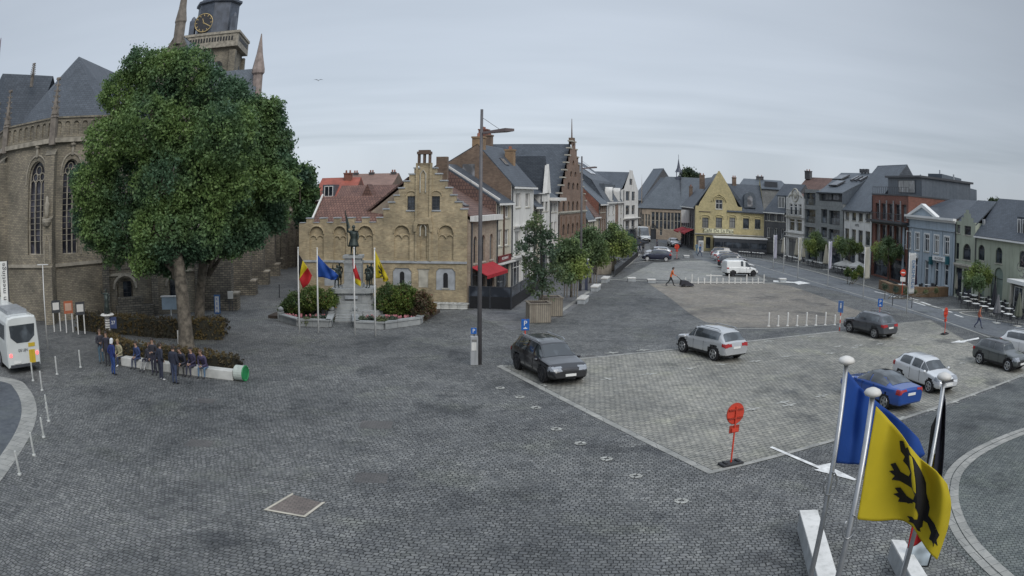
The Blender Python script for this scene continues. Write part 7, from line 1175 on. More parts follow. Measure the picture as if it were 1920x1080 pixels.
LION = [(.17, .93), (.2, .86), (.27, .84), (.24, .78), (.3, .76), (.33, .7), (.3, .64), (.2, .64), (.13, .7), (.08, .66), (.13, .62), (.07, .59), (.14, .57), (.1, .52), (.2, .55), (.32, .55), (.36, .48), (.34, .4), (.26, .4), (.2, .46), (.14, .43), (.18, .39), (.12, .36), (.19, .34), (.16, .29), (.26, .33), (.38, .32), (.44, .26), (.44, .18), (.38, .13), (.34, .15), (.28, .12), (.33, .09), (.3, .05), (.38, .07), (.5, .05), (.56, .1), (.52, .12), (.56, .2), (.54, .28), (.62, .33), (.7, .28), (.7, .18), (.78, .13), (.76, .2), (.84, .18), (.78, .25), (.8, .33), (.7, .4), (.6, .4), (.6, .5), (.52, .6), (.52, .7), (.46, .8), (.38, .88), (.34, .9), (.32, .96), (.28, .92), (.24, .97)]
LSGN = 1 if sum(LION[i][0] * LION[(i + 1) % len(LION)][1] - LION[(i + 1) % len(LION)][0] * LION[i][1] for i in range(len(LION))) > 0 else -1
def lion(root, fn, u0, u1, v0, v1, mat, off=.012):
    """rampant lion as an inlay following the cloth on both faces"""
    P = [(a, b) for a, b in LION]; nP = len(P); P = [(P[i][0] + (P[(i + 1) % nP][1] - P[i - 1][1]) / (math.hypot(P[(i + 1) % nP][0] - P[i - 1][0], P[(i + 1) % nP][1] - P[i - 1][1]) + 1e-6) * LSGN * .009, P[i][1] - (P[(i + 1) % nP][0] - P[i - 1][0]) / (math.hypot(P[(i + 1) % nP][0] - P[i - 1][0], P[(i + 1) % nP][1] - P[i - 1][1]) + 1e-6) * LSGN * .009) for i in range(nP)]; G_ = [(i / 16, j / 16) for i in range(17) for j in range(17)]; n = len(P); co = [Vector(p) for p in P] + [Vector(g) for g in G_ if .03 < g[0] < .97]
    rv = delaunay_2d_cdt(co, [(i, (i + 1) % n) for i in range(n)], [], 0, 1e-5); V2, F2 = rv[0], rv[2]; m = MB()
    def ins(p):
        r = False
        for i in range(n):
            (x1, y1), (x2, y2) = P[i], P[(i + 1) % n]
            if (y1 > p[1]) != (y2 > p[1]) and p[0] < (x2 - x1) * (p[1] - y1) / (y2 - y1) + x1: r = not r
        return r
    fs = [tuple(f) for f in F2 if ins(sum((V2[i] for i in f), Vector((0, 0))) / len(f))]
    for s in (1, -1):
        vs = []
        for q in V2:
            u = u0 + (u1 - u0) * q.x; v = v0 + (v1 - v0) * (1 - q.y); p = Vector(fn(u, v)); e = 1e-3; nn = (Vector(fn(u + e, v)) - p).cross(Vector(fn(u, v + e)) - p).normalized(); vs.append(p + nn * off * s)
        m.add(vs, fs)
    return m.build('lion_emblem', mat, root, uv=False)
polem = paint('aluminium pole', (.38, .39, .4), .35, .1, 6, metal=.7); polew = paint('white pole', (.66, .66, .64), .5, .08, 3)
# --- four poles in front of the monument
GF = 'white flagpoles in front of the monument'
def pxfn(ctrl, Yf):
    """cloth through a grid of measured points: ctrl[i][j] = (px, py, depth)"""
    C = [[AT(*c) for c in row] for row in ctrl]; nu, nv = len(C) - 1, len(C[0]) - 1
    def cr(a, b, c, d, t): return .5 * ((2 * b) + (c - a) * t + (2 * a - 5 * b + 4 * c - d) * t * t + (3 * b - a - 3 * c + d) * t ** 3)
    def line(P, t):
        n = len(P) - 1; x = min(max(t, -.02), 1.02) * n; i = min(max(int(x), 0), n - 1); q = x - i; g = lambda k: P[k] if 0 <= k <= n else (P[0] * 2 - P[1] if k < 0 else P[n] * 2 - P[n - 1]); return cr(g(i - 1), g(i), g(i + 1), g(i + 2), q)
    def fn(u, v): return line([line(row, v) for row in C], u)
    return fn
k5 = lambda a, b, Y: (540 + a / 5.4, 450 + b / 5.4, Y)
fdat = ((562, 624, 466, 'black, yellow and red flag', lambda u, v: 0 if u < .33 else (1 if u < .62 else 2), [fb, fy, fr_], [[(108, 142), (107, 280), (105, 412)], [(150, 205), (128, 300), (116, 392)], [(205, 292), (160, 345), (116, 400)], [(244, 360), (210, 440), (150, 492)]]), (597.4, 624, 467, 'blue flag', lambda u, v: 0, [fbl], [[(294, 145), (298, 260), (303, 376)], [(345, 205), (350, 295), (352, 378)], [(412, 275), (410, 335), (408, 392)], [(470, 320), (455, 365), (440, 405)], [(512, 362), (500, 382), (478, 402)]]), (665.9, 628, 466, 'red and yellow flag', lambda u, v: 1 if v > .97 - u * .5 else 0, [fr_, fy], [[(655, 185), (658, 290), (661, 388)], [(688, 270), (684, 350), (682, 438)], [(722, 365), (738, 420), (735, 472)]]), (704, 630, 467.6, 'yellow lion flag', lambda u, v: 0, [fy], [[(883, 108), (884, 240), (886, 388)], [(928, 205), (925, 300), (922, 388)], [(958, 275), (948, 330), (955, 385)], [(990, 330), (985, 375), (965, 420)], [(1018, 398), (1010, 412), (985, 420)]]))
for px_, py_, pt, lab, mf, mts, ct in fdat:
    b = G(px_, py_); zt = AT((px_), pt, b.y).z; r = thing('flagpole', 'white flagpole before the monument flying the ' + lab, 'flagpole', tuple(b), 0, GF); m = MB(); m.tube([(0, 0, 0), (0, 0, zt * .5), (0, 0, zt)], [.06, .05, .035], 10); m.build('pole', polew, r, smooth=True); MB().lathe([(.02, 0), (.06, .04), (.02, .1)], (0, 0, zt), 10).build('finial', polew, r)
    fn = pxfn([[k5(q[0], q[1], b.y + (.12 if (i + j) % 2 else -.08) * (i > 0)) for j, q in enumerate(row)] for i, row in enumerate(ct)], 0); fo = thing('flag', {'black': 'hanging black yellow and red tricolour on the leftmost monument flagpole', 'blue ': 'plain looking blue flag blowing to the right at the monument', 'red a': 'narrow red flag with a yellow lower part on the third monument flagpole', 'yello': 'small yellow flag with a black lion on the rightmost monument flagpole'}[lab[:5]], 'flag', (0, 0, 0), 0, 'flags on the monument flagpoles'); f = flag(fo, fn, 24, 12, mf, mts, 'cloth')
    if lab[:4] == 'yell': lion(f, fn, .1, .9, .05, .95, fb, .02)
# --- three big poles in the foreground
GB = 'aluminium flagpoles in the right foreground'
def bigpole(pxt, pyt, pxb, Y, lab, r0=.037):
    top = AT(pxt, pyt, Y); d = math.hypot(top.x, top.y); b = Vector((top.x, top.y, 0)); r = thing('flagpole', lab, 'flagpole', tuple(b), 0, GB); m = MB(); m.tube([(0, 0, 0), (0, 0, top.z * .6), (0, 0, top.z)], [r0 * 1.25, r0 * 1.1, r0 * .95], 16); m.build('pole', polem, r, smooth=True)
    MB().lathe([(.03, -.02), (.11, .01), (.125, .04), (.1, .075), (.04, .1), (.01, .105)], (0, 0, top.z), 24).build('cap', paint('pale pole cap', (.62, .6, .56), .45, .15, 6), r, smooth=True); return r, b, top.z
p1, b1, z1 = bigpole(1587, 682, 0, 9.0, 'left foreground flagpole with round cap, carrying the plain blue side of a flag'); p2, b2, z2 = bigpole(1636, 742, 0, 8.1, 'middle foreground flagpole carrying the big yellow lion flag', .04); p3, b3, z3 = bigpole(1770, 712, 0, 8.6, 'right foreground flagpole with a dark flag hanging beside it')
for r, z in ((p1, AT(1553, 905, 9).z), (p2, AT(1595, 985, 8.1).z)): m = MB(); m.tube([(-.02 + .13 * math.sin(a) * .8, .0 - .05, z + .17 * math.cos(a)) for a in [2 * math.pi * k / 20 for k in range(18)]], .012, 6); m.build('halyard_ring', polem, r, smooth=True, uv=False)
# pole 4 partly seen at the bottom
r4 = thing('flagpole', 'dark flagpole foot rising behind the yellow flag at the bottom edge', 'flagpole', tuple(Vector((*AT(1715, 985, 10.5).xy, 0))), 0, GB); b4_ = AT(1715, 985, 10.5); MB().tube([(0, 0, 0), (0, 0, b4_.z + .0)], .045, 12).build('pole', polem, r4, smooth=True)
# yellow flag: rows from hoist (left) to fly (right), each from top to bottom
yf = [[(1643, 762, 8.1), (1633, 820, 8.1), (1622, 885, 8.1), (1614, 935, 8.1), (1607, 974, 8.1)],
      [(1664, 784, 8.3), (1656, 840, 8.25), (1650, 895, 8.2), (1646, 940, 8.2), (1643, 977, 8.2)],
      [(1688, 812, 8.1), (1684, 862, 8.1), (1682, 905, 8.15), (1684, 945, 8.2), (1686, 975, 8.25)],
      [(1705, 836, 7.9), (1712, 880, 7.85), (1716, 925, 7.9), (1714, 960, 8.05), (1708, 985, 8.2)],
      [(1728, 862, 8.0), (1738, 900, 8.1), (1738, 945, 8.2), (1730, 980, 8.3), (1722, 1005, 8.35)],
      [(1757, 885, 7.8), (1766, 925, 7.85), (1762, 975, 7.95), (1752, 1010, 8.05), (1742, 1035, 8.1)],
      [(1776, 908, 7.9), (1783, 945, 8.0), (1778, 985, 8.1), (1768, 1018, 8.15), (1757, 1050, 8.2)]]
fn = pxfn(yf, 0); fo = thing('flag', 'big yellow flag with a black rampant lion in the right foreground', 'flag', (0, 0, 0), 0, 'flags in the right foreground'); f = flag(fo, fn, 48, 26, lambda u, v: 0, [fy], 'cloth'); lion(f, fn, .2, 1.04, .0, .99, fb, .014)
bf = [[(1590, 697, 9.0), (1584, 745, 9.0), (1577, 800, 9.0), (1571, 840, 9.0), (1568, 868, 9.0)], [(1608, 720, 9.25), (1602, 760, 9.2), (1597, 805, 9.2), (1592, 845, 9.15), (1589, 870, 9.15)], [(1626, 738, 9.1), (1622, 775, 9.1), (1619, 812, 9.1), (1615, 848, 9.1), (1612, 871, 9.1)], [(1650, 758, 9.4), (1650, 800, 9.4), (1650, 835, 9.4), (1650, 860, 9.35), (1650, 878, 9.3)], [(1690, 790, 9.2), (1692, 815, 9.2), (1692, 835, 9.2), (1692, 850, 9.2), (1690, 862, 9.2)], [(1722, 822, 9.4), (1728, 836, 9.4), (1732, 846, 9.4), (1733, 853, 9.4), (1722, 860, 9.4)]]
fo = thing('flag', 'plain royal blue flag stretched from the left foreground pole', 'flag', (0, 0, 0), 0, 'flags in the right foreground'); flag(fo, pxfn(bf, 0), 40, 20, lambda u, v: 0, [fbl], 'cloth')
df = [[(1768, 735, 8.6), (1762, 790, 8.6), (1754, 850, 8.6), (1750, 895, 8.6), (1762, 912, 8.6)], [(1772, 745, 8.75), (1768, 800, 8.75), (1763, 850, 8.7), (1760, 890, 8.7), (1762, 915, 8.7)], [(1773, 760, 8.6), (1772, 800, 8.6), (1770, 850, 8.6), (1767, 885, 8.6), (1763, 918, 8.6)]]
fo = thing('flag', 'dark folded flag with a yellow strip hanging down the right foreground pole', 'flag', (0, 0, 0), 0, 'flags in the right foreground'); flag(fo, pxfn(df, 0), 10, 20, lambda u, v: 0, [flagm('flag near black', (.03, .032, .05))], 'cloth'); flag(fo, pxfn([[(1745, 858, 8.62), (1742, 880, 8.62), (1740, 912, 8.62)], [(1754, 850, 8.66), (1751, 885, 8.66), (1748, 915, 8.66)]], 0), 4, 8, lambda u, v: 0, [fy], 'yellow_strip'); flag(fo, pxfn([[(1746, 800, 8.63), (1741, 840, 8.63), (1738, 870, 8.63)], [(1760, 770, 8.63), (1753, 840, 8.63), (1748, 875, 8.63)]], 0), 4, 8, lambda u, v: 0, [fb], 'black_strip')
fo = thing('flag', 'red corner of a flag sticking out under the yellow lion flag', 'flag', (0, 0, 0), 0, 'flags in the right foreground'); flag(fo, pxfn([[(1712, 978, 9.3), (1706, 1005, 9.3), (1702, 1028, 9.3)], [(1724, 978, 9.4), (1722, 1000, 9.4), (1718, 1022, 9.4)], [(1730, 985, 9.3), (1730, 1000, 9.3), (1729, 1014, 9.3)]], 0), 8, 8, lambda u, v: 0, [fr_], 'cloth')
# --- white blocks under the poles
zt = .55; q = [G(1500, 958, zt), G(1533, 957, zt), G(1571, 1082, zt), G(1534, 1082, zt)]; sidem = paint('grey block side', (.33, .35, .36), .7, .2, 2)
def slabblock(name, lab, cat, tops, z, w=None):
    c = tops[0]; t = thing(name, lab, cat, (c.x, c.y, 0)); P = [(p.x - c.x, p.y - c.y) for p in tops]; a = sum(P[i][0] * P[(i + 1) % 4][1] - P[(i + 1) % 4][0] * P[i][1] for i in range(4)); P = P if a > 0 else P[::-1]
    MB().prism(P, 0, z - .06).build('base', sidem, t, bevel=.02); k = [((x - sum(p[0] for p in P) / 4) * 1.03 + sum(p[0] for p in P) / 4, (y - sum(p[1] for p in P) / 4) * 1.03 + sum(p[1] for p in P) / 4) for x, y in P]; MB().prism(k, z - .055, z).build('top_slab', wht, t, bevel=.01); return t
slabblock('bench', 'long white topped block bench at the bottom edge beside the two flagpoles', 'bench', q, zt); q = [G(1672, 1012, zt), G(1697, 1014, zt), G(1742, 1085, zt), G(1712, 1086, zt)]; slabblock('bench', 'short white block bench half hidden under the yellow flag', 'bench', q, zt)
t = thing('info_panel', 'slanted glass display panel with black frame at the bottom edge', 'panel', tuple(G(1715, 1075)), -.5); m = MB(); m.box(-.35, -.03, .2, .35, .03, 1.0); m.build('frame', blk, t); MB().box(-.3, -.045, .25, .3, -.031, .95).build('pane', glassm('pale display', (.3, .34, .36), .1), t)
# ================================================================== LAMPS, SIGNS, POSTS
def lamp(px_, py_, ptop, parm, lab, arm=1.6, dirv=(1, -.1)):
    b = G(px_, py_); zt = AT(px_ + 2, ptop, b.y).z; za = AT(px_ + 4, parm, b.y).z; r = thing('street_lamp', lab, 'street lamp', tuple(b), 0, 'tall street lamps with a flat arm'); m = MB(); m.tube([(0, 0, 0), (0, 0, zt * .5), (0, 0, zt)], [.12, .1, .07], 14); m.build('pole', paint('lamp post grey', (.11, .105, .11), .5, .15, 3), r, smooth=True); m = MB(); d = Vector((dirv[0], dirv[1], 0)).normalized(); s = Vector((-d.y, d.x, 0))
    m.add([tuple(v) for v in (Vector((0, 0, za)) + d * .08 - s * .12, Vector((0, 0, za + .1)) + d * arm * .75 - s * .42, Vector((0, 0, za + .13)) + d * arm, Vector((0, 0, za + .1)) + d * arm * .75 + s * .42, Vector((0, 0, za)) + d * .08 + s * .12)] + [tuple(v) for v in (Vector((0, 0, za + .1)) + d * .08 - s * .12, Vector((0, 0, za + .26)) + d * arm * .75 - s * .42, Vector((0, 0, za + .26)) + d * arm, Vector((0, 0, za + .26)) + d * arm * .75 + s * .42, Vector((0, 0, za + .1)) + d * .08 + s * .12)], [(4, 3, 2, 1, 0), (5, 6, 7, 8, 9), (0, 1, 6, 5), (1, 2, 7, 6), (2, 3, 8, 7), (3, 4, 9, 8), (4, 0, 5, 9)])
    a = m.build('lamp_arm', paint('lamp arm', (.14, .11, .11), .5), r); m = MB(); m.add([tuple(Vector((0, 0, za - .01 + .133 * x)) + d * arm * x + s * y) for x, y in ((.3, -.12), (.7, -.2), (.7, .2), (.3, .12))], [(3, 2, 1, 0)]); m.build('diffuser', paint('lamp diffuser', (.5, .5, .48), .3), a, uv=False)
    MB().tube([(0, 0, zt - .4), tuple(Vector((0, 0, za + .12)) + d * arm * .65)], .012, 5).build('stay_cable', metd, r, uv=False); return r
lamp(899, 683, 205, 251, 'tall grey street lamp with a flat arm beside the ticket machine'); lamp(1088, 545, 293, 317, 'second tall street lamp further down the left pavement', 1.4, (1, .2))
b = G(889, 684); t = thing('ticket_machine', 'grey parking ticket machine with a blue sign at the foot of the street lamp', 'ticket machine', tuple(b), .1); m = MB(); m.box(-.19, -.16, 0, .19, .16, 1.45); m.build('cabinet', paint('machine grey', (.36, .37, .38), .45, .1), t, bevel=.03); MB().box(-.14, -.175, .75, .1, -.161, 1.15).build('display_panel', wht, t); MB().box(-.12, -.175, 1.2, .12, -.161, 1.3).build('screen', gls, t); MB().box(-.03, -.03, 1.45, .03, .03, 1.55).build('sign_stem', metd, t); m = MB(); m.box(-.16, -.02, 1.55, .12, .02, 1.85); m.build('blue_sign', paint('sign blue', (.01, .12, .45), .5), t); text('P', .26, frw, t, loc=(-.02, -.024, 1.7))
redp = paint('signal red', (.6, .06, .03), .5, .12, 3); sgb = MATS['sign blue']
def psign(px_, py_, ptop, lab, sub=None, w=.42, red=True, h2=.6, Y=None, ang=0.0):
    b = G(px_, py_); zt = AT(px_, ptop, b.y).z; t = thing('parking_sign', lab, 'sign', tuple(b), ang); m = MB(); n = 6
    for i in range(n): m.cyl((0, 0, zt * i / n), (0, 0, zt * (i + 1) / n), .035, .035, 8, i % 2)
    m.build('post', [redp if red else polem, redp if red else polem], t); m = MB(); m.box(-w / 2, -.06, zt - h2, w / 2, -.037, zt); m.build('sign_plate', sgb, t, bevel=.01); text('P', h2 * .62, frw, t, loc=(0, -.066, zt - h2 * .38)); 
    m = MB(); m.box(-.1, -.066, zt - h2 * .86, .1, -.061, zt - h2 * .78); m.box(-.03, -.066, zt - h2 * .78, .03, -.061, zt - h2 * .7); m.build('symbol', frw, t, uv=False); m = MB(); m.box(-.25, -.12, 0, .25, .12, .06); m.build('foot', metd, t); return t
psign(984, 662, 598, 'blue parking sign on a red post just behind the black SUV', ang=.1); psign(1648, 604, 560, 'blue parking sign behind the dark grey SUV', ang=-.4)
b = G(1574, 620); zt = AT(1578, 564, b.y).z; t = thing('parking_sign', 'blue disabled parking sign on a leaning red and white post', 'sign', tuple(b), -.9); m = MB(); [m.cyl((0, 0, zt * i / 8), (0, 0, zt * (i + 1) / 8), .04, .04, 8, i % 2) for i in range(8)]; m.build('post', [redp, wht], t); m = MB(); m.box(-.22, -.06, zt - .8, .22, -.04, zt); m.build('sign_plate', paint('pale sign blue', (.1, .2, .45), .5), t); m = MB(); m.cyl((0, -.066, zt - .2), (0, -.062, zt - .2), .06, n=10); m.box(-.06, -.066, zt - .5, .06, -.062, zt - .27); m.build('symbol', frw, t)
def redsign(px_, py_, ptop, lab, rz, R=.34):
    b = G(px_, py_); zt = AT(px_ + 5, ptop, b.y).z; t = thing('road_sign', lab, 'sign', tuple(b), rz); m = MB(); m.box(-.42, -.2, 0, .42, .2, .09); [m.box(x - .05, -.12, .09, x + .05, .12, .14) for x in (-.25, .25)]; m.build('rubber_base', clad, t, bevel=.02); MB().cyl((0, 0, .09), (0, 0, zt - .1), .03, n=10).build('post', redp, t)
    m = MB(); M = Matrix.Translation((0, .05, zt - R)) @ Matrix.Rotation(math.pi / 2, 4, 'X'); m.lathe([(R, 0), (R, .02)], (0, 0, 0), 32, M=M); d = m.build('sign_disc', redp, t); m = MB(); m.tube([(R * math.cos(a), .05, zt - R + R * math.sin(a)) for a in [2 * math.pi * k / 32 for k in range(33)]], .022, 6); [m.box(-R * .85, .03, zt - R + z - .02, R * .85, -.02, zt - R + z + .02) for z in (-.14, .14)]; m.build('sign_frame', paint('darker red', (.35, .04, .02), .5), d, uv=False); m = MB(); m.box(-.2, .02, zt - 2 * R - .3, .2, .045, zt - 2 * R - .05); m.build('small_plate', MATS['darker red'], t); MB().box(-.13, -.04, zt - 2 * R - .26, .13, .018, zt - 2 * R - .14).build('lamp_bracket', redp, t); return t
redsign(1370, 871, 757, 'red backed round road sign on a rubber base at the near corner of the parking', .35); redsign(1771, 627, 577, 'orange red round road sign standing by the road near the right terrace', .5, .36)
redsign(1269, 486, 458, 'orange red round road sign standing far away before the red awnings', .2, .36)
# bollards
gpost = paint('weathered pale post', (.45, .46, .44), .7, .25, 5)
def bollard(loc, h, label, group, r=.055, base=True, mat=gpost):
    t = thing('bollard', label, 'bollard', tuple(loc), 0, group); m = MB(); m.lathe([(r, 0), (r, h - .06), (r * .9, h - .02), (r * .5, h)], (0, 0, 0), 12); m.build('post', mat, t, smooth=False)
    if base: MB().lathe([(r * 1.9, 0), (r * 1.8, .05), (r * 1.1, .07)], (0, 0, 0), 12).build('foot', mat, t)
    return t
for x, y, hh, lab in ((37, 890, .84, 'nearest post of the curved row at the left edge'), (64, 854, .87, 'second nearest post of the curved row at the left edge'), (82, 820, .8, 'third post of the curved row, by the dark oval stain'), (91.5, 790, .8, 'fourth post of the curved row on the left'), (87.5, 765, .6, 'low fifth post of the curved row on the left'), (79, 732, .95, 'slim post right behind the bus corner'), (62, 714, .95, 'white flat post touching the rear corner of the bus'), (107, 702, .95, 'pale post standing alone between bus and bench'), (151, 689, .95, 'pale post standing alone, nearest to the striped column')): bollard(G(x, y), hh, lab, 'pale posts beside the bus lane', .05)
for i in range(8): x = 1441 + i * 17.7; y = 612 - i * .35; bollard(G(x, y), .75 if i % 2 else .95, ['first', 'second', 'third', 'fourth', 'fifth', 'sixth', 'seventh', 'last'][i] + ' white post from the left in the row before the dark grey SUV', 'white posts along the brown square', .06, True, wht)
fA, fB = G(1285, 532), G(1432, 532); t = thing('barrier', 'low white post and rail barrier between the brown square and the far parking', 'barrier', tuple(fA), math.atan2((fB - fA).y, (fB - fA).x)); Lf = (fB - fA).length; m = MB(); m.box(0, -.03, .12, Lf, .03, .2); m.build('rail', wht, t)
for i in range(14): x = Lf * i / 13; MB().box(x - .05, -.05, 0, x + .05, .05, .95 if i % 3 == 1 else .6).build('post', wht, t)
m = MB(); m.box(Lf * .25, -.03, .8, Lf * .45, .03, .87); m.build('top_rail', wht, t)
for x, y, lab in ((1184, 528, 'leftmost'), (1221, 531, 'second from left, near the street cleaner'), (1467, 529, 'rightmost, beside the white painted arrow'), (1287, 484, 'farthest, near the yellow cafe')):
    c = G(x, y); t = thing('stone_block', 'small white stone block, %s of those bordering the squares' % lab.split(',')[0] if ',' not in lab else 'small white stone block, ' + lab, 'stone block', tuple(c), 0, 'small white stone blocks'); MB().box(-.4, -.25, 0, .4, .25, .3).build('base', sidem, t, bevel=.03); MB().box(-.43, -.28, .3, .43, .28, .42).build('top', wht, t, bevel=.03)
for x, y, lab in ((1093, 568, 'nearest'), (1117, 545, 'middle'), (1135, 529, 'farthest')): c = G(x, y); t = thing('stone_bench', 'white stone block bench, %s of three along the left pavement edge' % lab, 'bench', tuple(c), math.radians(76), 'white block benches along the left pavement'); MB().box(-.95, -.3, 0, .95, .3, .36).build('base', sidem, t, bevel=.03); MB().box(-1.0, -.33, .36, 1.0, .33, .5).build('seat', wht, t, bevel=.03)
# wooden tree planters
def planterbox(c, lab, s=1.0, rz=.15, h=1.25):
    t = thing('wooden_planter', lab, 'planter', tuple(c), rz, 'square timber tree planters'); w = .72 * s; m = MB(); m.box(-w, -w, .04, w, w, h); m.build('box', wood, t); m = MB(); m.box(-w - .05, -w - .05, h, w + .05, -w + .1, h + .06); m.box(-w - .05, w - .1, h, w + .05, w + .05, h + .06); m.box(-w - .05, -w + .1, h, -w + .1, w - .1, h + .06); m.box(w - .1, -w + .1, h, w + .05, w - .1, h + .06); m.build('rim', wood, t); MB().box(-w + .1, -w + .1, h - .1, w - .1, w - .1, h + .01).build('soil', MATS['soil'], t); return t
planterbox(G(1009, 603), 'large square timber planter in front, near the blue parking sign'); planterbox(G(1032, 591), 'square timber planter directly behind the front one, holding the slender tree'); planterbox(G(1129, 514), 'timber planter beside the black cafe screens', 1.1); planterbox(G(1139, 507), 'timber planter touching the black cafe screens, behind the other one', 1.1)
for x, y, lab in ((1070, 557, 'timber stakes with a cross bar around the dark green young tree'), (1108, 531, 'timber stakes with a cross bar around the light green young tree')):
    c = G(x, y); t = thing('tree_stakes', lab, 'tree stakes', tuple(c), .3); [MB().cyl((a, b_, 0), (a, b_, 1.5), .045, n=8).build('stake', wood, t) for a in (-.45, .45) for b_ in (-.3, .3)]; MB().box(-.5, -.34, 1.4, .5, -.26, 1.5).build('cross_bar', wood, t)
c = G(1088, 543); t = thing('cabinet_post', 'slim dark post with a white round top beside the second street lamp', 'post', (c.x + .5, c.y - .3, 0)); MB().box(-.12, -.12, 0, .12, .12, 2.5).build('post', paint('navy post', (.04, .05, .09), .5), t); MB().lathe([(.05, 0), (.2, .1), (.2, .25), (.05, .35)], (0, 0, 2.5), 12).build('globe', wht, t, smooth=True)
# black cafe screens at the restaurant
def screen(a, b, h, lab): t = thing('terrace_screen', lab, 'screen', tuple(a), math.atan2((b - a).y, (b - a).x), 'black terrace screens'); L = (b - a).length; MB().box(0, -.03, .05, L, .03, h * .55).build('panel', blk, t); MB().box(.05, -.015, h * .55, L - .05, .015, h - .06).build('pane', glassm('tinted glass', (.03, .035, .045), .05), t); [MB().box(x - .04, -.04, 0, x + .04, .04, h).build('post', metd, t) for x in (0, L / 2, L)]; MB().box(0, -.04, h - .06, L, .04, h).build('top_rail', metd, t); return t
sA, sB, sC, sD = G(880, 578), G(958, 581), G(992, 556), G(1012, 541); screen(sA, sB, 1.65, 'black terrace screen facing the square below the red awning'); screen(sB, sC, 1.65, 'black terrace screen running along the pavement, nearer part'); screen(sC, sD, 1.65, 'black terrace screen running along the pavement, farther part')
GTb = 'tables and chairs of the terraces'; tb = None
def table(c, lab, white=True, grp='white topped terrace tables'):
    t = thing('table', lab, 'table', tuple(c), random.uniform(-.2, .2), grp); MB().box(-.42, -.36, .7, .42, .36, .74).build('tabletop', frw if white else metd, t, bevel=.01); MB().cyl((0, 0, .03), (0, 0, .7), .03, n=8).build('leg', metd, t); MB().cyl((0, 0, 0), (0, 0, .03), .24, n=14).build('foot', metd, t); return t
def chair(c, lab, rz, col=None, grp='dark terrace chairs'):
    t = thing('chair', lab, 'chair', tuple(c), rz, grp); MB().box(-.22, -.22, .43, .22, .22, .47).build('seat', col or metd, t); m = MB(); m.box(-.22, .19, .5, .22, .23, .88); m.build('backrest', col or metd, t); [MB().cyl((x, y, 0), (x, y, .44 if y < 0 else .88), .014, n=6).build('leg', metd, t) for x in (-.2, .2) for y in (-.2, .21)]; return t
for i, (x, y) in enumerate(((905, 566), (930, 566), (972, 556), (985, 546))): c = G(x, y); table(c, 'white topped table inside the black screens, %s' % ['under the red awning on the left', 'under the red awning on the right', 'nearest along the pavement', 'farther along the pavement'][i])
# ================================================================== CHURCH SIDE FURNITURE
for i, (xl, xr, yb, lab, cm) in enumerate(((102, 113, 622, 'left', metd), (125, 135, 624, 'middle', paint('orange panel', (.45, .13, .06), .6)), (147, 158, 627, 'right', metd))):
    a, b = G(xl, yb), G(xr, yb - 1); L = max(.55, (b - a).length); t = thing('notice_board', 'notice board on two pale posts before the church, %s of three' % lab, 'notice board', tuple(a), math.atan2((b - a).y, (b - a).x), 'notice boards before the church'); [MB().box(x - .04, -.04, 0, x + .04, .04, 2.1).build('post', polew, t) for x in (0, L)]; MB().box(-.1, -.06, 1.3, L + .1, -.041, 2.15).build('board', cm, t); MB().box(0, -.068, 1.5, L, -.062, 2.0).build('poster', wht if i != 1 else paint('peach poster', (.6, .4, .3), .7), t)
c = G(205, 646); zt1 = AT(203, 592, c.y).z; zt2 = AT(200, 543, c.y).z; t = thing('totem_column', 'white and dark striped column with a blue sign beside the long bench', 'column', tuple(c), .2); n = 12; m = MB()
for i in range(n): m.cyl((0, 0, zt1 * i / n), (0, 0, zt1 * (i + .62) / n), .2, n=16); m.cyl((0, 0, zt1 * (i + .62) / n), (0, 0, zt1 * (i + 1) / n), .16, n=16, mi=1)
m.build('shaft', [wht, metd], t); MB().lathe([(.45, 0), (.5, .05), (.42, .12)], (0, 0, zt1), 18).build('cap', wht, t); m = MB(); m.box(.22, -.15, zt1 - .75, .72, -.12, zt1 - .05); m.build('blue_sign', paint('dark sign blue', (.05, .07, .16), .5), t); text('27', .3, frw, t, loc=(.47, -.155, zt1 - .4))
s = person('dark statue on top of the striped column, arm stretched out to the left', (c.x, c.y, zt1 + .12), .2, 'banner', mats=[brz], name='statue', cat='statue', h=(zt2 - zt1) / 1.85)
MB().lathe([(.28, 0), (.2, .5), (.16, .9), (.2, 1.3)], (0, 0, .05), 14).build('robe', brz, s, smooth=True)
c = G(24, 650); zt = AT(20, 488, c.y).z; t = thing('banner', 'tall white vertical banner with dark lettering behind the bus', 'banner', tuple(c), .5); MB().cyl((0, 0, 0), (0, 0, zt), .05, n=10).build('pole', metd, t); zb_ = AT(10, 566, c.y).z; MB().box(-.68, -.02, zb_, -.06, .02, zt - .05).build('cloth', wht, t); text('n meetinge', .5, metd, t, loc=(-.36, -.03, (zt + zb_) / 2), rot=(math.pi / 2, -math.pi / 2, 0), spacing=1.05)
c = G(90, 655); zt = AT(70, 497, c.y).z; t = thing('flagpole', 'bare thin white pole without a flag in front of the church', 'flagpole', tuple(c)); m = MB(); m.tube([(0, 0, 0), (-.0, 0, zt)], [.05, .03], 8); m.build('pole', polew, t, smooth=True); MB().box(-.5, -.04, zt, .5, .04, zt + .05).build('cross_arm', polew, t)
c = G(338, 650); t = thing('sign_post', 'slim white marker post with a dark slot beside the big tree trunk', 'post', tuple(c), .2); MB().box(-.14, -.06, 0, .14, .06, .95).build('post', wht, t); MB().box(-.03, -.07, .2, .05, -.061, .8).build('slot', blk, t)
c = G(322, 606); t = thing('notice_board', 'pale blue white notice box on a post left of the big tree trunk', 'notice board', tuple(c), .2); z = AT(322, 580, c.y).z; MB().box(-.7, -.1, z, .5, .1, z + .85).build('case', paint('pale blue panel', (.4, .5, .58), .5), t); MB().box(-.78, -.14, z + .86, .58, .14, z + .93).build('case_roof', wht, t); MB().cyl((0, 0, 0), (0, 0, z), .05).build('post', polew, t)
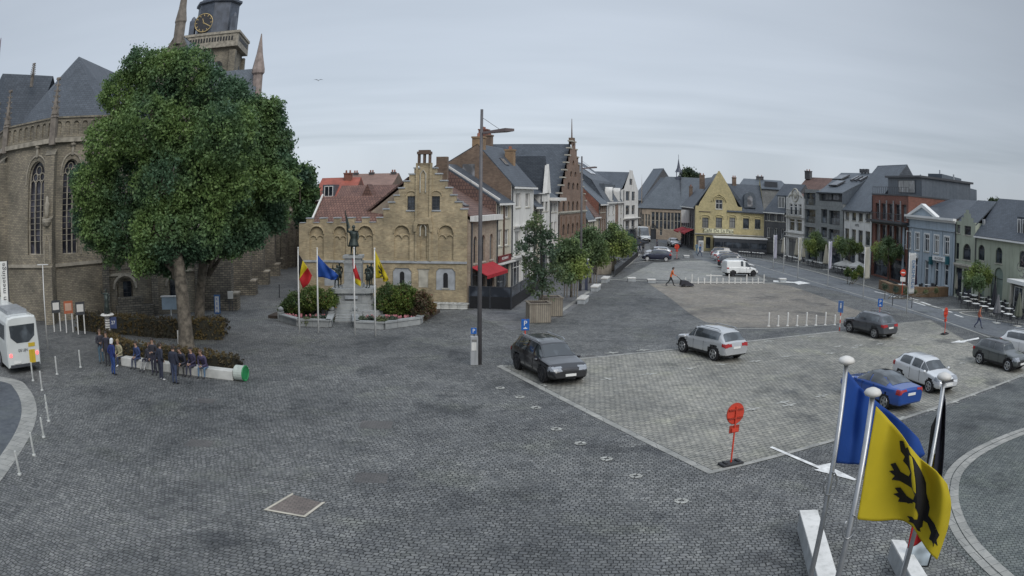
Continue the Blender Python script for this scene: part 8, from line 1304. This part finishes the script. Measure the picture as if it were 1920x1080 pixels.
c = G(408, 592); z = AT(408, 586, c.y).z; z2 = AT(408, 553, c.y).z; t = thing('sign', 'tall narrow blue and white street sign right of the tree trunks', 'sign', tuple(c), .2); MB().box(-.24, -.05, .15, .24, .05, z2).build('sign_plate', paint('sign edge blue', (.03, .12, .3), .5), t, bevel=.02); MB().box(-.16, -.065, .25, .16, -.051, z2 - .1).build('face', wht, t); [text(ch_, .28, sgb, t, loc=(0, -.07, z2 - .3 - i * .33)) for i, ch_ in enumerate('KERK')]
c = G(433, 584); z = AT(433, 560, c.y).z; t = thing('notice_board', 'small pale notice box on two posts against the buttress', 'notice board', tuple(c), .3); MB().box(-.22, -.08, z, .22, .08, z + .55).build('case', conc, t); [MB().cyl((x, 0, 0), (x, 0, z), .03).build('post', metd, t) for x in (-.12, .12)]
c = G(524, 558); t = thing('bollard', 'thin dark post in the lane behind the black yellow and red flag', 'bollard', tuple(c)); MB().cyl((0, 0, 0), (0, 0, 1.1), .05, n=8).build('post', metd, t)
# ================================================================== RIGHT TERRACES
GBn = 'white pole banners along the road'
def rbanner(px_, py_, ptop, lab, w, h, col, txt=None, off=0.0, lean=.0, tw=0.0):
    b = G(px_, py_); zt = AT(px_ + 3, ptop, b.y).z; t = thing('banner_pole', lab, 'banner', tuple(b), -.35, GBn); MB().tube([(0, 0, 0), (0, 0, zt)], [.05, .035], 10).build('pole', polew, t, smooth=True)
    if w:
        def fn(u, v): return (.04 + w * .8 * u * (1 - tw * v), .08 * math.sin(v * 5 + u * 3), zt - .1 - h * v + .1 * u)
        f = flag(t, fn, 6, 16, lambda u, v: 0, [col], 'cloth')
        if txt: text(txt, w * .62, paint('banner blue', (.03, .14, .32), .6), f, loc=(.04 + w * .5, -.12, zt - .1 - h * .5), rot=(math.pi / 2, math.pi / 2, 0))
    return t
rbanner(1449.5, 504, 440, 'farthest white banner, narrow and pale lilac, along the road', .5, 3.0, flagm('pale lilac', (.55, .54, .62))); rbanner(1469, 510, 445, 'bare white pole between the two farthest banners', 0, 0, None); rbanner(1495.5, 522, 445, 'cream wilted banner on the third pole along the road', .45, 2.6, flagm('cream banner', (.55, .53, .45)), tw=.3); rbanner(1551.7, 536, 452, 'narrow lilac white banner on a tall pole before the white house', .4, 2.9, MATS['pale lilac']); rbanner(1618, 559, 462, 'wide cream banner drooping before the modern brick building', .55, 3.0, MATS['cream banner'], tw=-.3); rbanner(1699.5, 588, 473, 'nearest white banner with blue lettering, before the blue house', .75, 3.4, fw_, 'DIKSMUIDE')
# timber terrace enclosure
tp = [G(1647, 542), G(1668, 551), G(1700, 556), G(1740, 558), G(1778, 556)]; t = thing('timber_planters', 'row of brown timber planter boxes fencing the terrace of the blue house', 'planter', tuple(tp[0]))
for a, b in zip(tp[:-1], tp[1:]):
    a, b = a - tp[0], b - tp[0]; d = (b - a).normalized(); s = Vector((-d.y, d.x, 0)) * .7; L = (b - a).length; k = max(1, round(L / 2.0))
    for i in range(k): q, r = a + d * (L * i / k + .03), a + d * (L * (i + 1) / k - .03); m = MB(); m.prism([(v.x, v.y) for v in (q, r, r + s, q + s)], 0, 1.0); m.build('planter_box', wood_br, t)
tl = AT(1712, 540, 66); shrub('low greenery growing in the timber planter boxes', [(1660, 538, 5), (1680, 543, 5), (1700, 546, 5), (1715, 547, 4), (1735, 547, 4), (1755, 545, 4)], 66.5, 1500, .08, lf_gl, seed=60)
def parasol(px_, py_, ptop, lab, mat, open_=False, w=.35, grp=None):
    b = G(px_, py_); zt = AT(px_, ptop, b.y).z; t = thing('parasol', lab, 'parasol', tuple(b), 0, grp); MB().cyl((0, 0, 0), (0, 0, zt), .035, n=8).build('pole', metd, t); MB().box(-.35, -.35, 0, .35, .35, .07).build('base', conc, t); m = MB()
    if open_:
        R = w; k = 8; m.add([(0, 0, zt)] + [(R * math.cos(2 * math.pi * i / k + .4), R * math.sin(2 * math.pi * i / k + .4), zt - .55) for i in range(k)] + [(R * math.cos(2 * math.pi * i / k + .4), R * math.sin(2 * math.pi * i / k + .4), zt - .75) for i in range(k)], [(0, 1 + i, 1 + (i + 1) % k) for i in range(k)] + [(1 + i, 1 + k + i, 1 + k + (i + 1) % k, 1 + (i + 1) % k) for i in range(k)])
    else:
        n = 16; prof = [(w * .35, .75), (w * .95, .9), (w * .9, 1.2), (w * .55, zt * .7), (w * .18, zt - .05), (.02, zt)]; m.v = [((r * (1 + .22 * (j % 2))) * math.cos(2 * math.pi * j / n), (r * (1 + .22 * (j % 2))) * math.sin(2 * math.pi * j / n), z) for r, z in prof for j in range(n)]; m.f = [(i * n + j, i * n + (j + 1) % n, (i + 1) * n + (j + 1) % n, (i + 1) * n + j) for i in range(5) for j in range(n)]; m.m = [0] * len(m.f)
    m.build('canopy', mat, t, uv=False); return t
gry = flagm('grey parasol canvas', (.2, .2, .21)); crmf = flagm('cream parasol canvas', (.5, .47, .38)); dkf = flagm('aubergine canvas', (.04, .025, .045)); bkf = flagm('black canvas', (.025, .027, .035))
GPs = 'closed parasols on the right terraces'
for a in ((1712, 548, 478, 'closed dark aubergine parasol before the blue house', dkf, .42), (1868, 606, 552, 'closed grey and white parasol in the middle of the right terrace', gry, .38), (1862, 590, 527, 'closed black parasol behind the grey and white one', bkf, .35), (1907, 612, 548, 'closed greyish green parasol near the right edge', flagm('green grey canvas', (.16, .17, .13)), .42), (1548, 506, 458, 'closed cream parasol left of the narrow lilac banner', crmf, .4), (1468, 484, 445, 'closed cream parasol at the left of the ornate white house door', crmf, .35), (1493, 489, 447, 'closed cream parasol at the right of the ornate white house door', crmf, .35), (1506, 493, 455, 'closed pale parasol before the modern grey block', crmf, .3), (1793, 556, 505, 'closed pale parasol against the narrow green house', crmf, .3)): parasol(a[0], a[1], a[2], a[3], a[4], False, a[5], GPs)
for i, (x, y, tp_, lab) in enumerate(((1585, 512, 487, 'open white parasol before the bright white house, left one'), (1608, 516, 490, 'open white parasol before the bright white house, right one'))): parasol(x, y, tp_, lab, fw_, True, 1.7, 'open white parasols')
for i, (x, y, tp_) in enumerate(((1150, 498, 456), (1166, 489, 452), (1180, 481, 449), (1192, 474, 446))): parasol(x, y, tp_, ['nearest', 'second', 'third', 'farthest'][i] + ' open black parasol of the cafe terrace on the left pavement', bkf, True, 2.0, 'open black parasols')
screen(G(1152, 519), G(1196, 481), 1.2, 'long low black terrace screen beside the open black parasols')
# terrace seating on the right: table with two chairs, copied
rows_ = []
for (x0, y0, x1, y1, n, k) in ((1801, 568, 1915, 600, 7, 0), (1806, 576, 1912, 612, 7, 1), (1820, 566, 1912, 588, 6, 2), (1800, 562, 1830, 566, 3, 3)):
    for i in range(n): f = (i + .5) / n; rows_.append((x0 + (x1 - x0) * f, y0 + (y1 - y0) * f, 'right', ('third', 'front', 'back', 'short left')[k] + ' row', i))
for (x0, y0, x1, y1, n) in ((1385, 480, 1432, 484, 5), (1512, 497, 1545, 504, 4), (1562, 510, 1600, 520, 5), (1572, 503, 1622, 513, 5), (1470, 488, 1500, 494, 3)):
    for i in range(n): f = (i + .5) / n; rows_.append((x0 + (x1 - x0) * f, y0 + (y1 - y0) * f, 'far', {1385: 'before the yellow cafe', 1512: 'before the modern grey block', 1562: 'nearer row by the white house', 1572: 'farther row by the white house', 1470: 'before the ornate white house'}[x0], i))
for i in range(4): rows_.append((1690 + i * 24, 546 + (i % 2) * 2, 'blue', 'behind the timber planters', i))
T0 = C0 = None; side = {'right': 'on the terrace before the sage green houses', 'far': 'on the far terraces before the modern blocks', 'blue': 'inside the timber planters of the blue house'}; dark2 = paint('dark wicker', (.04, .04, .045), .7)
O_ = ('first', 'second', 'third', 'fourth', 'fifth', 'sixth', 'seventh')
for i, (x, y, k, rw, ix) in enumerate(rows_):
    rw = rw + (' of the sage green terrace' if k == 'right' else ''); c = G(x, y); lt = '%s white topped table from the left, %s' % (O_[ix], rw); lc = lambda sd_: 'dark chair %s of the %s table, %s' % (sd_, O_[ix], rw)
    if T0 is None: T0 = table(c, lt); C0 = chair(c + Vector((.65, 0, 0)), lc('right'), -math.pi / 2, dark2); first = False
    else: T0_ = dup(T0, c, random.uniform(-.3, .3), lt, 'white topped tables ' + side[k]); dup(C0, c + Vector((.68, .05, 0)), -math.pi / 2 + random.uniform(-.3, .3), lc('right'), 'dark chairs ' + side[k])
    dup(C0, c + Vector((-.68, -.05, 0)), math.pi / 2 + random.uniform(-.3, .3), lc('left'), 'dark chairs ' + side[k])
T0['group'] = 'white topped tables ' + side['right']; C0['group'] = 'dark chairs ' + side['right']
b = G(1673, 573); t = thing('cycle_rack', 'dark metal hoop rail by the road before the timber planters', 'rail', tuple(b), -.8); MB().tube([(0, 0, 0), (0, 0, .9), (.15, 0, 1.0), (2.0, 0, 1.0), (2.15, 0, .9), (2.15, 0, 0)], .04, 8).build('hoop', metd, t, smooth=True)
t = thing('road_sign', 'small round no entry sign left of the nearest banner', 'sign', tuple(G(1691, 556)), -.4); MB().cyl((0, 0, 0), (0, 0, 2.6), .035).build('post', redp, t); M = Matrix.Translation((0, -.04, 2.4)) @ Matrix.Rotation(math.pi / 2, 4, 'X'); MB().lathe([(.34, 0), (.34, .02)], (0, 0, 0), 24, M=M).build('sign_disc', redp, t); MB().box(-.22, -.07, 2.34, .22, -.061, 2.46).build('bar', frw, t); MB().box(-.3, -.05, 1.5, .3, -.03, 1.95).build('lower_plate', wht, t)
# distant street clutter left end
t = thing('menu_board', 'white menu board standing at the corner of the yellow cafe', 'menu board', tuple(G(1314, 474)), -.1); MB().box(-.4, -.03, .1, .4, .03, 1.9).build('board', wht, t); MB().box(-.3, -.045, .3, .3, -.032, 1.7).build('poster', metl, t)
# a gull in the sky
bp = AT(597, 151, 60); t = thing('gull', 'small gull flying in the sky above the brick house', 'gull', tuple(bp), .3); J = [(0, -.25, 0, .03), (0, -.12, .0, .06), (0, .05, 0, .07), (0, .2, 0, .04), (0, .32, .0, .03)]; me = skin_mesh(J, [(0, 1), (1, 2), (2, 3), (3, 4)]); me.name = 'body'; me.materials.append(paint('gull white', (.6, .6, .6), .7)); o = bpy.data.objects.new('body', me); COL.objects.link(o); o.parent = t
t.scale = (.55,) * 3
for s in (-1, 1): m = MB(); m.add([(0, -.1, .02), (s * .35, -.16, .16), (s * .75, .0, .08), (s * .38, .05, .14), (0, .12, .02), (0, -.1, .05), (s * .35, -.16, .18), (s * .75, .0, .09), (s * .38, .05, .16), (0, .12, .05)], [(0, 1, 2, 3, 4), (9, 8, 7, 6, 5)]); m.build('wing', paint('gull grey', (.25, .26, .28), .7), t)
# ------------------------------------------------------------------ parts that come in several separate pieces become one object per piece
for o in [o for o in bpy.data.objects if o.type == 'MESH' and o.parent and o.name.split('.')[0] in ('coping', 'chimney_pot', 'awning_arm', 'door_handle', 'pilaster', 'window_hood', 'door_gap', 'saint_figure', 'blind_tracery', 'flowers', 'parapet_opening', 'gable_wall', 'fingers', 'belfry_opening', 'cap')]:
    if o.name.startswith('flowers') or o.data.users > 1: continue
    bm = bmesh.new(); bm.from_mesh(o.data); seen = set(); isl = []
    for v in bm.verts:
        if v in seen: continue
        st = [v]; seen.add(v); c = []
        while st:
            q = st.pop(); c.append(q)
            for e in q.link_edges:
                w = e.other_vert(q)
                if w not in seen: seen.add(w); st.append(w)
        isl.append(c)
    bb = [[Vector([min(v.co[k] for v in c) for k in range(3)]), Vector([max(v.co[k] for v in c) for k in range(3)]), c] for c in isl]; i = 0
    while i < len(bb):       # pieces that touch stay together
        j = i + 1; hit = False
        while j < len(bb):
            if all(bb[i][0][k] <= bb[j][1][k] + .03 and bb[j][0][k] <= bb[i][1][k] + .03 for k in range(3)):
                bb[i] = [Vector([min(bb[i][0][k], bb[j][0][k]) for k in range(3)]), Vector([max(bb[i][1][k], bb[j][1][k]) for k in range(3)]), bb[i][2] + bb[j][2]]; bb.pop(j); hit = True
            else: j += 1
        if not hit: i += 1
    if len(bb) > 1:
        groups = [set(v.index for v in b[2]) for b in bb]; me0 = o.data
        for k in range(len(bb)):
            b2 = bm.copy(); b2.verts.ensure_lookup_table(); bmesh.ops.delete(b2, geom=[v for v in b2.verts if v.index not in groups[k]], context='VERTS'); me = bpy.data.meshes.new(me0.name); b2.to_mesh(me); b2.free(); [me.materials.append(m) for m in me0.materials]
            if k == 0: o.data = me
            else: c = o.copy(); c.data = me; COL.objects.link(c)
    bm.free()
